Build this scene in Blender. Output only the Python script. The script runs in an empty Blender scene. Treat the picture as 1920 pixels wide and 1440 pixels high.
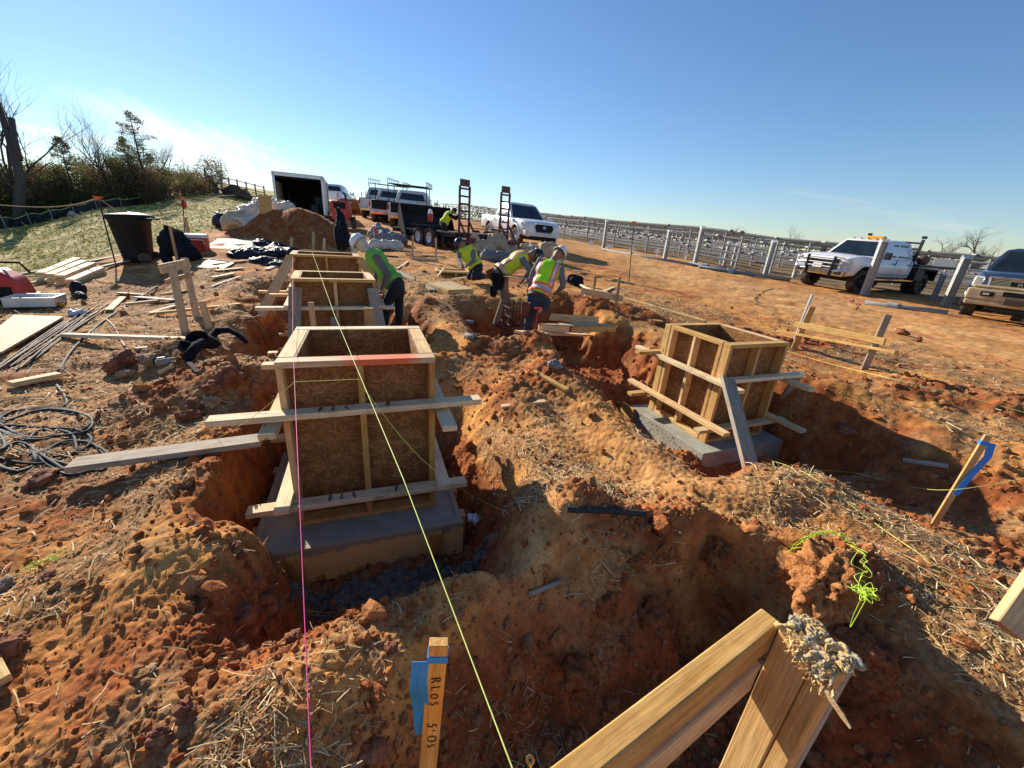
import bpy, bmesh, math, random
import numpy as np
from mathutils import Vector, Matrix, Quaternion, noise as mnoise
random.seed(7); rng = np.random.default_rng(11)
PI = math.pi
SC = bpy.context.scene
COL = SC.collection
# ---------------- camera ----------------
FPX = 748.0
EYE = np.array([0.0, 0.0, 1.6])
_d = np.array([814 - 960, 2665 - 720, FPX], float); _up = -_d / np.linalg.norm(_d)
_fw = np.array([0, 0, 1.0]) - _up * _up[2]; _fw /= np.linalg.norm(_fw)
_rt = np.cross(_fw, _up); _rt = _rt if _rt[0] > 0 else -_rt
RM = np.array([_rt, _fw, _up])          # image axes (right, down, forward) -> world
cam = bpy.data.cameras.new('camera'); cam.sensor_width = 36; cam.lens = FPX / 1920 * 36
cam.clip_start = 0.05; cam.clip_end = 3000
camo = bpy.data.objects.new('camera', cam); COL.objects.link(camo)
camo.matrix_world = Matrix([[RM[i][0], -RM[i][1], -RM[i][2], EYE[i]] for i in range(3)] + [[0, 0, 0, 1]])
SC.camera = camo
# ---------------- light ----------------
SUN_AZ, SUN_EL = math.radians(-43.5), math.radians(24.5)   # azimuth from +Y towards +X
w = bpy.data.worlds.new('World'); SC.world = w; w.use_nodes = True
nt = w.node_tree; bg = nt.nodes['Background']
sky = nt.nodes.new('ShaderNodeTexSky'); sky.sky_type = 'NISHITA'; sky.sun_disc = False
sky.sun_elevation = SUN_EL; sky.sun_rotation = SUN_AZ; sky.altitude = 200
sky.air_density = 1.1; sky.dust_density = 0.05; sky.ozone_density = 3.0
# thin cirrus low on the left, in the sky itself
tc = nt.nodes.new('ShaderNodeTexCoord')
def wn(t, **k):
    n = nt.nodes.new(t)
    for a, b in k.items(): setattr(n, a, b)
    return n
hs = wn('ShaderNodeHueSaturation'); hs.inputs['Saturation'].default_value = 1.05; nt.links.new(sky.outputs[0], hs.inputs['Color'])
tint = wn('ShaderNodeMix', data_type='RGBA', blend_type='MULTIPLY'); tint.inputs[0].default_value = 1; tint.inputs[7].default_value = (.88, .97, 1.11, 1); nt.links.new(hs.outputs[0], tint.inputs[6])
def _dot(v):
    q = wn('ShaderNodeVectorMath', operation='DOT_PRODUCT'); q.inputs[1].default_value = v; nt.links.new(tc.outputs['Generated'], q.inputs[0]); return q.outputs['Value']
def _m(op, a, b=0.0, c=None):
    q = wn('ShaderNodeMath', operation=op)
    for i, v in enumerate((a, b, c)):
        if v is None: continue
        if isinstance(v, bpy.types.NodeSocket): nt.links.new(v, q.inputs[i])
        else: q.inputs[i].default_value = v
    return q.outputs[0]
def cloud(px, py, wa, we, tilt, sc, lo, hi, amt, prev):
    c = Vector(RM @ np.array([px - 960, py - 720, FPX])).normalized(); sd = c.cross(Vector((0, 0, 1))).normalized(); u2 = sd.cross(c).normalized(); a_ = sd * math.cos(tilt) + u2 * math.sin(tilt); e_ = u2 * math.cos(tilt) - sd * math.sin(tilt)
    A_ = _m('DIVIDE', _dot(a_), wa); E_ = _m('DIVIDE', _dot(e_), we); r2 = _m('ADD', _m('MULTIPLY', A_, A_), _m('MULTIPLY', E_, E_)); fr = _m('GREATER_THAN', _dot(c), .3)
    cv = wn('ShaderNodeCombineXYZ'); nt.links.new(_m('MULTIPLY', A_, sc[0]), cv.inputs[0]); nt.links.new(_m('MULTIPLY', E_, sc[1]), cv.inputs[1]); nz = wn('ShaderNodeTexNoise'); nz.inputs['Scale'].default_value = 1; nz.inputs['Detail'].default_value = 7; nz.inputs['Roughness'].default_value = .55; nz.inputs['Distortion'].default_value = .6; nt.links.new(cv.outputs[0], nz.inputs['Vector'])
    f = _m('SUBTRACT', nz.outputs[0], _m('MULTIPLY', r2, .32)); mr = wn('ShaderNodeMapRange', interpolation_type='SMOOTHSTEP'); nt.links.new(f, mr.inputs[0]); mr.inputs[1].default_value = lo; mr.inputs[2].default_value = hi; mr.inputs[4].default_value = amt
    mx = wn('ShaderNodeMix', data_type='RGBA'); nt.links.new(_m('MULTIPLY', mr.outputs[0], fr), mx.inputs[0]); nt.links.new(prev, mx.inputs[6]); mx.inputs[7].default_value = (9.5, 9.2, 8.6, 1); return mx.outputs[2]
out_ = cloud(425, 300, .20, .060, -.24, (1.6, 1.2), .18, .55, .6, tint.outputs[2]); out_ = cloud(180, 262, .16, .012, -.02, (1.2, .8), .25, .6, .5, out_); out_ = cloud(1720, 400, .30, .030, -.16, (1.3, 1.4), .34, .75, .14, out_)
nt.links.new(out_, bg.inputs[0]); bg.inputs[1].default_value = 0.078
sl = bpy.data.lights.new('sun', 'SUN'); sl.energy = 5.0; sl.angle = math.radians(0.5); sl.color = (1.0, 0.91, 0.77)
so = bpy.data.objects.new('sun', sl); COL.objects.link(so)
sdir = Vector((math.sin(SUN_AZ) * math.cos(SUN_EL), math.cos(SUN_AZ) * math.cos(SUN_EL), math.sin(SUN_EL)))
so.rotation_euler = sdir.to_track_quat('Z', 'Y').to_euler(); so.location = sdir * 40
SC.view_settings.view_transform = 'Standard'; SC.view_settings.look = 'None'
SC.view_settings.exposure = 0.72; SC.view_settings.gamma = 1.0
SC.cycles.max_bounces = 6; SC.cycles.transparent_max_bounces = 8

# ---------------- noise ----------------
def _hash(ix, iy, s):
    h = (ix.astype(np.int64) * 374761393 + iy.astype(np.int64) * 668265263 + s * 1442695041) & 0xffffffff
    h = ((h ^ (h >> 13)) * 1274126177) & 0xffffffff
    return ((h ^ (h >> 16)) & 0xffff) / 65535.0
def vn(x, y, s=0):
    ix = np.floor(x); iy = np.floor(y); fx = x - ix; fy = y - iy
    ux = fx * fx * fx * (fx * (fx * 6 - 15) + 10); uy = fy * fy * fy * (fy * (fy * 6 - 15) + 10)
    a = _hash(ix, iy, s); b = _hash(ix + 1, iy, s); c = _hash(ix, iy + 1, s); d = _hash(ix + 1, iy + 1, s)
    return (a + (b - a) * ux) * (1 - uy) + (c + (d - c) * ux) * uy - 0.5
def fbm(x, y, f, n, s=0, g=0.5):
    r = 0; a = 1.0
    for i in range(n):
        c, q = math.cos(i * 1.3 + s), math.sin(i * 1.3 + s)
        r = r + a * vn((x * c - y * q) * f + i * 17.3, (x * q + y * c) * f - i * 9.1, s + i); a *= g; f *= 2.03
    return r
def cells(x, y, f, s):
    """worley: rounded lumps 0..1 (1 at lump centre)"""
    x = x * f; y = y * f; ix = np.floor(x); iy = np.floor(y); best = np.full(np.shape(x), 9.0)
    for dx in (-1, 0, 1):
        for dy in (-1, 0, 1):
            cx = ix + dx; cy = iy + dy
            px = cx + _hash(cx, cy, s); py = cy + _hash(cx, cy, s + 5)
            sz = 0.55 + 0.9 * _hash(cx, cy, s + 9)
            best = np.minimum(best, ((px - x) ** 2 + (py - y) ** 2) / sz ** 2)
    return np.clip(1 - best * 1.6, 0, 1)
def ss(a, b, x):
    t = np.clip((x - a) / (b - a), 0, 1); return t * t * (3 - 2 * t)
# ---------------- terrain ----------------
TAZ = np.array([-180, -75, -52, -44, -36, -29, -20, -9, 0, 11, 23, 31, 40, 47, 75, 180.])
TD = np.array([0, 3, 6, 10, 15, 20, 30, 45, 80, 200, 900.])
TZ = np.array([
 [0, 0, 0, 0, 0, 0, 0, 0, 0, 0, 0],
 [0, 0, 0, -.1, -.15, -.1, 0, .3, .8, 1.0, 1],
 [0, 0, -.03, -.08, -.1, -.05, .2, .5, .9, 1.5, 2],
 [0, 0, 0, .05, .35, .7, 1.2, 1.9, 3.2, 5, 6],
 [0, 0, .03, .30, .68, 1.0, 1.75, 3.0, 5.2, 8, 9],
 [0, 0, .06, .34, .62, .88, 1.3, 2.5, 4.8, 7, 8],
 [0, 0, .11, .36, .75, 1.12, 1.7, 2.6, 4.0, 6, 7],
 [0, 0, .14, .38, .75, 1.08, 1.6, 2.2, 3.2, 5, 6],
 [0, 0, .14, .34, .64, .98, 1.3, 1.65, 2.3, 4, 5],
 [0, 0, .10, .26, .46, .70, 1.0, 1.35, 1.7, 3, 4],
 [0, 0, .10, .2, .34, .54, .78, .9, 1.1, 2, 3],
 [0, 0, .10, .2, .3, .4, .5, .6, .8, 1, 1.5],
 [0, 0, .10, .2, .2, .25, .35, .4, .5, .6, .6],
 [0, 0, .10, .2, .2, .2, .25, .3, .4, .4, .4],
 [0, 0, .08, .2, .15, .1, .1, .1, .1, .1, .1],
 [0, 0, 0, 0, 0, 0, 0, 0, 0, 0, 0]], float)
def base_z(x, y):
    az = np.degrees(np.arctan2(x, y)); d = np.hypot(x, y)
    i = np.clip(np.searchsorted(TAZ, az) - 1, 0, len(TAZ) - 2); j = np.clip(np.searchsorted(TD, d) - 1, 0, len(TD) - 2)
    u = np.clip((az - TAZ[i]) / (TAZ[i + 1] - TAZ[i]), 0, 1); u = u * u * (3 - 2 * u); v = np.clip((d - TD[j]) / (TD[j + 1] - TD[j]), 0, 1)
    return (TZ[i, j] * (1 - u) + TZ[i + 1, j] * u) * (1 - v) + (TZ[i, j + 1] * (1 - u) + TZ[i + 1, j + 1] * u) * v
def rect(x, y, c, th, hx, hy):
    dx = x - c[0]; dy = y - c[1]; a = dx * math.cos(th) + dy * math.sin(th); b = -dx * math.sin(th) + dy * math.cos(th)
    qx = np.abs(a) - hx; qy = np.abs(b) - hy
    return np.hypot(np.maximum(qx, 0), np.maximum(qy, 0)) + np.minimum(np.maximum(qx, qy), 0)
def seg(x, y, a, b):
    ax, ay = a; bx, by = b; dx = bx - ax; dy = by - ay
    t = np.clip(((x - ax) * dx + (y - ay) * dy) / (dx * dx + dy * dy), 0, 1)
    return np.hypot(x - ax - t * dx, y - ay - t * dy)
TH1 = math.radians(20.5); C1 = (-1.094, 2.714)
TH2 = math.radians(22.5); C2 = (2.34, 4.46)
TH3 = math.radians(25); C3 = (-2.49, 5.45)
TH4 = math.radians(25); C4 = (-3.42, 7.25)
CAGE = (0.12, 6.75)
def ground(x, y, fine=True):
    x = np.asarray(x, float); y = np.asarray(y, float)
    z = base_z(x, y); d = np.hypot(x, y)
    wob = fbm(x, y, 1.3, 4, 3) * .34 + fbm(x, y, 6, 2, 31) * .06
    near = 1 - ss(14, 30, d)
    pits = [  # distance, depth below 0, wall width
        (rect(x + .05, y + .04, C1, TH1, .69, .72) + wob * .2, -.67, .12 + .42 * ss(-.2, .55, (x - C1[0]) * math.cos(TH1) + (y - C1[1]) * math.sin(TH1))),
        (rect(x, y, (-.66, 1.80), TH1, .50, .38) + wob * .3, -.69, .26),
        (rect(x, y, (2.09, 4.14), TH2, 1.02, 1.12) + wob * .35, -.68, .26),
        (rect(x, y, (1.55, 5.45), TH2, .75, 1.1) + wob * .8, -.50, .4),
        (rect(x, y, C3, TH3, .95, .95) + wob * .8, -.55, .35),
        (rect(x, y, C4, TH4, .9, .9) + wob, -.30, .4),
        (rect(x, y, (CAGE[0] + .2, CAGE[1]), TH2, .95, .85) + wob * .8, -.55, .4),
        (np.hypot(x - .95, y - .42) - 1.02 + wob * .8, -.62, .42),
        (seg(x, y, (3.0, 3.1), (3.7, 2.0)) - .35 + wob * .5, -.34, .7),  # shallow dip added so the right form's shadow spreads farther
    ]
    rough = np.zeros_like(z)
    for dist, dep, ww in pits:
        k = 1 - ss(-ww * .45, ww, dist)
        z = z * (1 - k) + np.minimum(z, dep) * k
        rough = np.maximum(rough, 1 - ss(.05, .42, dist))
        z = z + .07 * np.exp(-((dist - ww - .22) / .2) ** 2) * near
    # dark fresh-dug hole under the near rim
    k = 1 - ss(.0, .14, np.hypot((x - 1.25) * .8, y - 1.60) - .12); z = z - .45 * k
    # spoil berms
    for a, b, h, wd, rg in (((.42, 1.78), (1.05, 1.86), .10, .17, 1), ((1.05, 1.86), (1.9, 1.62), .07, .16, 1), ((1.35, 1.42), (1.5, 1.36), .26, .17, .6),
                        ((-2.9, 3.1), (-2.3, 3.9), .16, .4, 1), ((-2.5, 3.2), (-1.9, 3.6), .14, .3, 1), ((-3.3, 3.9), (-3.9, 4.1), .12, .3, 1),
                        ((.2, 3.6), (1.0, 5.0), .10, .4, .8), ((.7, 3.4), (1.1, 2.8), .05, .3, .2), ((-.2, 4.8), (.9, 5.6), .12, .4, 1),
                        ((3.2, 7.0), (5.2, 6.6), .10, .35, 1), ((4.8, 4.6), (7.5, 3.6), .10, .5, 1), ((2.4, 7.6), (1.0, 8.6), .15, .4, 1),
                        ((3.5, 2.5), (5.5, 3.0), .06, .5, .8), ((3.1, 4.7), (3.7, 4.3), .12, .3, .3)):
        q = np.exp(-(seg(x, y, a, b) / wd) ** 2); z = z + h * q; rough = np.maximum(rough, q * rg)
    # spoil heap before the box trailer
    for (cx, cy, r, h) in ((-6.55, 13.6, 1.55, .85), (-7.7, 13.9, 1.45, .78), (-8.6, 13.8, 1.2, .45)):
        q = np.clip(1 - np.hypot(x - cx, y - cy) / r, 0, 1); z = z + h * (q * q * (3 - 2 * q)) ** .8; rough = np.maximum(rough, np.minimum(1, q * 3) * .9)
    smooth = np.maximum(np.exp(-(seg(x, y, (.35, 3.2), (1.25, 2.25)) / .38) ** 2), np.maximum(np.exp(-(seg(x, y, (-2.6, 1.6), (-1.75, 1.45)) / .42) ** 2), np.exp(-(seg(x, y, (-.4, 1.45), (.25, 1.62)) / .22) ** 2)))
    rough = rough * near * (1 - .85 * smooth); smooth = smooth * near
    # meadow: left of a line running from (-9.5,8) to (-9,20) to (-14,40)
    lx = np.interp(y, [0, 5, 8, 12, 16, 25, 60], [-8.4, -8.6, -9.6, -10.0, -11.0, -11.5, -18.0])
    grass = ss(-.5, .7, lx - x + fbm(x, y, .7, 3, 8) * 1.6)
    track = ss(.1, .8, 1 - seg(x, y, (4.2, 34), (9.8, 3.5)) / (3.2 + y * .12) + fbm(x, y, .25, 2, 55) * .6)
    track = np.maximum(track, .8 * smooth * (x > -.3))
    straw = ss(.45, .6, .5 + fbm(x, y, .8, 3, 77) * .7 + .30 * ss(-.8, -2.2, x) * ss(.3, 1.2, y) * ss(10, 8, y) - .45 * rough)
    straw = np.maximum(straw, ss(.9, .3, np.hypot((x - 2.6) * .9, y - 1.55))) * (1 - track)
    straw = np.maximum(straw, ss(.5, .2, np.hypot(x - .32, y - .88))) * (1 - ss(.75, .3, np.hypot(x - 1.1, y - 1.2)))
    straw = straw * (1 - .93 * np.exp(-((x + .48) ** 2 + (y - .98) ** 2) / .20)) * (1 - ss(10, 16, d)) * (1 - grass) * (1 - .8 * smooth)
    z = z + fbm(x, y, .35, 3, 21) * .10 * ss(2, 9, d) * (1 - ss(60, 120, d) * .3)
    if fine:
        z = z + fbm(x, y, 2.4, 5, 1, .52) * (.045 + .05 * rough) * near * (1 - .55 * smooth)
        c1 = cells(x, y, 9, 2); c2 = cells(x + .3, y, 19, 4); c3 = cells(x, y + .1, 37, 6)
        lump = ss(-.15, .3, fbm(x, y, 1.7, 3, 40)); rr = np.clip(.10 + 1.0 * rough, 0, 1) * (.25 + .75 * lump)
        z = z + (c1 * .050 * rr + c2 * .020 * (.25 + rr) + c3 * .008) * near * (1 - .6 * grass) * (1 - .5 * track)
        z = z + (np.abs(fbm(x, y, 10, 4, 15, .6)) * .034 * (.25 + rough) + fbm(x, y, 55, 2, 9) * .008) * (1 - ss(4, 9, d))
        rid = np.abs(fbm(x, y, 2.2, 4, 91, .6)); z = z + np.clip(.12 - rid, 0, .12) * -.12 * near * rough
        # tyre ruts on the haul track
        z = z + track * .04 * vn((x * .97 + y * .22) * 2.4, (-x * .22 + y * .97) * .18, 60) * (1 - ss(25, 50, d))
    return z, rough, grass, track, straw
def gz(x, y, fine=True):
    return float(ground(np.array([x]), np.array([y]), fine)[0][0])
def ray(px, py): return RM @ np.array([px - 960, py - 720, FPX])
def PD(px, py, dep):                    # point at a measured depth in metres
    return Vector(EYE + ray(px, py) * dep / FPX)
def PZ(px, py, z):                      # point at a measured height
    r = ray(px, py); return Vector(EYE + r * (z - EYE[2]) / r[2])
def PG(px, py, fine=False):             # point where the sight line meets the ground
    r = ray(px, py); r = r / np.linalg.norm(r); t = np.concatenate([np.arange(.6, 12, .02), np.arange(12, 60, .1), np.arange(60, 300, 1.)])
    q = EYE[:, None] + r[:, None] * t; h = q[2] - ground(q[0], q[1], fine)[0]
    k = np.argmax(h < 0) if (h < 0).any() else len(t) - 1
    return Vector((q[0][k], q[1][k], q[2][k]))
# ---------------- mesh helpers ----------------
class MB:
    def __init__(s): s.v = []; s.f = []; s.m = []
    def add(s, vs, fs, mi=0):
        n = len(s.v); s.v += [tuple(v) for v in vs]; s.f += [tuple(i + n for i in f) for f in fs]; s.m += [mi] * len(fs); return s
    def box(s, c, d, M=None, mi=0):
        x, y, z = [q / 2 for q in d]; vs = [Vector((c[0] + a * x, c[1] + b * y, c[2] + e * z)) for a in (-1, 1) for b in (-1, 1) for e in (-1, 1)]
        if M: vs = [M @ v for v in vs]
        return s.add(vs, [(0, 1, 3, 2), (4, 6, 7, 5), (0, 4, 5, 1), (2, 3, 7, 6), (0, 2, 6, 4), (1, 5, 7, 3)], mi)
    def bar(s, a, b, w, t, up=(0, 0, 1), mi=0):
        return s.box((0, 0, 0), ((Vector(b) - Vector(a)).length, w, t), bmat(a, b, up), mi)
    def tube(s, pts, r, n=8, mi=0, cap=True, sq=None):
        pts = [Vector(p) for p in pts]; m = len(pts); r = r if hasattr(r, '__len__') else [r] * m
        t0 = (pts[1] - pts[0]).normalized(); u = t0.orthogonal().normalized(); vs = []
        for i, p in enumerate(pts):
            t = (pts[min(i + 1, m - 1)] - pts[max(i - 1, 0)]);  t = t.normalized() if t.length > 1e-9 else t0
            u = (u - t * u.dot(t)); u = u.normalized() if u.length > 1e-6 else t.orthogonal().normalized(); v = t.cross(u)
            for k in range(n):
                a = 2 * PI * k / n; vs.append(p + (u * math.cos(a) + v * math.sin(a)) * r[i])
        fs = [(i * n + k, i * n + (k + 1) % n, (i + 1) * n + (k + 1) % n, (i + 1) * n + k) for i in range(m - 1) for k in range(n)]
        if cap: fs += [tuple(range(n - 1, -1, -1)), tuple((m - 1) * n + k for k in range(n))]
        return s.add(vs, fs, mi)
    def lathe(s, prof, n=24, M=None, mi=0):      # prof: (radius, height) about local Z
        vs = []; fs = []; m = len(prof)
        for r, z in prof:
            for k in range(n):
                v = Vector((r * math.cos(2 * PI * k / n), r * math.sin(2 * PI * k / n), z)); vs.append(M @ v if M else v)
        for i in range(m - 1):
            for k in range(n): fs.append((i * n + k, i * n + (k + 1) % n, (i + 1) * n + (k + 1) % n, (i + 1) * n + k))
        return s.add(vs, fs, mi)
    def prism(s, poly, depth, M, mi=0):          # poly in local XY, extruded 0..depth along Z
        n = len(poly); vs = [M @ Vector((p[0], p[1], z)) for z in (0, depth) for p in poly]
        return s.add(vs, [tuple(range(n - 1, -1, -1)), tuple(range(n, 2 * n))] + [(i, (i + 1) % n, n + (i + 1) % n, n + i) for i in range(n)], mi)
    def ell(s, c, r, n=10, M=None, mi=0):
        bm = bmesh.new(); bmesh.ops.create_uvsphere(bm, u_segments=n + 4, v_segments=n, radius=1)
        vs = [Vector((v.co.x * r[0], v.co.y * r[1], v.co.z * r[2])) for v in bm.verts]
        if M: vs = [M @ v for v in vs]
        vs = [v + Vector(c) for v in vs]; fs = [[q.index for q in f.verts] for f in bm.faces]; bm.free(); return s.add(vs, fs, mi)
    def quads(s, vs, mi=0):
        return s.add(vs, [tuple(range(i, i + 4)) for i in range(0, len(vs), 4)], mi)
def bmat(a, b, up=(0, 0, 1)):
    a = Vector(a); b = Vector(b); x = (b - a).normalized(); up = Vector(up)
    z = up - x * up.dot(x); z = z.normalized() if z.length > 1e-5 else x.orthogonal().normalized(); y = z.cross(x)
    M = Matrix((x, y, z)).transposed().to_4x4(); M.translation = (a + b) / 2; return M
ROOT = {}
def emit(name, mb, mat, parent=None, M=None, smooth=False, bevel=0, world=True, seg=1):
    """link one mesh object; when world is True its coordinates are world ones, converted into the parent's frame"""
    me = bpy.data.meshes.new(name)
    if isinstance(mb, MB):
        me.from_pydata([tuple(v) for v in mb.v], [], mb.f)
        mats = mat if isinstance(mat, (list, tuple)) else [mat]
        for q in mats: me.materials.append(q)
        if len(mats) > 1: me.polygons.foreach_set('material_index', mb.m)
    else: me = mb
    if smooth: me.polygons.foreach_set('use_smooth', [True] * len(me.polygons))
    me.update()
    o = bpy.data.objects.new(name, me); COL.objects.link(o); M = M or Matrix()
    if parent is not None:
        o.parent = parent
        if world: M = wm(parent).inverted() @ M
    o.matrix_basis = M
    if bevel:
        b = o.modifiers.new('edge', 'BEVEL'); b.width = bevel; b.segments = seg; b.limit_method = 'ANGLE'; b.angle_limit = .6
    return o
def wm(o):
    M = o.matrix_basis.copy()
    while o.parent: o = o.parent; M = o.matrix_basis @ M
    return M
def tag(o, label=None, cat=None, group=None, kind=None):
    for k, v in (('label', label), ('category', cat), ('group', group), ('kind', kind)):
        if v: o[k] = v
    return o
def thing(name, label, cat, loc=(0, 0, 0), rz=0, group=None, R=None):
    o = bpy.data.objects.new(name, None); COL.objects.link(o); o.empty_display_size = .2
    M = Matrix.Translation(Vector(loc)) @ (R.to_4x4() if R else Matrix.Rotation(rz, 4, 'Z')); o.matrix_basis = M
    return tag(o, label, cat, group)
def copy_tree(o, parent=None):
    c = o.copy(); COL.objects.link(c)
    if parent is not None: c.parent = parent
    for ch in [q for q in KIDS.get(o.name, [])]: KIDS.setdefault(c.name, []).append(copy_tree(ch, c))
    return c
KIDS = {}
_e0 = emit
def emit(name, mb, mat, parent=None, **k):
    o = _e0(name, mb, mat, parent, **k)
    if parent is not None: KIDS.setdefault(parent.name, []).append(o)
    return o
def blob(prims, voxel, mats, pick=None, smooth=6, extra=None):
    """fuse overlapping solids into one continuous skin; pick(co) -> material index"""
    mb = MB()
    for p in prims: p(mb)
    me = bpy.data.meshes.new('t'); me.from_pydata([tuple(v) for v in mb.v], [], mb.f); o = bpy.data.objects.new('t', me); COL.objects.link(o)
    r = o.modifiers.new('r', 'REMESH'); r.mode = 'VOXEL'; r.voxel_size = voxel; r.use_smooth_shade = True
    if smooth: q = o.modifiers.new('s', 'SMOOTH'); q.iterations = smooth; q.factor = .5
    dg = bpy.context.evaluated_depsgraph_get(); me2 = bpy.data.meshes.new_from_object(o.evaluated_get(dg)); bpy.data.objects.remove(o); bpy.data.meshes.remove(me)
    n = len(me2.vertices); co = np.empty(n * 3); me2.vertices.foreach_get('co', co); co = co.reshape(-1, 3)
    if extra is not None: co = extra(co); me2.vertices.foreach_set('co', co.ravel())
    me2.materials.clear()
    for m in mats: me2.materials.append(m)
    if pick is not None:
        c = np.empty(len(me2.polygons) * 3); me2.polygons.foreach_get('center', c); me2.polygons.foreach_set('material_index', pick(c.reshape(-1, 3)).astype(np.int32))
    me2.polygons.foreach_set('use_smooth', [True] * len(me2.polygons)); me2.update(); return me2
def cap(a, b, ra, rb=None, n=12):
    rb = ra if rb is None else rb; a = Vector(a); b = Vector(b)
    def f(mb):
        d = (b - a).normalized() if (b - a).length > 1e-6 else Vector((0, 0, 1)); pts = []; rr = []
        for k in range(4): t = PI / 2 * k / 4; pts.append(a - d * ra * math.cos(t)); rr.append(max(.0005, ra * math.sin(t)))
        pts.append(a); rr.append(ra); pts.append(b); rr.append(rb)
        for k in range(1, 5): t = PI / 2 * k / 4; pts.append(b + d * rb * math.sin(t)); rr.append(max(.0005, rb * math.cos(t)))
        mb.tube(pts, rr, n)
    return f
def egg(c, r, M=None): return lambda mb: mb.ell(c, r, 10, M)
# ---------------- materials ----------------
class N:
    def __init__(s, name, rough=.6, metal=0, spec=.5):
        s.m = bpy.data.materials.new(name); s.m.use_nodes = True; s.t = s.m.node_tree; s.b = s.t.nodes['Principled BSDF']
        s.b.inputs['Roughness'].default_value = rough; s.b.inputs['Metallic'].default_value = metal; s.b.inputs['Specular IOR Level'].default_value = spec
    def n(s, t, ins=None, **k):
        q = s.t.nodes.new(t)
        for a, b in k.items(): setattr(q, a, b)
        for a, b in (ins or {}).items():
            if isinstance(b, bpy.types.NodeSocket): s.t.links.new(b, q.inputs[a])
            else: q.inputs[a].default_value = b
        return q
    def co(s, sc=(1, 1, 1), src='Object'):
        tcn = s.n('ShaderNodeTexCoord'); return s.n('ShaderNodeMapping', {'Vector': tcn.outputs[src], 'Scale': sc}).outputs[0]
    def noise(s, sc, vec, det=4, ro=.55, dist=0): return s.n('ShaderNodeTexNoise', {'Scale': sc, 'Vector': vec, 'Detail': det, 'Roughness': ro, 'Distortion': dist}).outputs[0]
    def ramp(s, f, pts):
        q = s.n('ShaderNodeValToRGB', {'Fac': f}); e = q.color_ramp.elements
        while len(e) < len(pts): e.new(.5)
        for el, (p, c) in zip(e, pts): el.position = p; el.color = (c if len(c) == 4 else (*c, 1)) if hasattr(c, '__len__') else (c, c, c, 1)
        return q.outputs[0]
    def mix(s, f, a, b, mode='MIX'):
        q = s.n('ShaderNodeMix', data_type='RGBA', blend_type=mode)
        for i, v in ((0, f), (6, a), (7, b)):
            if isinstance(v, bpy.types.NodeSocket): s.t.links.new(v, q.inputs[i])
            else: q.inputs[i].default_value = v if not hasattr(v, '__len__') else ((*v, 1) if len(v) == 3 else v)
        return q.outputs[2]
    def math(s, op, a, b=0.0, c=None):
        q = s.n('ShaderNodeMath', operation=op)
        for i, v in enumerate((a, b, c)):
            if v is None: continue
            if isinstance(v, bpy.types.NodeSocket): s.t.links.new(v, q.inputs[i])
            else: q.inputs[i].default_value = v
        return q.outputs[0]
    def attr(s, n): return s.n('ShaderNodeAttribute', attribute_name=n).outputs['Fac']
    def bump(s, h, st=.4, d=.01):
        q = s.n('ShaderNodeBump', {'Height': h, 'Strength': st, 'Distance': d}); s.t.links.new(q.outputs[0], s.b.inputs['Normal']); return s
    def col(s, c): s.t.links.new(c, s.b.inputs['Base Color']); return s
def plain(name, c, rough=.6, metal=0, var=.12, sc=6, bump=0, spec=.5, dirt=None, dsc=3, coat=0):
    m = N(name, rough, metal, spec); v = m.co(); f = m.noise(sc, v, 5)
    lo = tuple(max(0, q * (1 - var)) for q in c); hi = tuple(min(1, q * (1 + var)) for q in c)
    k = m.ramp(f, [(.3, lo), (.7, hi)])
    if dirt: k = m.mix(m.ramp(m.noise(dsc, v, 6, .65), [(.48, 0), (.68, 1)]), k, dirt)
    m.col(k)
    if coat: m.b.inputs['Coat Weight'].default_value = coat
    if bump: m.bump(m.noise(sc * 6, v, 4), bump, .01)
    return m.m
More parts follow.
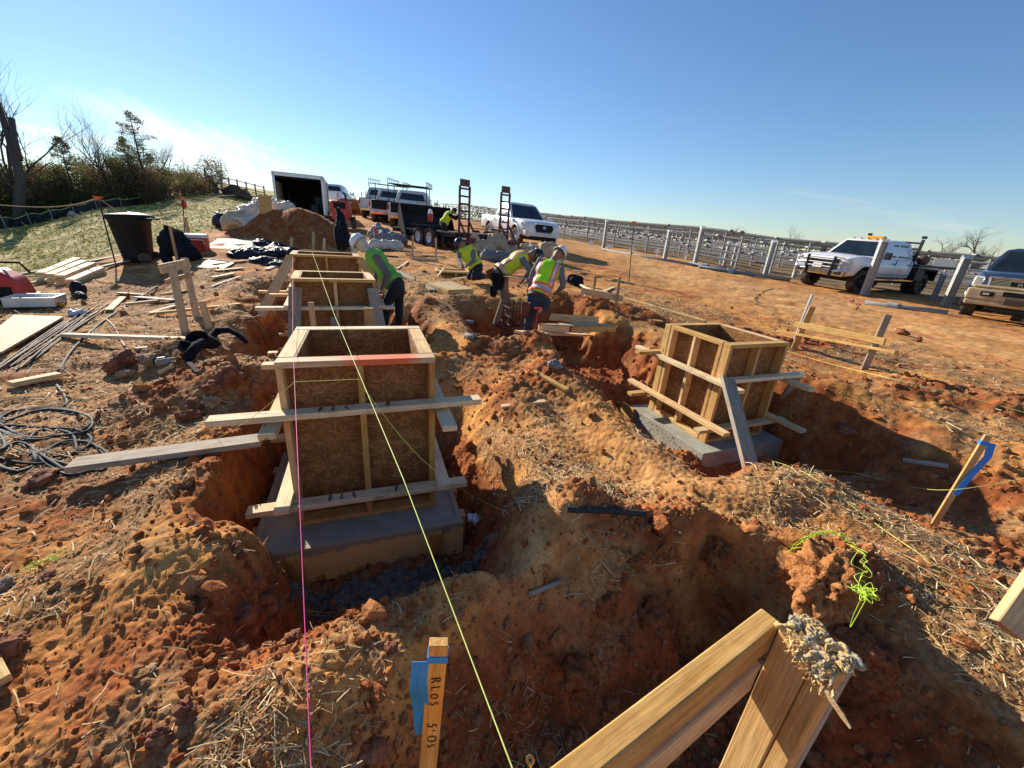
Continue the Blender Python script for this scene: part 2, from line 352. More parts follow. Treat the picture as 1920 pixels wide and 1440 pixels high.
def wood(name, lo, hi, grey=None, gamt=0, rough=.75, knots=True, dirt=0.0):
    m = N(name, rough, 0, .25); oi = m.n('ShaderNodeObjectInfo'); tcn = m.n('ShaderNodeTexCoord')
    off = m.n('ShaderNodeVectorMath', {0: tcn.outputs['Object']}, operation='ADD'); r3 = m.n('ShaderNodeCombineXYZ', {0: m.math('MULTIPLY', oi.outputs['Random'], 37.), 1: m.math('MULTIPLY', oi.outputs['Random'], 11.), 2: m.math('MULTIPLY', oi.outputs['Random'], 5.)})
    m.t.links.new(r3.outputs[0], off.inputs[1]); P = off.outputs[0]
    g = m.n('ShaderNodeMapping', {'Vector': P, 'Scale': (.9, 16, 16)}).outputs[0]
    grain = m.noise(4.5, g, 5, .6, .6); g2 = m.n('ShaderNodeMapping', {'Vector': P, 'Scale': (2.5, 90, 90)}).outputs[0]; fine = m.noise(3, g2, 3)
    c = m.mix(m.ramp(grain, [(.34, 0), (.62, 1)]), lo, hi)
    c = m.mix(m.ramp(fine, [(.35, .45), (.6, 0)]), c, tuple(q * .55 for q in lo))
    if knots:
        kv = m.n('ShaderNodeMapping', {'Vector': P, 'Scale': (3.2, 9, 9)}).outputs[0]; vo = m.n('ShaderNodeTexVoronoi', {'Vector': kv, 'Scale': 1.0, 'Randomness': 1.0}).outputs['Distance']
        c = m.mix(m.ramp(vo, [(.06, .85), (.15, 0)]), c, tuple(q * .35 for q in lo))
    if grey: c = m.mix(m.math('MULTIPLY', m.ramp(m.noise(3.5, m.n('ShaderNodeMapping', {'Vector': P, 'Scale': (1, 4, 4)}).outputs[0], 5, .65), [(.4, 0), (.6, 1)]), gamt), c, grey)
    if dirt: c = m.mix(m.math('MULTIPLY', m.ramp(m.noise(7, P, 5, .7), [(.5, 0), (.66, 1)]), dirt), c, (.22, .085, .04))
    hv = m.n('ShaderNodeHueSaturation', {'Color': c, 'Value': m.math('MULTIPLY_ADD', oi.outputs['Random'], .36, .82), 'Saturation': m.math('MULTIPLY_ADD', oi.outputs['Random'], -.25, 1.1)}).outputs[0]
    m.col(hv); m.bump(m.math('ADD', grain, m.math('MULTIPLY', fine, .4)), .4, .003); return m.m
W_NEW = wood('pine_new', (.60, .34, .115), (.84, .57, .24), dirt=.3)
W_PALE = wood('pine_pale', (.74, .52, .25), (.92, .75, .43), (.5, .43, .33), .3, dirt=.3)
W_GOLD = wood('pine_golden', (.58, .30, .085), (.76, .46, .17), rough=.6, dirt=.3)
W_GREY = wood('wood_weathered', (.22, .19, .15), (.40, .36, .29), (.5, .33, .16), .35, dirt=.5)
W_STAKE = wood('stake_wood', (.50, .30, .13), (.70, .47, .24), dirt=.3)
def osb(name, lo, mid, hi, wax=0):
    m = N(name, .7, 0, .3); v = m.co(); cell = m.n('ShaderNodeTexVoronoi', {'Vector': v, 'Scale': 17.}).outputs['Color']; sel = m.n('ShaderNodeSeparateColor', {0: cell}); out = []
    for i, rot in enumerate(((0, 0, .25), (0, .3, 1.25), (.2, 0, 2.3))):
        mp = m.n('ShaderNodeMapping', {'Vector': v, 'Scale': (1, 1, 1), 'Rotation': (rot[0] + 1.2 * i, rot[1] + .8 * i, rot[2])}).outputs[0]; mp = m.n('ShaderNodeMapping', {'Vector': mp, 'Scale': (7, 55, 55)}).outputs[0]; out.append(m.noise(1.0, mp, 3, .5, .3))
    f = m.n('ShaderNodeMix', {0: m.math('GREATER_THAN', sel.outputs[0], .4), 2: out[0], 3: out[1]}).outputs[0]; f = m.n('ShaderNodeMix', {0: m.math('GREATER_THAN', sel.outputs[1], .66), 2: f, 3: out[2]}).outputs[0]
    f = m.math('ADD', m.math('MULTIPLY', f, .8), m.math('MULTIPLY', sel.outputs[2], .12)); f = m.math('ADD', f, m.math('MULTIPLY_ADD', m.noise(3, v, 5, .6), .25, -.08))
    m.col(m.ramp(f, [(.34, lo), (.52, mid), (.74, hi)])); m.bump(f, .3, .002); return m.m
OSB_D = osb('osb_formwork', (.15, .062, .018), (.27, .115, .032), (.50, .25, .085))
OSB_L = osb('osb_new', (.32, .20, .09), (.48, .33, .16), (.62, .46, .26))
CONC = plain('concrete', (.34, .335, .27), .9, var=.2, sc=5, bump=.5, dirt=(.30, .25, .17), dsc=4)
CONC_D = plain('concrete_grey', (.26, .25, .24), .9, var=.25, sc=9, bump=.6)
RACK = plain('rack_steel', (.17, .172, .17), .7, 0, .15, 3)
RACKP = plain('rack_post', (.21, .213, .21), .7, 0, .15, 3)
GALV = plain('galvanised_steel', (.62, .64, .65), .42, .75, .12, 8)
GALV_W = plain('galvanised_bright', (.40, .41, .39), .65, .15, .2, 5)
DKMET = plain('dark_steel', (.03, .03, .035), .5, .6, .2, 8)
RUST = plain('rebar_rust', (.09, .055, .04), .75, .3, .4, 30)
REDST = plain('maroon_steel', (.10, .022, .02), .55, .1, .25, 9, dirt=(.12, .07, .05))
BLKP = plain('black_plastic', (.011, .012, .014), .6, 0, .2, 6, .05, spec=.2)
BLKF = plain('black_fabric', (.010, .011, .016), .95, 0, .3, 12, .5, spec=.2)
RUBBER = plain('rubber', (.028, .026, .025), .85, 0, .3, 12, .3, dirt=(.16, .10, .06))
WHT = plain('white_paint', (.78, .78, .77), .28, 0, .03, 3, coat=.5, dirt=(.66, .60, .52), dsc=1.5)
WHTD = plain('white_paint_dusty', (.70, .69, .66), .45, 0, .05, 3, dirt=(.52, .42, .31), dsc=2)
BLUEP = plain('dark_blue_paint', (.02, .026, .045), .22, 0, .1, 3, coat=.8)
CHROME = plain('chrome', (.75, .75, .76), .15, 1., .05, 4, dirt=(.5, .42, .32), dsc=6)
MUD = plain('muddy_bumper', (.45, .34, .2), .8, 0, .2, 6, .3)
GLASS = plain('dark_glass', (.012, .017, .02), .06, 0, .4, 3, spec=.8)
LAMP = plain('lamp_lens', (.55, .55, .52), .12, 0, .2, 14, spec=.8)
AMBER = plain('amber_lens', (.75, .33, .02), .25, 0, .1, 8)
REDL = plain('red_plastic', (.48, .03, .025), .4, 0, .12, 6)
ORANGE = plain('orange_plastic', (.85, .16, .04), .5, 0, .08, 6)
LIMEV = plain('lime_vest', (.42, .88, .02), .8, 0, .1, 9, .35)
YELV = plain('yellow_vest', (.62, .72, .03), .8, 0, .1, 9, .35)
ORV = plain('orange_tape', (.95, .17, .03), .7, 0, .06, 9)
SILV = plain('reflective_tape', (.55, .53, .55), .4, .3, .15, 30)
SHIRT = plain('grey_shirt', (.17, .165, .175), .95, 0, .15, 9, .5)
SHIRT_T = plain('taupe_shirt', (.17, .14, .12), .95, 0, .15, 9, .5)
PANT_B = plain('black_trousers', (.02, .02, .024), .95, 0, .3, 9, .5)
PANT_K = plain('khaki_trousers', (.27, .19, .11), .95, 0, .2, 9, .5, dirt=(.2, .1, .05))
PANT_J = plain('jeans', (.04, .05, .065), .95, 0, .3, 12, .5)
SKIN = plain('skin', (.30, .15, .085), .6, 0, .08, 14)
HAIR = plain('hair', (.012, .01, .009), .8, 0, .3, 30, .5)
HATW = plain('white_helmet', (.78, .78, .76), .35, 0, .04, 6)
HATB = plain('black_helmet', (.015, .015, .018), .25, 0, .2, 6)
LEATH = plain('brown_leather', (.13, .045, .025), .7, 0, .3, 9, .4)
BLUEC = plain('blue_cloth', (.03, .12, .30), .7, 0, .1, 8)
TARPB = plain('black_tarp', (.012, .014, .016), .5, 0, .3, 4, .4, spec=.35)
SHEETG = plain('grey_sheeting', (.17, .17, .18), .8, 0, .2, 3, .5)
BAGT = plain('tan_blanket', (.52, .37, .22), .85, 0, .15, 3, .6)
BAGP = plain('plastic_sheet', (.62, .55, .45), .5, 0, .2, 4, .5)
RIBB = plain('blue_ribbon', (.02, .24, .70), .5, 0, .1, 20)
STR_Y = plain('yellow_string', (.75, .85, .22), .7, 0, .1, 60)
STR_P = plain('pink_string', (.85, .06, .30), .7, 0, .1, 60)
STR_G = plain('green_string', (.62, .85, .07), .6, 0, .15, 30)
ROPE = plain('faded_rope', (.45, .30, .2), .8, 0, .2, 30)
INK = plain('black_marker', (.008, .008, .01), .6, 0, .1, 9)
HOSE = plain('black_hose', (.02, .021, .024), .75, 0, .3, 9, .1)
ROCKR = plain('red_rock', (.22, .075, .035), .95, 0, .35, 9, .8, dirt=(.33, .17, .08), dsc=6)
ROCKT = plain('tan_rock', (.34, .22, .13), .95, 0, .3, 7, .8)
BARK = plain('bark', (.085, .066, .052), .95, 0, .3, 9, .6)
BARKL = plain('bark_light', (.26, .21, .17), .95, 0, .25, 9, .4)
# ---------------- ground mesh ----------------
def quick_mesh(name, V, F, mats, mi=None, smooth=True, attrs=None):
    me = bpy.data.meshes.new(name); V = np.asarray(V, np.float32); F = np.asarray(F, np.int32); k = F.shape[1]
    me.vertices.add(len(V)); me.vertices.foreach_set('co', V.ravel()); me.loops.add(F.size); me.loops.foreach_set('vertex_index', F.ravel())
    me.polygons.add(len(F)); me.polygons.foreach_set('loop_start', np.arange(0, F.size, k, dtype=np.int32)); me.polygons.foreach_set('use_smooth', np.full(len(F), smooth))
    for m in mats: me.materials.append(m)
    if mi is not None: me.polygons.foreach_set('material_index', mi.astype(np.int32))
    for a, d in (attrs or {}).items(): q = me.attributes.new(a, 'FLOAT', 'POINT'); q.data.foreach_set('value', np.asarray(d, np.float32))
    me.update(calc_edges=True); me.validate(); o = bpy.data.objects.new(name, me); COL.objects.link(o); return o
def dirt_mat():
    m = N('red_clay_soil', .95, 0, .12); v = m.co()
    n1 = m.noise(.9, v, 8, .62); n2 = m.noise(7, v, 8, .65); n3 = m.noise(38, v, 6, .6); n5 = m.noise(170, v, 5, .7); n4 = m.noise(2.3, v, 4, .6)
    tan = m.mix(m.ramp(n2, [(.36, 0), (.62, 1)]), (.42, .158, .036), (.70, .35, .105))
    red = m.mix(m.ramp(n2, [(.33, 0), (.66, 1)]), (.16, .044, .015), (.43, .13, .036))
    brown = m.mix(m.ramp(n3, [(.35, 0), (.65, 1)]), (.22, .10, .038), (.48, .30, .135))
    c = m.mix(m.ramp(m.math('ADD', n1, m.math('MULTIPLY', m.attr('rough'), .22)), [(.47, 0), (.60, 1)]), tan, red)
    c = m.mix(m.ramp(m.math('ADD', n4, m.math('MULTIPLY', m.attr('straw'), .16)), [(.52, 0), (.66, .8)]), c, brown)
    trk = m.mix(m.ramp(n1, [(.38, 0), (.6, 1)]), (.54, .25, .075), (.74, .42, .165)); trk = m.mix(m.ramp(n2, [(.42, .75), (.55, 0)]), trk, (.36, .15, .05))
    c = m.mix(m.attr('track'), c, trk)
    gv = m.n('ShaderNodeMapping', {'Vector': v, 'Scale': (.9, .28, .5), 'Rotation': (0, 0, -.5)}).outputs[0]; gr = m.mix(m.ramp(m.noise(1.3, gv, 7, .6), [(.44, 0), (.56, 1)]), (.26, .25, .035), (.72, .56, .26)); gr = m.mix(m.ramp(m.noise(9, v, 6, .7), [(.45, .6), (.6, 0)]), gr, (.18, .17, .04))
    c = m.mix(m.attr('grass'), c, gr); c = m.mix(m.math('MULTIPLY', m.attr('field'), .85), c, m.mix(m.ramp(n1, [(.4, 0), (.6, 1)]), (.10, .09, .055), (.24, .18, .10))); c = m.mix(m.ramp(n3, [(.28, .35), (.42, 0)]), c, (.10, .036, .015))
    c = m.mix(m.ramp(n5, [(.34, .4), (.5, 0)]), c, (.11, .04, .018)); c = m.mix(m.ramp(n5, [(.56, 0), (.72, .35)]), c, (.62, .40, .21)); m.col(c); h = m.math('ADD', m.math('ADD', m.math('MULTIPLY', n2, .5), m.math('MULTIPLY', n3, .4)), m.math('MULTIPLY', n5, .18)); m.bump(h, .65, .015); return m.m
DIRT = dirt_mat()
def polar_rows(a, b, s): return np.exp(np.arange(math.log(a), math.log(b), s))
AZ = np.radians(np.concatenate([np.arange(-180, -74, 4.), np.arange(-74, 72, .18), np.arange(72, 181, 4.)])); AZ[-1] = PI
RR = np.concatenate([[0.02, .15, .25], polar_rows(.32, 10, .0052), polar_rows(10, 60, .010), polar_rows(60, 1500, .05)])
A, Rr = np.meshgrid(AZ, RR); X = (np.sin(A) * Rr).ravel(); Y = (np.cos(A) * Rr).ravel()
Zt, rgh, grs, trk_, stw = ground(X, Y); na = len(AZ); nr = len(RR)
ii = (np.arange(nr - 1)[:, None] * na + np.arange(na - 1)[None]).ravel()
# keep soil under the footings and pads
g = quick_mesh('ground', np.stack([X, Y, Zt], 1), np.stack([ii, ii + na, ii + na + 1, ii + 1], 1), [DIRT], attrs=dict(field=ss(0, 1.5, (X * .882 + Y * .471 - 19.2)) * ss(14, 19, Y) * (1 - grs), rough=rgh, grass=grs, track=trk_, straw=stw))
tag(g, kind='structure')
# ---------------- scattered stuff ----------------
def rotm(a, b, c):
    ca, sa, cb, sb, cc, sc_ = np.cos(a), np.sin(a), np.cos(b), np.sin(b), np.cos(c), np.sin(c)
    Rz = np.zeros((len(a), 3, 3)); Rz[:, 0, 0] = ca; Rz[:, 0, 1] = -sa; Rz[:, 1, 0] = sa; Rz[:, 1, 1] = ca; Rz[:, 2, 2] = 1
    Ry = np.zeros_like(Rz); Ry[:, 0, 0] = cb; Ry[:, 0, 2] = sb; Ry[:, 2, 0] = -sb; Ry[:, 2, 2] = cb; Ry[:, 1, 1] = 1
    Rx = np.zeros_like(Rz); Rx[:, 1, 1] = cc; Rx[:, 1, 2] = -sc_; Rx[:, 2, 1] = sc_; Rx[:, 2, 2] = cc; Rx[:, 0, 0] = 1
    return Rz @ Ry @ Rx
def scatter(name, V, F, pos, scl, rot, mats, mi=None, smooth=True):
    n = len(pos); P = np.einsum('nij,nkj->nki', rot, V * scl[:, None, :]) + pos[:, None, :]
    Fa = (F[None] + (np.arange(n) * V.shape[-2])[:, None, None]).reshape(-1, F.shape[1])
    return quick_mesh(name, P.reshape(-1, 3), Fa, mats, None if mi is None else np.repeat(mi, len(F)), smooth)
def ico(sub):
    bm = bmesh.new(); bmesh.ops.create_icosphere(bm, subdivisions=sub, radius=1); V = np.array([v.co[:] for v in bm.verts]); F = np.array([[q.index for q in f.verts] for f in bm.faces]); bm.free(); return V, F
def polar_pts(n, a0, a1, r0, r1, p=0):
    a = np.radians(rng.uniform(a0, a1, n)); u = rng.uniform(0, 1, n); r = np.exp(np.log(r0) + u * np.log(r1 / r0)); return np.sin(a) * r, np.cos(a) * r, r
def clods(name, n, smin, smax, r1, seed, mats, prob, group=None):
    V, F = ico(1); x, y, r = polar_pts(n, -72, 70, .45, r1); z, rg, gr, tk, st = ground(x, y)
    keep = (rng.uniform(0, 1, n) < prob(rg, gr, tk, st)) & (r > .4); x, y, z, r = x[keep], y[keep], z[keep], r[keep]; k = len(x)
    s = np.clip(smin * np.exp(rng.exponential(.55, k)), 0, smax) * (1 + r * .12)
    Vv = V[None] * (1 + .55 * (rng.uniform(0, 1, (k, len(V), 1)) - .5)); sc = s[:, None] * rng.uniform(.65, 1.25, (k, 3)); sc[:, 2] *= .75
    P = np.stack([x, y, z + s * rng.uniform(-.1, .4, k)], 1); o = scatter(name, Vv, F, P, sc, rotm(*rng.uniform(0, 6.28, (3, k))), mats, rng.integers(0, len(mats), k), False)
    return tag(o, group=group, kind='stuff')
SOILC = []
for i, (a, b) in enumerate((((.19, .062, .023), (.40, .14, .048)), ((.28, .10, .034), (.54, .24, .085)), ((.22, .10, .045), (.42, .21, .09)))):
    q = N('clod_soil', .95, 0, .1); v = q.co(); q.col(q.mix(q.ramp(q.noise(30, v, 5, .65), [(.35, 0), (.65, 1)]), a, b)); q.bump(q.math('ADD', q.noise(90, v, 4), q.math('MULTIPLY', q.noise(35, v, 5), 1.2)), .9, .012); SOILC.append(q.m)
o = clods('dirt_clods', 60000, .0035, .024, 11, 1, SOILC, lambda rg, gr, tk, st: (.24 + .76 * rg) * (1 - gr) * (1 - .8 * tk)); tag(o, 'loose red dirt clods strewn over the dug ground', 'dirt clods')
o = clods('dirt_lumps', 1500, .014, .05, 9, 2, SOILC, lambda rg, gr, tk, st: (.05 + .95 * rg ** 1.5) * (1 - gr) * (1 - tk)); tag(o, 'fist sized broken lumps of red clay in the spoil', 'dirt lumps')
def blades(name, n, ln, wd, a0, a1, r0, r1, prob, mats, up=.12, lift=.004, kk=1.0):
    x, y, r = polar_pts(n, a0, a1, r0, r1); z, rg, gr, tk, st = ground(x, y); keep = rng.uniform(0, 1, n) < prob(rg, gr, tk, st, x, y)
    x, y, z, r = x[keep], y[keep], z[keep], r[keep]; k = len(x)
    t = np.array([-.5, -.17, .17, .5]); V = np.concatenate([np.stack([t, np.full(4, -.5), np.zeros(4)], 1), np.stack([t, np.full(4, .5), np.zeros(4)], 1)])
    F = np.array([[0, 1, 5, 4], [1, 2, 6, 5], [2, 3, 7, 6]]); L = ln * np.exp(rng.normal(0, .5, k)) * (1 + r * .04); W = wd * rng.uniform(.5, 1.4, k) * (1 + r * .22 * kk)
    Vv = np.repeat(V[None], k, 0); bend = rng.normal(0, .06, (k, 1)) * L[:, None]; Vv = Vv * np.stack([L, W, np.ones(k)], 1)[:, None]; Vv[:, :, 2] = bend * (1 - (2 * V[None, :, 0]) ** 2); Vv[:, :, 1] += rng.normal(0, .05, (k, 1)) * L[:, None] * (1 - (2 * V[None, :, 0]) ** 2)
    rot = rotm(rng.uniform(0, 6.28, k), rng.normal(0, up, k), rng.uniform(-.9, .9, k)); P = np.stack([x, y, z + lift + .5 * L * up * .6], 1)
    return scatter(name, Vv, F, P, np.ones((k, 3)), rot, mats, rng.integers(0, len(mats), k), False)
STRAWM = [plain('straw_%s' % c, col, .7, 0, .15, 20, spec=.3) for c, col in (('pale', (.66, .50, .27)), ('golden', (.50, .33, .14)), ('brown', (.27, .16, .07)))]
o = blades('straw', 125000, .055, .0026, -72, 70, .5, 12, lambda rg, gr, tk, st, x, y: (.03 + .95 * st) * (1 - gr) * (1 - .9 * tk) * (1 - .5 * rg), STRAWM)
tag(o, 'dry straw mulch scattered over the red soil', 'straw', kind='stuff')
GRM = [plain('grass_blade_%s' % c, col, .95, 0, .2, 20, spec=0) for c, col in (('green', (.32, .32, .03)), ('olive', (.44, .38, .06)), ('dry', (.80, .60, .22)), ('straw', (.86, .68, .32)))]
o = blades('meadow_grass', 36000, .05, .006, -58, -22, 8, 60, lambda rg, gr, tk, st, x, y: gr ** 2, GRM, up=.45, lift=.0, kk=.55); tag(o, 'thin green and straw coloured grass on the sloping meadow', 'grass', kind='stuff')
# grey gravel under the near footing
GRAVM = plain('gravel_stone', (.15, .14, .115), .95, 0, .35, 9, spec=.1)
def gravel(name, label, cx, cy, rx, ry, n, zf, th):
    V, F = ico(1); a = np.clip(rng.normal(0, .42, (n, 2)), -.8, .8); x = cx + a[:, 0] * rx * math.cos(th) - a[:, 1] * ry * math.sin(th); y = cy + a[:, 0] * rx * math.sin(th) + a[:, 1] * ry * math.cos(th)
    z = ground(x, y)[0]; s = rng.uniform(.008, .022, n); o = scatter(name, V[None] * (1 + .6 * (rng.uniform(0, 1, (n, len(V), 1)) - .5)), F, np.stack([x, y, z + s * .4], 1), s[:, None] * rng.uniform(.6, 1.3, (n, 3)), rotm(*rng.uniform(0, 6.28, (3, n))), [GRAVM], None, False)
    return tag(o, label, 'gravel', kind='stuff')
gravel('gravel', 'grey crushed gravel spilled before the nearest footing', -.62, 1.93, .75, .13, 2200, 0, TH1)
ROCK_I = [0]
def rock(px, py, size, mat, label, flat=.7, group='loose rocks', sink=.25, P=None):
    p = P or PG(px, py, True); V, F = ico(5 if max(size) > .12 and P is not None and size[0] < 1 else 4); r = random.random() * 50; out = []
    for v in V:
        q = Vector(v); d = .75 + .42 * mnoise.noise(q * 1.1 + Vector((r, 0, 0))) + .26 * mnoise.noise(q * 2.7 + Vector((0, r, 0))) + .13 * mnoise.noise(q * 6 + Vector((0, 0, r))) + .07 * mnoise.noise(q * 14) + .035 * mnoise.noise(q * 31) - .10 * max(0, .12 - abs(mnoise.noise(q * 2.2 + Vector((r, r, 0))))) * 8
        out.append((v[0] * d * size[0], v[1] * d * size[1], v[2] * d * size[2]))
    me = MB(); me.add(out, [tuple(f) for f in F]); o = emit('rock', me, mat, M=Matrix.Translation(p + Vector((0, 0, size[2] * (1 - sink) * .75))) @ Matrix.Rotation(random.random() * 6, 4, 'Z'), smooth=True)
    return tag(o, label, 'rock', group)
RK = [
 (455, 1165, (.085, .065, .055), ROCKR, 'large crumbly red clod left of the nearest footing corner'),
 (495, 1125, (.07, .05, .03), ROCKR, 'flat red slab leaning on the near footing board'),
 (552, 1200, (.035, .03, .028), ROCKR, 'small round red stone in the shade below the near footing'),
 (512, 1150, (.06, .05, .045), ROCKR, 'dark red lump behind the large clod by the footing'),
 (355, 1345, (.055, .035, .055), ROCKR, 'upright red stone in the bottom left clods'),
 (300, 1385, (.04, .035, .03), ROCKR, 'red stone just left of the upright stone'),
 (275, 1268, (.045, .025, .012), ROCKT, 'flat pale stone on the soil at lower left'),
 (15, 1225, (.07, .05, .05), ROCKR, 'big brown stone cut by the left edge of the picture'),
 (12, 1100, (.06, .045, .03), ROCKT, 'grey brown stone at the left edge beside the yellow twine'),
 (90, 1085, (.05, .035, .02), ROCKR, 'brown stone under the yellow twine scrap'),
 (695, 1410, (.07, .055, .04), ROCKR, 'red slab at the foot of the ribbon stake'),
 (80, 903, (.14, .06, .04), ROCKR, 'long red clod below the coiled hose'),
 (1112, 783, (.055, .04, .04), ROCKR, 'lone red stone casting a shadow on the sunlit ridge'),
 (238, 690, (.20, .14, .13), ROCKR, 'largest red boulder beside the white plank end'),
 (285, 683, (.13, .09, .08), ROCKT, 'squared rock right of the largest boulder'),
 (215, 700, (.12, .10, .09), ROCKR, 'red rock left of the largest boulder'),
 (240, 705, (.09, .07, .05), ROCKT, 'low brown rock before the largest boulder'),
 (400, 735, (.10, .08, .07), ROCKR, 'round red clod high in the left spoil heap'),
 (395, 760, (.09, .07, .06), ROCKT, 'grey brown stone in the left spoil heap'),
 (355, 785, (.10, .06, .05), ROCKR, 'red clod at the foot of the left spoil heap'),
 (365, 765, (.08, .06, .06), ROCKR, 'jagged red clod left of the grey stone'),
 (430, 715, (.12, .10, .09), ROCKR, 'broad red clod beside the near form'),
 (1450, 808, (.10, .06, .05), ROCKR, 'flat red stone beside the right footing'),
 (1585, 812, (.13, .08, .07), ROCKR, 'half buried brown boulder on the right bank'),
 (1690, 628, (.14, .10, .09), ROCKR, 'red boulder below the right board frame'),
 (1720, 640, (.10, .08, .07), ROCKR, 'smaller red stone beside the red boulder'),
 (1055, 655, (.13, .10, .09), ROCKR, 'red clod on the middle spoil ridge'),
 (1040, 688, (.09, .07, .06), CONC_D, 'grey concrete lump on the middle spoil ridge'),
 (860, 1010, (.05, .04, .03), ROCKR, 'red stone at the right corner of the near footing'),
 (895, 1000, (.05, .04, .03), ROCKR, 'second red stone by the scrap of plastic'),
 (440, 1030, (.04, .03, .025), ROCKR, 'orange stone in the slot left of the near footing'),
 (455, 1045, (.035, .03, .025), ROCKR, 'small orange stone beside the footing peg'),
 (1250, 790, (.09, .06, .05), ROCKR, 'dark clod lying against the right footing'),
 (575, 470, (.1, .1, .1), ROCKR, 'red boulder among the dark tarpaulin scraps'),
 (735, 1220, (.03, .03, .03), ROCKR, 'small lone stone in front of the stake ribbon'),
]
for r_ in RK: rock(*r_)
# big clods along the fresh dug rim
for (P_, s, l) in (((1.60, 1.52, .07), (.25, .18, .20), 'big sunlit clod draped with green twine'), ((1.68, 1.28, -.12), (.17, .15, .15), 'dark clod below the twine covered clod'),
                  ((1.28, 1.28, -.20), (.11, .09, .12), 'upright orange clod beside the dark hole'), ((1.13, 1.17, -.25), (.10, .09, .10), 'round red clod above the near frame post'),
                  ((.70, 1.72, -.02), (.13, .10, .11), 'craggy clod at the left end of the dug rim'), ((.92, 1.76, .0), (.15, .09, .11), 'craggy clod in the middle of the dug rim'),
                  ((1.2, 1.78, .0), (.16, .10, .11), 'craggy clod at the right end of the dug rim'), ((.55, 1.52, -.14), (.09, .08, .08), 'clod fallen below the left rim'), ((.80, 1.50, -.2), (.09, .09, .09), 'clod fallen below the middle rim'),
                  ((1.45, 1.15, -.28), (.12, .1, .1), 'shaded clod right of the near frame post'), ((.42, 1.25, -.3), (.10, .10, .07), 'half buried clod in the shaded slope')):
    o = rock(0, 0, s, SOILC[1] if 'sunlit' in l or 'orange' in l else SOILC[0], l, group='clods along the dug rim', P=Vector(P_) - Vector((0, 0, s[2] * .4)))
    o.name = 'clod'; o['category'] = 'clod'
# ---------------- lumber ----------------
def board(name, a, b, w, t, mat, parent=None, up=(0, 0, 1), bevel=.0025, world=True, mi=None):
    """one plank with its grain along its own X axis; w across, t along 'up'"""
    a = Vector(a); b = Vector(b); mb = MB(); mb.box((0, 0, 0), ((b - a).length, w, t)); return emit(name, mb, mat, parent, M=bmat(a, b, up), bevel=bevel, world=world)
def plank(px0, px1, w, t, mat, label, dz0=None, dz1=None, up=(0, 0, 1), name='board', group='loose boards', cat='board', z0=None, z1=None, roll=0):
    a = PZ(*px0, z0) if z0 is not None else PG(*px0, True); b = PZ(*px1, z1) if z1 is not None else PG(*px1, True)
    if z0 is None: a = a + Vector((0, 0, t / 2 + (dz0 or .02)))
    if z1 is None: b = b + Vector((0, 0, t / 2 + (dz1 or .02)))
    if roll: up = Quaternion((b - a).normalized(), roll) @ Vector(up)
    return tag(board(name, a, b, w, t, mat, up=up), label, cat, group)
def concrete_form(label, c, th, ztop, W, D, H, wales, woods=(W_NEW, W_PALE), paint=False, braces=()):
    r = thing('concrete_form', label, 'formwork', (c[0], c[1], ztop - H), th, 'timber pier forms along the trench')
    s, w89 = .038, .089; L = dict(parent=r, world=False)
    def panel(ax, ay, bx, by, nx, ny, full):      # a panel from a to b, outward normal n
        a = Vector((ax, ay, 0)); b = Vector((bx, by, 0)); n = Vector((nx, ny, 0)); mid = -n * w89 / 2; ln = (b - a).length; u = (b - a).normalized()
        wd = random.choice(woods)
        board('top_plate', a + mid + Vector((0, 0, H - s / 2)), b + mid + Vector((0, 0, H - s / 2)), w89, s, PAINTED if (paint and ny < -.5) else wd, **L)
        board('bottom_plate', a + mid + Vector((0, 0, s / 2)), b + mid + Vector((0, 0, s / 2)), w89, s, W_NEW, **L)
        for k in ((0, .5, 1) if ln < 1.2 else (0, .33, .66, 1)):
            p = a + u * (s / 2 + .001 + (ln - s - .002) * k) + mid; board('stud', p + Vector((0, 0, s + .001)), p + Vector((0, 0, H - s - .001)), s, w89 - .002, random.choice((W_NEW, W_GOLD)), up=n, **L)
        q = -n * (w89 + .007); mb = MB(); M = bmat(a + q + Vector((0, 0, H / 2)), b + q + Vector((0, 0, H / 2)), n)
        mb.box((0, 0, 0), (ln - .004, H - .004, .012)); o = emit('osb_sheet', mb, OSB_D, r, M=M, world=False)
    panel(-W / 2, -D / 2, W / 2, -D / 2, 0, -1, 1); panel(W / 2, D / 2, -W / 2, D / 2, 0, 1, 1)
    panel(W / 2, -D / 2 + w89 + .014, W / 2, D / 2 - w89 - .014, 1, 0, 0); panel(-W / 2, D / 2 - w89 - .014, -W / 2, -D / 2 + w89 + .014, -1, 0, 0)
    for (side, z, e0, e1, dz, wd) in wales:      # e0,e1: overhang at the -x/-y and +x/+y ends
        if side in 'fb':
            y = (-D / 2 - w89 / 2 - .001) * (1 if side == 'f' else -1); a = (-W / 2 - e0, y, z); b = (W / 2 + e1, y, z + dz)
        else:
            x = (-W / 2 - w89 / 2 - .001) * (1 if side == 'l' else -1); a = (x, -D / 2 - e0, z); b = (x, D / 2 + e1, z + dz)
        board('wale', a, b, w89, s, wd, **L)
    return r
def painted():
    m = N('sprayed_plate', .7, 0, .3); v = m.co(); sx = m.n('ShaderNodeSeparateXYZ', {0: v}).outputs[0]
    g = m.noise(5, m.n('ShaderNodeMapping', {'Vector': v, 'Scale': (1, 14, 14)}).outputs[0], 5); c = m.mix(m.ramp(g, [(.35, 0), (.62, 1)]), (.50, .30, .16), (.70, .50, .29))
    k = m.ramp(m.math('ADD', m.math('MULTIPLY', m.math('ABSOLUTE', m.math('SUBTRACT', sx, .12)), -2.3), m.math('MULTIPLY_ADD', m.noise(6, v, 5), .7, .40)), [(.1, 0), (.45, .9)])
    m.col(m.mix(k, c, (.80, .14, .05))); m.bump(g, .25, .003); return m.m
PAINTED = painted()
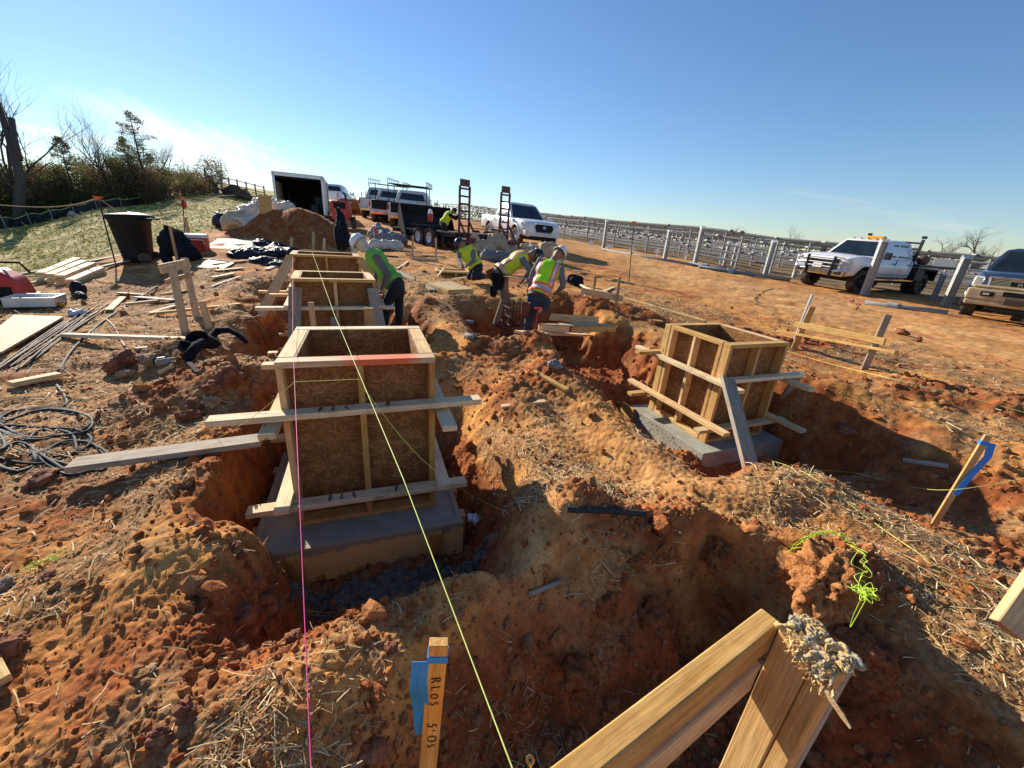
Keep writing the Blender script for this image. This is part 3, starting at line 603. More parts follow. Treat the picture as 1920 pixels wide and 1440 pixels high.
H1 = 1.17; W1, D1 = .92, .88
F1 = concrete_form('nearest open timber box form with orange sprayed front plate, on the board-edged footing', C1, TH1, .80, W1, D1, H1,
 [('f', .85, .36, .30, .02, W_PALE), ('f', .205, .26, .22, .01, W_PALE), ('l', .80, .20, .12, .0, W_PALE), ('l', .25, .16, .10, .0, W_PALE), ('r', .80, .30, .10, .0, W_PALE), ('r', .252, .14, .12, 0, W_PALE),
  ('b', .85, .28, .12, 0, W_PALE), ('b', .205, .30, .1, 0, W_PALE)], (W_NEW, W_PALE), paint=True)
# grade stamps on the two front wales: small dark marks
def stamp(px, name='grade_stamp', parent=F1, z=.85, x=0, n=3, w=.02):
    mb = MB(); random.seed(int(x * 100) + 5)
    for k in range(n):
        for j in range(4): mb.box((x + k * .075 + random.uniform(-.008, .008), -D1 / 2 - .02 - j * .016, z + .0205 + .0), (random.uniform(.012, .024), .009, .0012))
    emit(name, mb, INK, parent, world=False)['kind'] = 'stuff'
stamp(0, z=.858, x=-.24); stamp(0, z=.210, x=-.24); stamp(0, z=.866, x=.15, n=1); stamp(0, z=.213, x=.18, n=2)
F2 = concrete_form('right hand open timber box form on a bare grey concrete footing', C2, TH2, .70, .85, .94, 1.10,
 [('f', .74, .07, .28, .0, W_PALE), ('f', .20, .22, .24, .0, W_PALE), ('l', .715, .28, .36, .0, W_PALE), ('l', .245, .26, .38, .0, W_NEW), ('r', .69, .34, .12, 0, W_PALE), ('r', .24, .40, .1, 0, W_PALE),
  ('b', .74, .30, .1, 0, W_NEW), ('b', .20, .30, .12, 0, W_NEW)], (W_NEW,))
F3 = concrete_form('second form in the left row, behind the nearest one, braced by grey planks', C3, TH3, .88, .98, .86, 1.15,
 [('f', .80, .40, .22, 0, W_PALE), ('f', .24, .34, .2, 0, W_PALE), ('l', .84, .18, .2, 0, W_PALE), ('l', .28, .16, .2, 0, W_PALE), ('r', .84, .2, .1, 0, W_PALE), ('b', .80, .35, .18, 0, W_NEW), ('b', .24, .3, .3, 0, W_NEW)], (W_NEW,))
for x in (-.44, .44):   # the grey inclined planks nailed to its front
    board('brace', (x * 1.0, -.86 / 2 - .10, 1.06), (x * 1.22, -.86 / 2 - .42, .10), .14, .038, W_GREY, F3, up=(0, -1, 0), world=False)
board('brace', (-.04, -.55, .70), (-.08, -.62, .05), .089, .038, W_GREY, F3, up=(0, -1, 0), world=False)
F4 = concrete_form('third form in the left row, farthest, with two long splayed braces', C4, TH4, 1.0, 1.08, .8, .95, [('f', .35, .5, .2, 0, W_NEW), ('l', .38, .2, .2, 0, W_PALE)], (W_NEW, W_GOLD))
board('brace', (-.52, -.35, .9), (-1.0, -.95, .05), .14, .038, W_GOLD, F4, up=(0, -1, .3), world=False)
board('brace', (.52, -.35, .9), (1.25, -1.2, .0), .14, .038, W_GOLD, F4, up=(0, -1, .3), world=False)
# footings
def slab_mb(W, D, H, pits=0, M=None):
    mb = MB(); mb.box((0, 0, -H / 2), (W, D, H)); return mb
FT1 = thing('footing', 'nearest footing: grey concrete slab still inside its yellow edge boards', 'footing', (C1[0] - .03 * .9, C1[1] - .05, -.372), TH1)
emit('concrete_slab', slab_mb(1.26, 1.20, .30), CONC, FT1, world=False)
def cem():    # form board with cement slurry run down from its top edge
    m = N('slurry_board', .75, 0, .3); v = m.co(); g = m.noise(4, m.n('ShaderNodeMapping', {'Vector': v, 'Scale': (1, 9, 9)}).outputs[0], 5, .6, 1.0)
    wv = m.n('ShaderNodeTexWave', {'Vector': m.n('ShaderNodeMapping', {'Vector': v, 'Scale': (.5, 10, 5)}).outputs[0], 'Scale': 1.6, 'Distortion': 7., 'Detail': 3.}, wave_type='RINGS').outputs[1]
    c = m.mix(m.ramp(wv, [(.2, .3), (.9, .8)]), (.72, .44, .14), (.92, .66, .28)); sy = m.n('ShaderNodeSeparateXYZ', {0: v}).outputs[1]
    k = m.ramp(m.math('ADD', m.math('MULTIPLY', sy, 4.2), m.math('MULTIPLY', m.noise(3.2, v, 6, .7), 1.0)), [(.84, 0), (.92, 1)]); m.col(m.mix(m.math('MULTIPLY', k, .85), c, (.30, .28, .22))); m.bump(g, .3, .003); return m.m
SLUR = cem()
for a, b, u in (((-.67, -.619, -.135), (.67, -.619, -.135), (0, -1, 0)), ((.67, .619, -.135), (-.67, .619, -.135), (0, 1, 0)), ((-.649, .60, -.135), (-.649, -.60, -.135), (-1, 0, 0)), ((.649, -.60, -.135), (.649, .60, -.135), (1, 0, 0))):
    board('form_board', a, b, .285, .038, SLUR, FT1, up=u, world=False)
for x, y, u, tl in ((-.42, -.66, (0, -1, 0), .05), (.47, -.66, (0, -1, 0), -.03), (-.69, -.35, (-1, 0, 0), .04), (-.69, .4, (-1, 0, 0), 0), (.69, -.2, (1, 0, 0), 0), (.69, -.50, (1, 0, 0), 0)):
    board('peg', (x, y, -.02), (x + tl, y, -.42), .085, .036, W_GOLD, FT1, up=u, world=False)
FT2 = thing('footing', 'bare grey concrete footing slab under the right hand form', 'footing', (C2[0] - .0, C2[1] - .03, -.402), TH2)
mb = slab_mb(1.20, 1.24, .42); emit('concrete_slab', mb, CONC, FT2, world=False, bevel=.008)
mb = MB(); random.seed(3)
for k in range(60):     # blow holes in the cast face
    yy = random.uniform(-.5, .58); zz = -random.uniform(.04, .24); mb.ell((-.6, yy, zz), (.002, random.uniform(.004, .010), random.uniform(.004, .012)), 5)
emit('blow_holes', mb, BLKF, FT2, world=False); FT2.children[-1]['kind'] = 'stuff'
board('form_board', (-.62, .50, -.14), (-.62, .75, -.14), .28, .036, W_GOLD, FT2, up=(-1, 0, 0), world=False)
FT3 = thing('footing', 'board edged footing under the second form of the left row', 'footing', (C3[0], C3[1], -.272), TH3)
emit('concrete_slab', slab_mb(1.24, 1.2, .25), CONC, FT3, world=False)
for a, b, u in (((-.66, -.619, -.12), (.66, -.619, -.12), (0, -1, 0)), ((-.640, .60, -.12), (-.640, -.60, -.12), (-1, 0, 0)), ((.640, -.60, -.12), (.640, .60, -.12), (1, 0, 0))):
    board('form_board', a, b, .24, .036, W_GREY, FT3, up=u, world=False)
FT4 = thing('footing', 'footing under the farthest form of the left row', 'footing', (C4[0], C4[1], .045), TH4); emit('concrete_slab', slab_mb(1.2, 1.1, .3), CONC, FT4, world=False)
# braces of form 2: loose planks leaning on it
a = PZ(1356, 728, .36); b = PZ(1424, 915, -.05)
tag(board('brace_plank', a + Vector((-.02, -.06, .12)), b + Vector((0, 0, -.05)), .15, .036, W_GREY, up=(.2, -1, .2)), 'wide grey plank propped against the near corner of the right hand form', 'plank')
tag(board('brace_plank', PZ(1500, 698, .36), PZ(1452, 775, -.25), .10, .036, W_GREY, up=(.2, -1, .2)), 'grey plank propped behind the right side of the right hand form', 'plank')
tag(board('wood_block', PZ(1440, 890, -.1), PZ(1447, 915, -.14), .10, .05, W_GOLD), 'short wooden block at the foot of the leaning grey plank', 'block')
# ---------------- batter boards ----------------
def hole(o): return o
NB = thing('batter_board', 'close double board frame at bottom right, its post head splintered by hammering', 'batter board', (0, 0, 0))
def PDv(px, py, d): return PD(px, py, d)
# measured: the rails' top faces are 89 mm wide about 0.62 m in front of the lens
ra = PD(1446, 1152, .86); rb = PZ(1085, 1436, ra.z); dirn = (rb - ra).normalized(); rb0 = ra + dirn * 1.1
nrm = Vector((dirn.y, -dirn.x, 0)).normalized(); nrm = nrm if nrm.y > 0 else -nrm        # pointing away from the camera
board('rail', ra + Vector((0, 0, -.045)), rb0 + Vector((0, 0, -.045)), .04, .089, W_GOLD, NB, bevel=.003)
board('rail', ra + Vector((0, 0, -.145)) + dirn * .03 - nrm * .006, rb0 + Vector((0, 0, -.145)) - nrm * .006, .04, .089, W_GOLD, NB, bevel=.003)
zt = ra.z + .012; cA = PZ(1462, 1172, zt); cB = PZ(1566, 1268, zt); ax = (cB - cA); wpost = ax.length; ax.normalize(); nf = Vector((ax.y, -ax.x, 0)); nf = nf if nf.y < 0 else -nf; print('post', wpost, ax, nf, ra, rb)
pt = cA + ax * wpost * .5
w1_ = wpost * .66
board('post', cA + ax * w1_ * .5 - nf * .02, cA + ax * w1_ * .5 - nf * .02 - Vector((0, 0, 1.4)), w1_ - .002, .040, W_GOLD, NB, up=nf, bevel=.003)
board('post', cA + ax * (w1_ + (wpost - w1_) * .5) - nf * .022 - Vector((0, 0, .006)), cA + ax * (w1_ + (wpost - w1_) * .5) - nf * .022 - Vector((0, 0, 1.4)), wpost - w1_, .040, W_GOLD, NB, up=nf, bevel=.003)
board('post', cA + ax * wpost * .5 - nf * .062 - Vector((0, 0, .004)), cA + ax * wpost * .5 - nf * .062 - Vector((0, 0, 1.4)), wpost * .96, .038, W_GREY, NB, up=nf, bevel=.003)
# splintered head
random.seed(5); mb = MB(); hw_ = wpost / 2; pr = []
for k in range(36):
    u = random.uniform(-.92, 1.0); v = random.uniform(.0, .078); pr.append(egg(pt + ax * u * hw_ - nf * v + Vector((0, 0, random.uniform(-.002, .004))), (random.uniform(.008, .015), random.uniform(.008, .014), random.uniform(.004, .008))))
for k in range(12): u = random.uniform(-.1, 1.0); pr.append(egg(pt + ax * u * hw_ + nf * .001 - Vector((0, 0, random.uniform(.0, .035) * (1 - abs(u - .4)))), (.013, .007, .014)))
def _mash(co):
    o_ = co.copy()
    for i, c_ in enumerate(co): v_ = Vector(c_); o_[i] = c_ + np.array(mnoise.noise_vector(v_ * 90)) * .0050 + np.array(mnoise.noise_vector(v_ * 260)) * .0030
    return o_
MASH = N('mashed_fibre', .95, 0, .1); _v = MASH.co(); MASH.col(MASH.mix(MASH.ramp(MASH.noise(28, _v, 5, .6), [(.42, 0), (.6, 1)]), (.62, .42, .17), (.34, .30, .23))); MASH.bump(MASH.noise(500, _v, 3), .8, .002)
emit('mashed_top', blob(pr, .0019, [MASH.m], None, 1, _mash), None, NB)
for k in range(230):     # torn fibres curling over the face and the right edge
    u = random.uniform(-.6, 1.05); dz = random.random() ** 1.5 * .055 * (1 - .8 * abs(u - .45)); p = pt + ax * u * hw_ + nf * .004 - Vector((0, 0, dz)) - nf * (random.random() * .08 if k % 3 == 0 else 0) + Vector((0, 0, .008 if k % 3 == 0 else 0)); d = (nf * random.uniform(.0, .7) + ax * random.gauss(.1, .4) + Vector((0, 0, random.uniform(-1, .9)))).normalized()
    mb.bar(p, p + d * random.uniform(.006, .020), random.uniform(.0015, .006), random.uniform(.0005, .0016), up=(random.random() - .5, 1, .3))
s0 = pt + ax * hw_ * .5 + nf * .002 + Vector((0, 0, -.03)); mb.tube([s0, s0 + ax * .035 + Vector((0, 0, -.010)) + nf * .006, s0 + ax * .062 + Vector((0, 0, -.020)) + nf * .008, s0 + ax * .078 + Vector((0, 0, -.026)) + nf * .01], [.006, .005, .0045, .002], 5)
emit('splintered_head', mb, W_NEW, NB)['kind'] = 'stuff'
# right edge board
tag(board('board', PD(1885, 1180, 1.45), PD(1990, 1030, 1.5), .09, .038, W_GOLD, up=(-.35, -1, .35), bevel=.003), 'thick golden board entering at the right edge, propped on straw', 'board', 'loose boards')
def stake(px, py, H, label, w=.05, t=.024, lean=(0, 0), mat=W_STAKE, group='wooden stakes', name='stake', below=.2, P=None, rot=0):
    p = P or PG(px, py); top = p + Vector((lean[0], lean[1], H)); d = (top - p).normalized(); mb = MB(); L = H + below
    u = Vector((math.cos(rot), math.sin(rot), 0)); M = bmat(p - d * below, top, u); mb.box((0, 0, 0), ((top - p).length + below, w, t)); return tag(emit(name, mb, mat, M=M, bevel=.002), label, 'stake', group), top
# ribbon stake, front centre, lettering down its face
st = PD(823, 1203, .80); sb = PD(797, 1500, .93); sdn = (sb - st).normalized()
RS = thing('survey_stake', 'lettered survey stake tied with blue ribbon, bottom centre', 'stake', st + sdn * .8)
fac = (Vector(EYE) - st); fac = (fac - sdn * fac.dot(sdn)).normalized(); sid = sdn.cross(fac).normalized()
board('stake_body', st, st + sdn * .8, .038, .022, W_GOLD, RS, up=fac, bevel=.0015)
def text_mesh(body, size, M, mat, parent, name='lettering', depth=.0008, sx=1):
    cu = bpy.data.curves.new('t', 'FONT'); cu.body = body; cu.size = size; cu.extrude = depth; cu.offset = -size * .016; cu.align_x = 'CENTER'; cu.align_y = 'CENTER'; o = bpy.data.objects.new('t', cu); COL.objects.link(o)
    me = bpy.data.meshes.new_from_object(o.evaluated_get(bpy.context.evaluated_depsgraph_get())); bpy.data.objects.remove(o); bpy.data.curves.remove(cu); me.materials.clear(); me.materials.append(mat)
    for v in me.vertices: v.co.x *= sx
    return emit(name, me, mat, parent, M=M)
random.seed(17)
for tx, off, szz in (('R', .088, .030), ('L', .110, .028), ('O', .132, .024), ('S', .153, .026), ('5', .216, .030), ("'", .231, .028), ('O', .256, .028), ('S', .277, .024)):
    c = st + sdn * off + fac * .0118 + sdn.cross(fac) * random.uniform(-.002, .002); ang = random.uniform(-.22, .22); X = (sdn * math.cos(ang) + fac.cross(sdn) * math.sin(ang)).normalized(); Yv = fac.cross(X); M = Matrix((X, Yv, fac)).transposed().to_4x4(); M.translation = c; text_mesh(tx, szz, M, INK, RS, name='marker_letter', sx=random.uniform(.75, .95))
def ribbon(mb, pts, w, up):
    for i in range(len(pts) - 1): mb.bar(pts[i], pts[i + 1] + (pts[i + 1] - pts[i]) * .05, w, .0012, up=up)
mb = MB(); c = st + sdn * .034
for k in (-1, 1): mb.bar(c + sid * -.0205, c + sid * .0205, .017, .002, up=fac) if False else None
mb.box((0, 0, 0), (.042, .016, .026), Matrix.Translation(c) @ Matrix((sid, sdn, fac)).transposed().to_4x4())
emit('ribbon_wrap', mb, RIBB, RS)
mb = MB(); s_ = sid if (sid.x < 0) else -sid
for j, (ln, off, w_) in enumerate(((.235, .022, .021), (.185, .007, .017))):
    top_ = c + s_ * .018 + fac * .012; pts = [top_, top_ + s_ * off + fac * .004 + Vector((0, 0, -.004)), top_ + s_ * (off + .004) + Vector((0, 0, -ln * .3)) + fac * .008, top_ + s_ * off + Vector((0, 0, -ln * .65)) + fac * (.004 + .006 * j), top_ + s_ * (off - .003) + Vector((0, 0, -ln))]
    vs = []; fs = []
    for i, p in enumerate(pts): hw = s_ * w_ * (.15 if i == 0 else .5); vs += [p - hw, p + hw + fac * .003 * (-1) ** i]
    mb.add(vs, [(2 * i, 2 * i + 1, 2 * i + 3, 2 * i + 2) for i in range(len(pts) - 1)])
o = emit('ribbon_tail', mb, RIBB, RS); sm = o.modifiers.new('s', 'SOLIDIFY'); sm.thickness = .001
# right ribbon stake
st2 = PD(1853, 816, 2.75); sb2 = PG(1744, 995); RS2 = thing('survey_stake', 'thin survey stake with long blue ribbon leaning at the right edge', 'stake', sb2)
board('stake_body', st2, sb2 + (sb2 - st2) * .08, .038, .02, W_GOLD, RS2, up=(-.4, -1, 0), bevel=.0015)
d2 = (sb2 - st2).normalized(); mb = MB(); mb.box((0, 0, 0), (.03, .045, .028), bmat(st2 + d2 * .04, st2 + d2 * .08, (-.4, -1, 0))); emit('ribbon_wrap', mb, RIBB, RS2)
mb = MB(); t0 = st2 + d2 * .05 + Vector((.03, -.02, 0)); pts = [t0, t0 + Vector((.008, -.012, -.10)), t0 + Vector((-.03, -.01, -.25)), t0 + Vector((-.075, -.02, -.42))]
vs = []
for i, p in enumerate(pts): hw = Vector((.02, -.01, 0)) * (1 - .1 * i); vs += [p - hw, p + hw]
mb.add(vs, [(2 * i, 2 * i + 1, 2 * i + 3, 2 * i + 2) for i in range(3)]); o = emit('ribbon_tail', mb, RIBB, RS2); sm = o.modifiers.new('s', 'SOLIDIFY'); sm.thickness = .001
# right batter board frame
bL = PG(1490, 653); bR = PG(1622, 697)
BR = thing('batter_board', 'double board frame on two leaning stakes right of the right hand form', 'batter board', (bL + bR) / 2)
tL = bL + Vector((.02, .0, .62)); tR = bR + Vector((.06, 0, .60))
def PL(px, py, a):      # point on the vertical plane through the two stakes
    n = Vector((bR - bL).cross(Vector((0, 0, 1)))); r = Vector(ray(px, py)); E_ = Vector(EYE); return E_ + r * ((bL - E_).dot(n) / r.dot(n))
board('stake', PL(1524, 575, 0), PL(1480, 672, 0), .08, .036, W_GOLD, BR, up=(-.4, -1, 0)); board('stake', PL(1666, 590, 0), PL(1612, 712, 0), .075, .036, W_GREY, BR, up=(-.4, -1, 0))
fo = Vector((-.05, -.05, 0)).normalized() * .04
board('rail', PL(1492, 607, 0) + fo, PL(1660, 640, 0) + fo, .089, .038, W_NEW, BR, up=(-.4, -1, 0)); board('rail', PL(1463, 612, 0) + fo * .99 + Vector((0, 0, -.07)), PL(1684, 656, 0) + fo + Vector((0, 0, -.03)), .04, .089, W_NEW, BR, up=(-.3, -1, .15))
o, _ = stake(1500, 640, .78, 'grey metal pipe stake behind the right board frame', lean=(.05, 0), mat=GALV, name='pipe_stake', w=.045, t=.045, P=PG(1496, 645) + Vector((.1, .25, 0))); o.modifiers.clear()
me = MB(); me.tube([(-.49, 0, 0), (.49, 0, 0)], .024, 14); o.data = (lambda m_: m_)(bpy.data.meshes.new('pipe_stake')); o.data.from_pydata([tuple(v) for v in me.v], [], me.f); o.data.materials.append(GALV)
# left batter board (two posts, cross pieces)
lb = PG(348, 626); lb2 = PG(369, 597)
LB = thing('batter_board', 'tall two stake board frame beside the black tool belt, left of the forms', 'batter board', lb)
dl = (Vector(ray(345, 560))).dot(Vector(_fw))
def at_depth(px, py, P0): c = RM.T @ (np.array(P0) - EYE); return PD(px, py, c[2])
board('stake', at_depth(322, 497, lb), at_depth(351, 640, lb), .085, .036, W_STAKE, LB, up=(.5, -1, 0)); board('stake', at_depth(345, 484, lb2), at_depth(371, 602, lb2), .08, .036, W_STAKE, LB, up=(.5, -1, 0))
q0 = at_depth(304, 506, lb) ; q1 = at_depth(352, 494, lb2) + Vector((0, 0, 0)); fo = (q1 - q0).normalized() * .1
board('rail', q0 + Vector((-.06, .04, 0)), q1 + Vector((-.03, .06, 0)), .12, .036, W_STAKE, LB, up=(.6, -1, 0)); board('rail', q0 + Vector((-.02, .04, -.16)), q1 + Vector((0, .06, -.15)), .06, .036, W_STAKE, LB, up=(.6, -1, 0))
stake(393, 616, .36, 'short stake right of the tall two stake frame', w=.075, t=.036, lean=(-.03, 0), rot=-1.1)
# small pegs between near and second form
stake(0, 0, .28, 'narrow stake standing behind the near form, left one', P=PZ(588, 612, .40), w=.06, rot=-1.2); stake(0, 0, .22, 'broad wooden block standing behind the right corner of the near form', P=PZ(693, 612, .42), w=.11, t=.04, rot=-1.2)
# middle batter board (behind the right form)
m1 = PG(1110, 570); m2 = PG(1155, 588); MBd = thing('batter_board', 'two thin stakes with a board between them, beyond the middle trench', 'batter board', (m1 + m2) / 2)
board('stake', at_depth(1117, 518, m1), at_depth(1109, 575, m1), .05, .03, W_STAKE, MBd, up=(-.2, -1, 0)); board('stake', at_depth(1162, 520, m2), at_depth(1153, 590, m2), .05, .03, W_STAKE, MBd, up=(-.2, -1, 0))
board('rail', at_depth(1090, 545, m1), at_depth(1168, 560, m2), .12, .036, W_NEW, MBd, up=(-.3, -1, 0))
m1 = PG(772, 486); m2 = PG(818, 492); MB2 = thing('batter_board', 'two thin stakes with a low board left of the kneeling worker', 'batter board', (m1 + m2) / 2)
board('stake', at_depth(774, 441, m1), at_depth(773, 488, m1), .06, .03, W_STAKE, MB2, up=(.2, -1, 0)); board('stake', at_depth(817, 446, m2), at_depth(818, 492, m2), .06, .03, W_STAKE, MB2, up=(.2, -1, 0)); board('rail', at_depth(770, 484, m1), at_depth(822, 489, m2), .10, .036, W_NEW, MB2, up=(.2, -1, 0))
m1 = PG(547, 474) ; MB3 = thing('batter_board', 'three stakes with a cross board behind the farthest form', 'batter board', m1)
for px, y0, y1 in ((546, 446, 478), (587, 435, 476), (607, 447, 478)): board('stake', at_depth(px + 1, y0, m1), at_depth(px, y1, m1), .07, .036, W_STAKE, MB3, up=(.2, -1, 0))
board('rail', at_depth(541, 471, m1), at_depth(613, 473, m1), .12, .036, W_GOLD, MB3, up=(.2, -1, 0))
# ---------------- loose boards (photo positions) ----------------
plank((133, 872), (492, 824), .13, .038, W_GREY, 'long weathered board running from the coiled hose to the near form', z0=.11, z1=.16)
plank((123, 634), (365, 643), .075, .040, W_PALE, 'long white painted board lying beside the black tool belt')
plank((255, 662), (455, 636), .07, .038, W_GREY, 'grey board crossing under the black tool belt')
plank((22, 729), (115, 710), .09, .045, W_NEW, 'short yellow block by the rods, left edge')
plank((290, 592), (453, 575), .085, .035, W_NEW, 'board lying behind the short stake')
plank((940, 768), (1022, 758), .06, .022, W_STAKE, 'short grey marked board on the sunlit ridge', dz0=.02)
plank((1000, 702), (1063, 738), .055, .03, W_NEW, 'thin board lying on the ridge pointing at the right form')
plank((1100, 545), (1322, 606), .10, .038, W_NEW, 'long pale board on the soil behind the right form', dz0=.06)
plank((1215, 604), (1240, 606), .10, .03, W_GOLD, 'short scrap board behind the right form')
plank((1690, 868), (1775, 880), .06, .025, W_GREY, 'weathered board half in the shade near the ribbon stake')
plank((992, 1122), (1050, 1098), .018, .014, W_GREY, 'thin weathered stick in the shaded soil', name='stick', cat='stick', group='sticks')
plank((5, 1296), (-20, 1245), .06, .03, W_NEW, 'board end cut by the left edge of the picture')
plank((0, 1490 - 230), (10, 1275), .04, .02, W_GOLD, 'second board end at the left edge of the picture') if False else None
plank((398, 524), (440, 516), .10, .03, W_PALE, 'small pale board left of the farthest form')
plank((185, 498), (232, 492), .09, .03, W_NEW, 'short board at the foot of the black rope pole')
plank((30, 520), (240, 480), .12, .04, W_GREY, 'dark beam along the edge of the meadow')
plank((60, 535), (250, 490), .10, .04, W_GREY, 'second dark beam along the edge of the meadow')
plank((655, 548), (832, 602), .14, .035, W_GREY, 'long grey plank leaning into the trench by the left worker', z0=.42, z1=-.02)
plank((746, 512), (812, 548), .16, .035, W_GREY, 'wide grey plank lying left of the stacked panel')
plank((905, 520), (918, 560), .12, .035, W_NEW, 'pale board standing against the trench edge by the bending worker', z0=.35, z1=.05)
plank((972, 628), (1105, 632), .14, .034, W_NEW, 'lowest board under the panel at the trench edge')
plank((540, 455), (650, 452), .1, .05, W_GOLD, 'long board lying before the dirt heap')
plank((1020, 500), (1055, 470), .1, .04, W_GOLD, 'upright board scrap behind the blanket') if False else None
random.seed(21)
SCR = [((400, 498), (470, 490)), ((405, 510), (455, 505)), ((380, 487), (430, 492)), ((445, 462), (490, 458)), ((420, 470), (480, 462)), ((500, 507), (540, 492)), ((395, 540), (452, 520)), ((640, 462), (668, 470)), ((690, 478), (745, 482)), ((690, 494), (750, 500)), ((700, 486), (760, 490)),
       ((745, 505), (765, 492)), ((770, 499), (830, 500)), ((760, 478), (835, 484)), ((735, 470), (790, 474)), ((1085, 535), (1130, 560)), ((1150, 540), (1120, 552)), ((850, 525), (885, 520)), ((238, 575), (300, 568)), ((255, 560), (330, 566)), ((280, 590), (330, 575)), ((220, 552), (275, 556)), ((300, 555), (350, 548)), ((205, 585), (232, 560)), ((310, 575), (350, 570))]
SLB = ['thin scrap flat on the straw just beyond the black jacket', 'scrap strip before the broken sheet', 'short scrap near the cooler', 'scrap lying before the large plywood sheet', 'longer scrap beside the large plywood sheet', 'scrap on the left side of the farthest form', 'scrap pointing from the bin towards the farthest form', 'small scrap by the hanging jacket', "scrap right of the left worker's helmet", 'second scrap right of the left worker', 'third scrap right of the left worker', 'short slanted scrap left of the thin stakes', 'long flat scrap at the foot of the thin stakes', 'scrap before the thin stakes', 'scrap behind the thin stakes', "scrap behind the right worker's pouch", 'scrap crossing under the middle board frame', 'scrap before the small half built form', 'leftmost scrap in the litter by the left board frame', 'second scrap in the litter by the left board frame', 'low scrap in the litter by the left board frame', 'pale scrap high in the litter by the left board frame', 'flat scrap behind the left board frame', 'steep scrap at the left of the litter heap', "scrap under the left board frame's rail"]
for i, (a, b) in enumerate(SCR):
    plank(a, b, random.choice((.06, .09, .12)), random.choice((.012, .02, .038)), random.choice((W_PALE, W_GREY, W_NEW, W_STAKE)), SLB[i], group='timber scraps', name='timber_scrap', cat='timber scrap', dz0=.02)
# osb sheets and panels
def sheet(corners, t, mat, label, name='osb_sheet', lift=.02, zs=None):
    P = [PG(*c) for c in corners] if zs is None else [PZ(*c, z) for c, z in zip(corners, zs)]; z = max(p.z for p in P) if zs is None else None
    mb = MB(); vs = [p + Vector((0, 0, lift)) for p in P]; vs = vs + [v + Vector((0, 0, t)) for v in vs]; mb.add(vs, [(3, 2, 1, 0), (4, 5, 6, 7), (0, 1, 5, 4), (1, 2, 6, 5), (2, 3, 7, 6), (3, 0, 4, 7)]); c = sum(P, Vector()) / 4
    mb.v = [tuple(Vector(v) - c) for v in mb.v]; return tag(emit(name, mb, mat, M=Matrix.Translation(c)), label, 'sheet')
sheet([(-60, 672), (8, 672), (122, 603), (30, 600)], .024, OSB_L, 'pale OSB sheet lying by the red generator, left edge', lift=.05)
sheet([(384, 468), (408, 450), (480, 450), (470, 470)], .02, OSB_L, 'OSB sheet lying beyond the black jacket')
sheet([(365, 504), (390, 490), (440, 496), (420, 507)], .02, OSB_L, 'broken OSB sheet near the farthest form')
sheet([(580, 466), (565, 456), (600, 456), (612, 466)], .02, OSB_L, 'small OSB piece behind the farthest form')
def panel_thing(c4, label, h=.09, z=.3):
    P = [PZ(*c, z) for c in c4]; r = thing('form_panel', label, 'form panel', sum(P, Vector()) / 4)
    mb = MB(); vs = P + [p + Vector((0, 0, .014)) for p in P]; mb.add(vs, [(3, 2, 1, 0), (4, 5, 6, 7), (0, 1, 5, 4), (1, 2, 6, 5), (2, 3, 7, 6), (3, 0, 4, 7)]); emit('osb_sheet', mb, OSB_L, r)
    for i in range(4): a, b = P[i], P[(i + 1) % 4]; u = (b - a).normalized() * .02; board('frame_board', a + u - Vector((0, 0, h / 2 + .001)), b - u - Vector((0, 0, h / 2 + .001)), .038, h, W_NEW, r)
    return r
panel_thing([(801, 531), (842, 545), (887, 543), (846, 529)], 'OSB faced form panel lying flat left of the trench', .09, .42)
panel_thing([(1008, 609), (1070, 612), (1157, 611), (1100, 605)], 'framed form panel lying on boards at the trench edge', .09, .32)
plank((1030, 594), (1122, 600), .11, .038, W_NEW, 'pale board on edge behind the framed panel at the trench edge', z0=.32, z1=.32, roll=1.2)
# small half built form in front of the kneeling worker
c = PZ(850, 505, .55); SF = thing('concrete_form', 'small half built form box in front of the kneeling worker', 'formwork', c - Vector((0, 0, .30)), .35, 'timber pier forms along the trench')
for (a, b, u) in (((-.42, -.35, .27), (.42, -.35, .27), 1), ((-.42, .35, .27), (.42, .35, .27), 1), ((-.42, -.35, .02), (.42, -.35, .02), 1), ((-.42, -.30, .27), (-.42, .30, .27), 1), ((.42, -.30, .27), (.42, .30, .27), 1)): board('plate', a, b, .089, .038, W_NEW, SF, world=False)
for x in (-.40, 0, .40): board('stud', (x, -.35, .04), (x, -.35, .25), .038, .085, W_NEW, SF, up=(0, -1, 0), world=False)
mb = MB(); mb.box((0, -.30, .145), (.82, .012, .22)); emit('osb_sheet', mb, OSB_D, SF, world=False)
board('brace', (-.62, -.5, -.02), (-.32, -.45, .36), .06, .03, W_PALE, SF, world=False); board('brace', (-.6, -.4, .05), (-.2, -.38, .02), .089, .03, W_PALE, SF, world=False)
# lumber bundle at left: four stacks, each a few boards
la = PG(95, 532); lbv = PG(168, 488)
for k in range(4):
    a0 = PG(82 + k * 17, 531 + k * 3); b0 = PG(150 + k * 13, 500 + k * 5)
    for j in range(4 - (k == 3)):
        off = Vector((random.uniform(-.02, .02), random.uniform(-.03, .03), .03 + j * .052)); tag(board('stacked_board', a0 + off, b0 + off, .15, .048, W_PALE), 'grey white %s board of the %s stack at the meadow edge' % (('lowest', 'second lowest', 'third lowest', 'uppermost')[j], ('leftmost', 'second', 'third', 'rightmost')[k]), 'board', 'boards stacked at the meadow edge')
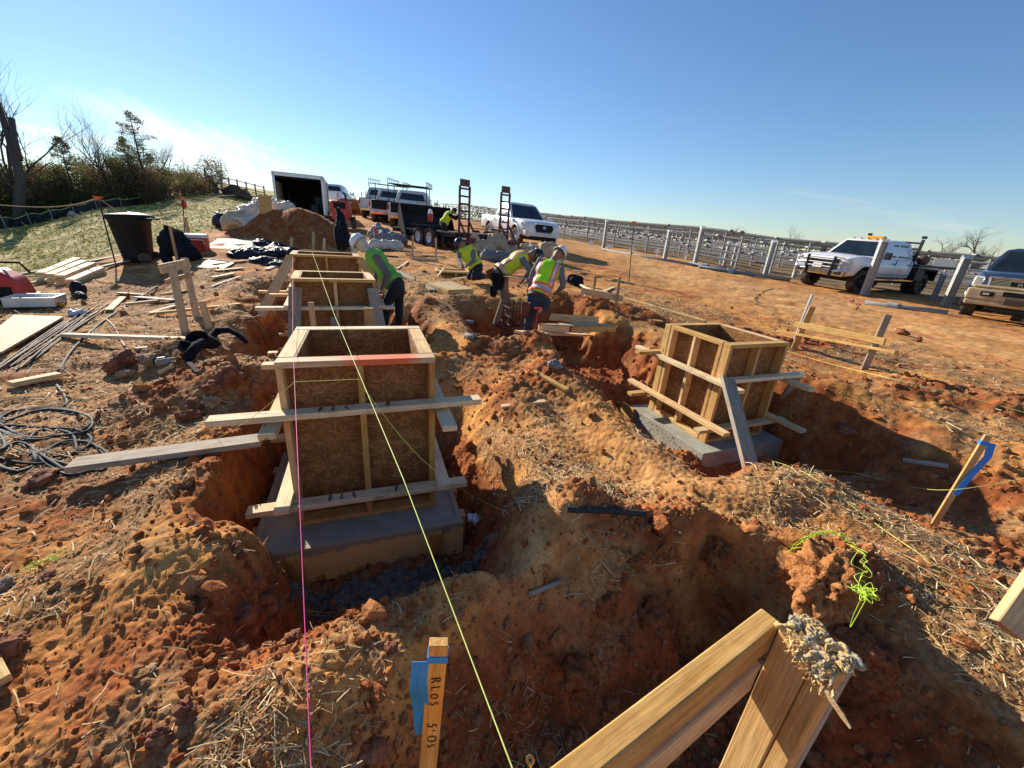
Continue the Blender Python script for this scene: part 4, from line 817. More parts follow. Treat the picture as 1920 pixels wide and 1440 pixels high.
# ---------------- people ----------------
def V3(t, dep0): return PD(t[0], t[1], dep0 + (t[2] if len(t) > 2 else 0))
def helmet(parent, c, upd, fwd, mat, s=1.0, brim='front', stickers=False):
    upd = Vector(upd).normalized(); fwd = Vector(fwd); fwd = (fwd - upd * fwd.dot(upd)).normalized(); X = fwd; Yv = upd.cross(X); M = Matrix((X, Yv, upd)).transposed().to_4x4(); M.translation = Vector(c)
    M = M @ Matrix.Scale(s, 4); mb = MB(); prof = [(.150, -.005), (.152, .002), (.128, .012), (.126, .04), (.118, .085), (.092, .122), (.055, .143), (.0005, .150)]
    n = 24; vs = []; m = len(prof)
    for i, (r, z) in enumerate(prof):
        for k in range(n):
            a = 2 * PI * k / n; rr = r * (1 + (.13 * math.cos(a) if i > 1 else .10 * math.cos(a) + (.18 * max(0, math.cos(a)) ** 2))); vs.append(M @ Vector((rr * math.cos(a), rr * .86 * math.sin(a), z - (.012 * max(0, math.cos(a)) if i < 2 else 0))))
    mb.add(vs, [(i * n + k, i * n + (k + 1) % n, (i + 1) * n + (k + 1) % n, (i + 1) * n + k) for i in range(m - 1) for k in range(n)])
    for dy in (-.03, 0, .03): mb.tube([M @ Vector((.09, dy, .108)), M @ Vector((.0, dy, .148)), M @ Vector((-.1, dy, .105))], .007, 6)
    h = emit('helmet', mb, mat, parent, smooth=True); sd = h.modifiers.new('s', 'SOLIDIFY'); sd.thickness = .004; sd.offset = 0
    if stickers:
        for (a, e) in ((1.75, .55), (1.35, .9), (2.3, .4)):
            p = M @ Vector((.128 * math.cos(a) * math.cos(e), .115 * math.sin(a) * math.cos(e) * -1, .02 + .135 * math.sin(e))); q = (p - M.translation).normalized(); b = MB(); b.lathe([(.0005, 0), (.02, 0), (.02, .004), (.0005, .004)], 12, Matrix.Translation(p - q * .001) @ q.to_track_quat('Z', 'Y').to_matrix().to_4x4()); emit('sticker', b, HATB, h)
    return h
def person(label, dep, J, shirt, pants, vest=None, vestpick=None, hat=None, hatkw={}, look=(0, 0, -1), gaiter=False, hood=None, tone=SKIN, boots=LEATH, thick=1.14):
    P = {k: V3(v, dep) for k, v in J.items()}; base = (P['anL'] + P['anR']) / 2; r = thing('person', label, 'person', base)
    pel, nk = P['pelvis'], P['neck']; T = (nk - pel).normalized(); Rr = P['shR'] - P['shL']; Rr = (Rr - T * Rr.dot(T)).normalized(); Bk = Rr.cross(T)      # forward of the chest = Rr x T
    F_ = T.cross(Rr) * -1; F_ = Rr.cross(T) * -1 if False else T.cross(Rr) * -1
    wst = pel + (nk - pel) * .35 - Bk * 0; ch = pel + (nk - pel) * .72; k = thick
    def tor(g):
        out = [egg(pel, (.165 * k + g, .12 * k + g, .13 + g), Matrix((Rr, Rr.cross(T), T)).transposed().to_4x4()), egg(wst, (.15 * k + g, .115 * k + g, .17 + g), Matrix((Rr, Rr.cross(T), T)).transposed().to_4x4()),
               egg(ch, (.175 * k + g, .125 * k + g, .19 + g), Matrix((Rr, Rr.cross(T), T)).transposed().to_4x4()), cap(P['shL'] * .85 + P['shR'] * .15, P['shL'] * .15 + P['shR'] * .85, .062 + g)]
        return out
    hd = P['head']; up = (hd - nk).normalized(); lk = Vector(look); lk = (lk - up * lk.dot(up)).normalized(); sd_ = up.cross(lk)
    prims = tor(0) + [cap(nk - T * .03, hd, .057, .06), egg(hd, (.078, .098, .118), Matrix((sd_, lk, up)).transposed().to_4x4()), egg(hd + lk * .098 - up * .01, (.013, .02, .026)), egg(hd + sd_ * .078, (.012, .02, .03)), egg(hd - sd_ * .078, (.012, .02, .03)), egg(hd + lk * .075 - up * .085, (.03, .03, .025))]
    segs = []
    def S(a, b, ra, rb, m): prims.append(cap(a, b, ra, rb)); segs.append((np.array(a), np.array(b), m))
    for s in 'LR':
        sh, el, wr = P['sh' + s], P['el' + s], P['wr' + s]; S(sh, el, .058 * k, .046, 0); S(el, wr, .046, .034, 0)
        d = (wr - el).normalized(); o = d.orthogonal().normalized(); o = (Vector((0, 0, 1)).cross(d)).normalized() if abs(d.z) < .95 else o; n2 = d.cross(o)
        pc = wr + d * .05; prims.append(egg(pc, (.042, .018, .05), Matrix((o, n2, d)).transposed().to_4x4())); segs.append((np.array(wr + d * .03), np.array(wr + d * .16), 2))
        for i, (u_, ln) in enumerate(((-.030, .060), (-.010, .070), (.010, .066), (.030, .052))):
            q = wr + d * .085 + o * u_; q2 = q + d * ln * .55 + o * u_ * .25; prims.append(cap(q, q2, .0115, .0105, 8)); prims.append(cap(q2, q2 + (d * .6 + n2 * .8) * ln * .5, .0105, .0095, 8))
        th = wr + d * .03 - o * .035; prims.append(cap(th, th + (d * .6 - o * .8) * .04, .0125, .0115, 8)); prims.append(cap(th + (d * .6 - o * .8) * .04, th + (d * .9 - o * .7 + n2 * .5) * .07, .0115, .010, 8))
        hp, kn, an, to = P['hip' + s], P['kn' + s], P['an' + s], P['toe' + s]; S(hp, kn, .098 * k, .07, 1); S(kn, an, .07, .058, 1); prims.append(cap(an, to, .058, .045)); segs.append((np.array(an + (to - an) * .3), np.array(to), 3)); segs.append((np.array(an - (an - kn).normalized() * .06), np.array(an), 3))
    segs.append((np.array(pel - T * .06), np.array(pel), 1)); segs.append((np.array(wst), np.array(ch + T * .05), 0)); segs.append((np.array(nk + up * .03), np.array(hd), 4 if gaiter else 2)); segs.append((np.array(hd), np.array(hd + up * .06), 5 if hood else (4 if gaiter else 2)))
    def pick(c):
        best = np.full(len(c), 9.); m = np.zeros(len(c), int)
        for a, b, mi in segs:
            ab = b - a; t = np.clip(((c - a) @ ab) / max(1e-9, ab @ ab), 0, 1); d = np.linalg.norm(c - a - t[:, None] * ab, axis=1); w_ = d < best; best[w_] = d[w_]; m[w_] = mi
        return m
    def wr_(co):
        out = co.copy(); nn = np.array([mnoise.noise(Vector(c) * 9) for c in co]); return out + (co - np.array(pel + (nk - pel) * .5)) * (nn * .02)[:, None]
    me = blob(prims, .0105, [shirt, pants, tone, boots, BAGP if gaiter else tone, hood or tone], pick, 3, wr_); emit('body', me, None, r)
    if vest:
        vp = tor(.018)[1:] + [egg(pel + T * .06, (.185 * k, .15 * k, .10), Matrix((Rr, Rr.cross(T), T)).transposed().to_4x4())]
        # open hem hanging with gravity
        vp.append(egg(wst * .6 + pel * .4 + Vector((0, 0, -.03)), (.165 * k, .15, .14), Matrix((Rr, Rr.cross(T), T)).transposed().to_4x4()))
        Tn, Rn, pn = np.array(T), np.array(Rr), np.array(pel); Ln = (nk - pel).length
        fn = vestpick or (lambda t, l, b: np.where((t > .16) & (t < .34), np.where((t > .205) & (t < .295), 2, 1), np.where((np.abs(np.abs(l) - .105) < .045), np.where(np.abs(np.abs(l) - .105) < .02, 2, 1), 0)))
        Bn = np.array(Rr.cross(T))
        me = blob(vp, .012, [vest, ORV, SILV], lambda c: fn(((c - pn) @ Tn) / Ln, (c - pn) @ Rn, (c - pn) @ Bn), 4, wr_); emit('vest', me, None, r)
    if hat: helmet(r, hd + up * .022, up, lk, hat, 1.0, **hatkw)
    elif not hood:
        mb = MB(); mb.ell(hd + up * .03 - lk * .012, (.083, .098, .105), 10, Matrix((sd_, lk, up)).transposed().to_4x4()); emit('hair', mb, HAIR, r, smooth=True)
    for sgn in (-1, 1):
        mb = MB(); mb.ell(hd + lk * .092 + sd_ * .030 * sgn + up * .012, (.010, .008, .007), 6); emit('eye', mb, HAIR, r, smooth=True)
    return r, P, T, Rr
w1, P1, T1, R1 = person('worker in green vest and white stickered helmet bending over a plank at left', 6.2, dict(pelvis=(742, 533), neck=(694, 473), head=(677, 457), shL=(706, 484, -.18), shR=(694, 480, .18), elL=(727, 514, -.26), elR=(706, 512, .2), wrL=(716, 540, -.22), wrR=(700, 536, .1),
   hipL=(742, 540, -.09), hipR=(746, 538, .10), knL=(726, 568, -.1), knR=(748, 568, .14), anL=(722, 607, -.1), anR=(748, 604, .2), toeL=(708, 612, -.12), toeR=(736, 610, .2)), SHIRT_T, PANT_B, plain('green_vest', (.16, .46, .06), .8, 0, .1, 9, .35),
   lambda t, l, b: np.where((np.abs(l) > .13) & (np.abs(l) < .145), 1, 0) * 0, HATW, dict(stickers=True), look=(-1, -.1, -.9), gaiter=True)
w2, P2, T2, R2 = person('kneeling worker in yellow vest and black helmet with a white peak, behind the small form', 9.4, dict(pelvis=(893, 502), neck=(874, 467), head=(865, 458), shL=(862, 470, .05), shR=(887, 472, -.12), elL=(860, 486, .0), elR=(888, 490, -.22), wrL=(866, 497, -.25), wrR=(874, 499, -.3),
   hipL=(890, 504, .08), hipR=(897, 504, -.08), knL=(880, 519, -.1), knR=(888, 521, -.25), anL=(903, 516, .12), anR=(910, 518, -.1), toeL=(912, 519, .14), toeR=(918, 520, -.1)), SHIRT, PANT_B, YELV, lambda t, l, b: np.where(np.abs(np.abs(l) - .02) < .01, 1, 0) * 0, HATB, look=(-1, -.5, -.9), tone=SKIN)
w3, P3, T3, R3 = person('worker bent double in yellow vest, black helmet and khaki trousers with big tool pouch', 7.2, dict(pelvis=(936, 512), neck=(986, 478), head=(1002, 478), shL=(975, 476, .18), shR=(980, 487, -.18), elL=(998, 500, .2), elR=(994, 508, -.22), wrL=(990, 522, .1), wrR=(984, 521, -.15),
   hipL=(938, 520, .09), hipR=(942, 522, -.09), knL=(950, 562, .1), knR=(946, 562, -.1), anL=(956, 605, .16), anR=(930, 606, -.1), toeL=(972, 610, .14), toeR=(946, 613, -.14)), SHIRT, PANT_K, YELV,
   lambda t, l, b: np.where((t > .08) & (t < .2), np.where((t > .11) & (t < .17), 2, 1), np.where(np.abs(np.abs(l) - .08) < .05, np.where(np.abs(np.abs(l) - .08) < .022, 2, 1), 0)), HATB, look=(.5, -.2, -1))
w4, P4, T4, R4 = person('worker seen from behind in banded lime vest and white helmet', 6.6, dict(pelvis=(1010, 556), neck=(1034, 490, .12), head=(1047, 477, .2), shL=(1014, 489, .1), shR=(1051, 506, .06), elL=(998, 512, .15), elR=(1056, 536, .05), wrL=(994, 532, .2), wrR=(1046, 546, .2),
   hipL=(1001, 563), hipR=(1020, 566), knL=(992, 598, .05), knR=(1016, 598, .05), anL=(984, 634, .05), anR=(1010, 634, .05), toeL=(980, 637, .2), toeR=(1008, 637, .2)), SHIRT, PANT_J, LIMEV,
   lambda t, l, b: np.where((t > .06) & (t < .30), np.where((t > .12) & (t < .24), 2, 1), np.where((np.abs(l - .125) < .05) | (np.abs(l + .16) < .04), np.where((np.abs(l - .125) < .024) | (np.abs(l + .16) < .015), 2, 1), 0)), HATW, look=(.3, 1, -.5))
w5, P5, T5, R5 = person('worker in yellow vest and dark hood leaning over the equipment trailer', 14.8, dict(pelvis=(831, 419), neck=(844, 400), head=(851, 395), shL=(840, 400, .18), shR=(844, 403, -.18), elL=(853, 408, .2), elR=(855, 411, -.2), wrL=(862, 402, .1), wrR=(862, 404, -.1),
   hipL=(831, 422, .09), hipR=(832, 422, -.09), knL=(838, 440, .1), knR=(832, 441, -.1), anL=(842, 457, .14), anR=(830, 460, -.1), toeL=(847, 459, .14), toeR=(836, 462, -.14)), BLKF, PANT_B, YELV, lambda t, l, b: np.zeros(len(t), int), None, hood=BLKF, look=(1, 0, -1))
# worn pouches and belts
def pouch(parent, c, s, mat, R=None, open_top=True):
    R = R or Matrix(); mb = MB(); prof = [(.0005, -1), (.55, -.98), (.8, -.8), (.95, 0), (1.0, .9), (1.08, 1.0), (.9, .98), (.8, .3), (.0005, .2)]; M = Matrix.Translation(Vector(c)) @ R.to_4x4() @ Matrix.Diagonal((*s, 1)); mb.lathe(prof, 14, M); return emit('tool_pouch', mb, mat, parent, smooth=True)
def belt(parent, pel, T, R_, mat, rx=.185, ry=.145, h=.05):
    Bk = R_.cross(T); mb = MB(); n = 28; vs = []
    for z in (-h / 2, h / 2):
        for k in range(n): a = 2 * PI * k / n; vs.append(pel + T * (z + .0) + R_ * rx * math.cos(a) + Bk * ry * math.sin(a))
    mb.add(vs, [(k, (k + 1) % n, n + (k + 1) % n, n + k) for k in range(n)]); o = emit('belt', mb, mat, parent); s = o.modifiers.new('s', 'SOLIDIFY'); s.thickness = .008; return o
belt(w4, P4['pelvis'] - T4 * .01, T4, R4, LEATH); belt(w3, P3['pelvis'] + T3 * .02, T3, R3, BLKF)
pouch(w4, PD(985, 580, 6.4), (.075, .06, .11), LEATH); pouch(w4, PD(1017, 594, 6.35), (.095, .07, .11), LEATH, Matrix.Rotation(.5, 3, 'Y')); pouch(w3, PD(934, 528, 6.95), (.12, .08, .14), BLKF); pouch(w3, PD(922, 515, 7.0), (.08, .07, .10), LEATH, Matrix.Rotation(-.5, 3, 'Y')); pouch(w3, PD(925, 547, 6.9), (.07, .05, .09), BLKF)
hm = MB(); a = PD(1010, 580, 6.25); b = PD(1000, 632, 6.3); hm.tube([a, b], .014, 8); hm.bar(a + Vector((-.07, 0, .01)), a + Vector((.05, 0, .02)), .03, .03); emit('hammer', hm, REDL, w4)
# rebar cage between the two bent workers
cg = PD(972, 575, 7.0); CGE = thing('rebar_cage', 'rusty rebar cage standing between the two bent workers', 'rebar cage', (cg.x, cg.y, -.55), .4)
for k in range(12):
    a = 2 * PI * k / 12; sx, sy = math.cos(a), math.sin(a); q = max(abs(sx), abs(sy)); mb = MB(); mb.tube([(sx / q * .22, sy / q * .22, 0), (sx / q * .22, sy / q * .22, .98)], .010, 6); emit('rebar', mb, RUST, CGE, world=False)
for z in np.arange(.08, .95, .14):
    mb = MB(); c = .235; mb.tube([(-c, -c, z), (c, -c, z), (c, c, z), (-c, c, z), (-c, -c, z)], .007, 6); emit('tie_ring', mb, RUST, CGE, world=False)
tag(board('board', cg + Vector((-.3, .1, .5)), cg + Vector((.35, .15, .47)), .32, .012, OSB_L), 'OSB sheet resting behind the rebar cage', 'board', 'loose boards')
# ---------------- vehicles ----------------
def boolcut(o, cutters, mats):
    """carve cutters (MB list) out of object o"""
    for mb in cutters:
        me = bpy.data.meshes.new('c'); me.from_pydata([tuple(v) for v in mb.v], [], mb.f); me.materials.append(mats); c = bpy.data.objects.new('c', me); COL.objects.link(c); c.matrix_basis = o.matrix_basis if o.parent is None else Matrix()
        par = o.parent; o.parent = None; m = o.modifiers.new('b', 'BOOLEAN'); m.object = c; m.operation = 'DIFFERENCE'; m.solver = 'EXACT'; m.material_mode = 'TRANSFER'
        n = bpy.data.meshes.new_from_object(o.evaluated_get(bpy.context.evaluated_depsgraph_get())); o.modifiers.remove(m); o.data = n; o.parent = par; bpy.data.objects.remove(c)
    return o
def wheel(root, x, y, r, wd, out, rim, turn=0, spokes=6, hub=None):
    M = Matrix.Translation((x, y, r)) @ Matrix.Rotation(turn, 4, 'Z') @ Matrix.Rotation(-PI / 2 * out, 4, 'X')
    ty = MB(); ri = r * .60; prof = [(ri, -wd / 2), (r * .86, -wd / 2), (r * .97, -wd * .42), (r, -wd * .3), (r, wd * .3), (r * .97, wd * .42), (r * .86, wd / 2), (ri, wd / 2), (ri * .97, wd * .3), (ri * .97, -wd * .3), (ri, -wd / 2)]
    ty.lathe(prof, 32, M)
    for k in range(32):       # tread blocks
        a = 2 * PI * k / 32
        for zz in (-wd * .3, 0, wd * .3): ty.box((r + .004, 0, zz + (.02 if k % 2 else -.01)), (.014, r * .12, wd * .22), M @ Matrix.Rotation(a, 4, 'Z'))
    t = emit('tyre', ty, RUBBER, root, world=False); mb = MB()
    mb.lathe([(ri * .97, wd * .28), (ri * .97, wd * .40), (ri * .90, wd * .42), (ri * .86, wd * .25), (ri * .3, wd * .18), (.0005, wd * .18)], 32, M)
    for k in range(spokes):
        a = 2 * PI * k / spokes; mb.box((ri * .55, 0, wd * .27), (ri * .72, ri * .20, wd * .14), M @ Matrix.Rotation(a, 4, 'Z'))
    mb.lathe([(.0005, wd * .38), (ri * .22, wd * .38), (ri * .26, wd * .2)], 16, M); emit('rim', mb, rim, root, smooth=False, world=False); return M
def loft_body(name, stations, mat, root, smooth=True):
    """stations: (x, [(y, z)...]) rings of the left half from bottom centre to top centre, mirrored"""
    mb = MB(); rings = []
    for x, h in stations: rings.append([(x, y, z) for y, z in h] + [(x, -y, z) for y, z in reversed(h)])
    n = len(rings[0]); vs = [v for r_ in rings for v in r_]; m = len(rings)
    fs = [(i * n + k, (i + 1) * n + k, (i + 1) * n + (k + 1) % n, i * n + (k + 1) % n) for i in range(m - 1) for k in range(n)] + [tuple(range(n)), tuple((m - 1) * n + k for k in range(n - 1, -1, -1))]
    mb.add(vs, fs); bm = bmesh.new(); me = bpy.data.meshes.new(name); me.from_pydata(mb.v, [], mb.f); bm.from_mesh(me); bmesh.ops.remove_doubles(bm, verts=bm.verts, dist=1e-5); bmesh.ops.recalc_face_normals(bm, faces=bm.faces); bm.to_mesh(me); bm.free(); me.materials.append(mat)
    return emit(name, me, mat, root, world=False)
def strip(name, pts, w, t, mat, root, up): mb = MB(); [mb.bar(pts[i], pts[i + 1], w, t, up=up) for i in range(len(pts) - 1)]; return emit(name, mb, mat, root, world=False)
def pickup(label, loc, rz, paint, S, front='a', rack=False, flat=False, rimmat=DKMET, turn=0, tilt=None, detail=True):
    L, W, H, wb, wr, fo = S['L'], S['W'] / 2, S['H'], S['wb'], S['wr'], S['fo']      # fo: front overhang; x=0 mid wheelbase
    r = thing('pickup_truck', label, 'pickup truck', loc, rz); 
    if tilt: r.matrix_basis = Matrix.Translation(Vector(loc)) @ tilt @ Matrix.Rotation(rz, 4, 'Z')
    xf = wb / 2; xr = -wb / 2; nose = xf + fo; tail = -L + nose; zb = S.get('zb', .46); belt = S['belt']; hood = S['hood']; cowl = xf - S['cowl']; cabr = cowl - S['cab']
    def half(w, z0, z1, top, crown=.03): return [(0, z0), (w * .86, z0), (w * .97, z0 + .06), (w, z0 + .22), (w, (z0 + z1) / 2 + .05), (w * .975, z1 - .05), (w * .93, z1), (top * .6, z1 + crown * .7), (0, z1 + crown)]
    st = [(tail if not flat else cabr - .02, half(W * .985, zb + .06, belt, W * .9, .0)), ((cabr - .04) if not flat else cabr - .01, half(W, zb, belt, W * .9, 0.)), (cabr + .05, half(W, zb, belt, W * .9, 0)), (cowl - .1, half(W, zb, belt + .0, W * .9, .0)), (cowl + .1, half(W, zb, belt - .01, W * .9, .03)),
          (xf + .1, half(W * .995, zb, hood + .0, W * .8, .05)), (nose - .45, half(W * .97, zb, hood - .03, W * .8, .05)), (nose - .2, half(W * .90, zb - .02, hood - .08, W * .75, .05)), (nose - .06, half(W * .84, zb - .02, hood - .14, W * .7, .04)), (nose, half(W * .78, zb + .02, hood - .22, W * .66, .02))]
    b = loft_body('body', st, paint, r); cut = []
    for x in ((xf, xr) if not flat else (xf,)):
        for s in (-1, 1): c = MB(); c.lathe([(.0005, 0), (wr * 1.22, 0), (wr * 1.22, W * .62), (.0005, W * .62)], 28, Matrix.Translation((x, s * (W + .1), wr + .05)) @ Matrix.Rotation(PI / 2 * s, 4, 'X')); cut.append(c)
    if not flat: c = MB(); c.box(((tail + cabr) / 2 - .02, 0, belt + .1), (cabr - tail - .22, 2 * W - .24, .9)); cut.append(c)
    boolcut(b, cut, BLKP); bv = b.modifiers.new('e', 'BEVEL'); bv.width = .025; bv.segments = 2; bv.limit_method = 'ANGLE'; bv.angle_limit = .7
    for p in b.data.polygons: p.use_smooth = True
    # cab
    rf = cowl - S['rake']; rr_ = cabr + .18; top = H; zw = belt - .02
    def cabpt(u, v, s):       # u 0 front..1 rear, v 0 belt..1 roof
        x0 = cowl + .02 + (rf - cowl - .02) * v ** 1.0; x1 = cabr + (rr_ - cabr) * v ** 1.4; w_ = (W * .93) * (1 - v) + (W * .74) * v; w_ += .03 * math.sin(PI * v)
        return Vector((x0 + (x1 - x0) * u, s * w_, zw + (top - .07 - zw) * v))
    vs = []; fs = []; lv = [0, .25, .5, .75, 1]
    for v in lv:
        for u in (0, .33, .66, 1): vs.append(cabpt(u, v, 1))
        for u in (1, .66, .33, 0): vs.append(cabpt(u, v, -1))
    n = 8
    for i in range(4): fs += [(i * n + k, i * n + (k + 1) % n, (i + 1) * n + (k + 1) % n, (i + 1) * n + k) for k in range(n)]
    base = len(vs)
    for u, y, zz in ((.06, .55, .055), (.4, .6, .07), (.66, .6, .07), (.97, .55, .05)):
        for s in (1, -1): vs.append(Vector((rf + (rr_ - rf) * u, s * W * y, top - .07 + zz)))
    T = 4 * n; Lr = [T, T + 1, T + 2, T + 3]; Rr_ = [T + 7, T + 6, T + 5, T + 4]; B = [base, base + 2, base + 4, base + 6]; Bn = [base + 1, base + 3, base + 5, base + 7]
    for i in range(3): fs += [(Lr[i], Lr[i + 1], B[i + 1], B[i]), (B[i], B[i + 1], Bn[i + 1], Bn[i]), (Bn[i], Bn[i + 1], Rr_[i + 1], Rr_[i])]
    fs += [(Lr[0], B[0], Bn[0], Rr_[0]), (Lr[3], Rr_[3], Bn[3], B[3]), tuple(range(n - 1, -1, -1))]
    mb = MB(); mb.add(vs, fs); c = emit('cab', mb, paint, r, world=False, bevel=.03, seg=2, smooth=True)
    def pane(name, q, off):
        m = MB(); q = [Vector(a) for a in q]; nrm = (q[1] - q[0]).cross(q[3] - q[0]).normalized(); nrm = nrm if nrm.dot(Vector(off)) > 0 else -nrm
        m.add([a + nrm * .008 for a in q] + [a - nrm * .01 for a in q], [(0, 1, 2, 3), (7, 6, 5, 4), (0, 4, 5, 1), (1, 5, 6, 2), (2, 6, 7, 3), (3, 7, 4, 0)]); return emit(name, m, GLASS, r, world=False, bevel=.015, seg=2)
    e = lambda u, v, s: cabpt(u, v, s)
    def fr(y, v): p = e(0, v, 1); return Vector((p.x, y * p.y, p.z))
    pane('windscreen', [fr(-.92, .08), fr(.92, .08), fr(.88, .94), fr(-.88, .94)], (1, 0, .3))
    def rw(y, v): p = e(1, v, 1); return Vector((p.x, y * p.y, p.z))
    pane('rear_window', [rw(-.8, .3), rw(.8, .3), rw(.75, .85), rw(-.75, .85)], (-1, 0, .2))
    ws = [(.10, .50, .30), (.54, .90, .56)] if S['doors'] == 4 else [(.12, .80, .3)]
    for s in (1, -1):
        for (u0, u1, u2) in ws: pane('side_window', [e(u0, .12, s), e(u1, .12, s), e(u1 - .01, .86, s), e(u2 if u2 < .5 else u0 + .01, .86, s)] if u2 < .5 else [e(u0, .12, s), e(u1, .12, s), e(u1 - .04, .86, s), e(u0, .86, s)], (0, s, .2))
        # door seams and handles
        xs = [cowl - .02] + [e(u, 0, 1).x for u in ((.52, .95) if S['doors'] == 4 else (.85,))]
        m = MB()
        for x in xs: m.box((x, s * W * .99, (zb + belt) / 2 + .07), (.012, .02, belt - zb - .16))
        m.box(((xs[0] + xs[-1]) / 2, s * (W * .995), zb + .15), (xs[0] - xs[-1], .02, .01)); emit('door_seams', m, BLKP, r, world=False)
        for x in xs[1:]: m = MB(); m.box((x + .16, s * (W * 1.0 + .012), belt - .17), (.17, .035, .035)); emit('door_handle', m, paint if front == 'a' else BLKP, r, world=False, bevel=.008)
        mx = cowl - .12; m = MB(); m.box((mx, s * (W + .04), belt + .03), (.05, .22, .03)); big = 1.5 if front == 'b' else 1; m.box((mx, s * (W + .17), belt + .10), (.09, .20, .17 * big)); emit('mirror', m, (BLKP if front == 'b' else paint), r, world=False, bevel=.02, seg=2)
        m = MB(); m.box(((xf + xr) / 2 - .1, s * (W - .06), zb - .05), (wb - 2.6 * wr, .14, .05)); emit('step', m, CHROME if front == 'b' else DKMET, r, world=False)
        if not flat:
            for x in (xf, xr):
                m = MB(); pts = [Vector((x + wr * 1.24 * math.cos(a), s * (W + .004), wr + .05 + wr * 1.24 * math.sin(a))) for a in np.linspace(-.25, PI + .25, 15)]; m.tube(pts, .045, 8); emit('wheel_arch', m, paint, r, world=False, smooth=True)
    for s in (-1, 1): wheel(r, xf, s * (W - .14), wr, .27, s, rimmat, turn); 
    if not flat:
        for s in (-1, 1): wheel(r, xr, s * (W - .14), wr, .27, s, rimmat)
    m = MB(); m.box(((xf + xr) / 2, 0, wr + .02), (L * .82, W * 1.1, .16)); 
    for x in (xf, xr): m.tube([(x, -W + .2, wr), (x, W - .2, wr)], .06, 8); 
    emit('chassis', m, BLKP, r, world=False)
    x = nose
    if front == 'a':     # hexagonal grille, rounded lamps
        g = MB(); poly = [(-.46, .02), (-.40, .15), (.40, .15), (.46, .02), (.36, -.15), (-.36, -.15)]; M = Matrix.Translation((x - .03, 0, hood - .30)) @ Matrix.Rotation(-.10, 4, 'Y') @ Matrix(((0, 0, 1, 0), (1, 0, 0, 0), (0, 1, 0, 0), (0, 0, 0, 1)))
        g.prism(poly, .06, M); gr = emit('grille', g, BLKP, r, world=False, bevel=.01)
        m = MB(); q = [(a[0] * 1.06, a[1] * 1.12) for a in poly]; P_ = [M @ Vector((a, b_, .055)) for a, b_ in q]; m.tube(P_ + [P_[0]], .018, 6); emit('grille_frame', m, GALV, r, world=False)
        m = MB(); Mx = M @ Matrix.Translation((0, .03, .07)); 
        for rx, ry, oy in ((.072, .048, 0), (.026, .046, 0), (.05, .018, .022)): pp = [Mx @ Vector((rx * math.cos(t), oy + ry * math.sin(t), 0)) for t in np.linspace(0, 2 * PI, 25)]; m.tube(pp, .0075, 5, cap=False)
        emit('emblem', m, CHROME, r, world=False)
        for s in (-1, 1):
            m = MB(); P_ = [(x - .06, s * .50, hood - .22), (x - .05, s * .47, hood - .33), (x - .20, s * .80, hood - .34), (x - .42, s * W * .955, hood - .20), (x - .44, s * W * .94, hood - .13), (x - .2, s * .74, hood - .14)]; m.add([Vector(p) + Vector((.035, s * .02, 0)) for p in P_] + [Vector(p) - Vector((.1, s * .1, 0)) for p in P_], [tuple(range(6)), tuple(range(11, 5, -1))] + [(i, (i + 1) % 6, 6 + (i + 1) % 6, 6 + i) for i in range(6)]); emit('headlight', m, LAMP, r, world=False, bevel=.01)
            m = MB(); m.lathe([(.0005, .06), (.05, .06), (.055, 0)], 14, Matrix.Translation((x - .09, s * .68, hood - .56)) @ Matrix.Rotation(PI / 2, 4, 'Y')); m.box((x - .07, s * .64, hood - .57), (.04, .26, .13)); emit('fog_lamp', m, BLKP, r, world=False, bevel=.01)
        m = MB(); m.box((x - .02, 0, hood - .52), (.18, 1.30, .07)); m.box((x - .16, 0, hood - .53), (.26, W * 1.84, .20)); emit('bumper', m, paint, r, world=False, bevel=.05, seg=3)
        m = MB(); m.box((x - .08, 0, zb - .04), (.2, W * 1.4, .18)); emit('lower_intake', m, BLKP, r, world=False, bevel=.03)
    if rack:
        m = MB(); hz = H + .18; xs0, xs1 = tail + .1, cowl - .2
        for s in (-1, 1):
            y = s * (W - .05); m.tube([(xs0 + .3, y, belt - .05), (xs0, y, hz)], .022, 6); m.tube([(cabr - .1, y, belt - .05), (cabr - .1, y, hz)], .022, 6)
            for dz in (0, .22): m.tube([(xs0, y, hz + dz), (xs1, y, hz + dz)], .018, 6)
            for k in range(8): xx = xs0 + (xs1 - xs0) * k / 7; m.tube([(xx, y, hz), (xx, y, hz + .22)], .012, 5)
        for k in range(6): xx = xs0 + (xs1 - xs0) * k / 5; m.tube([(xx, -W + .05, hz), (xx, W - .05, hz)], .018, 6)
        emit('ladder_rack', m, DKMET, r, world=False); m = MB(); m.box((tail - .012, 0, (belt + zb) / 2 + .14), (.05, W * 1.62, .46)); emit('rear_shade_panel', m, BLKP, r, world=False, bevel=.01)  # black panel stands in for the shaded, dark rear of the truck
    for s in (-1, 1):
        if not flat: m = MB(); m.box((tail + .01, s * (W - .07), belt - .22), (.05, .09, .24)); emit('tail_lamp', m, REDL, r, world=False, bevel=.01)
    if not flat: m = MB(); m.box((tail - .03, 0, zb + .08), (.12, W * 1.8, .16)); emit('rear_bumper', m, CHROME, r, world=False, bevel=.02)
    return r, dict(x=nose, W=W, hood=hood, belt=belt, zb=zb, xf=xf, xr=xr, cabr=cabr, H=H, cowl=cowl)
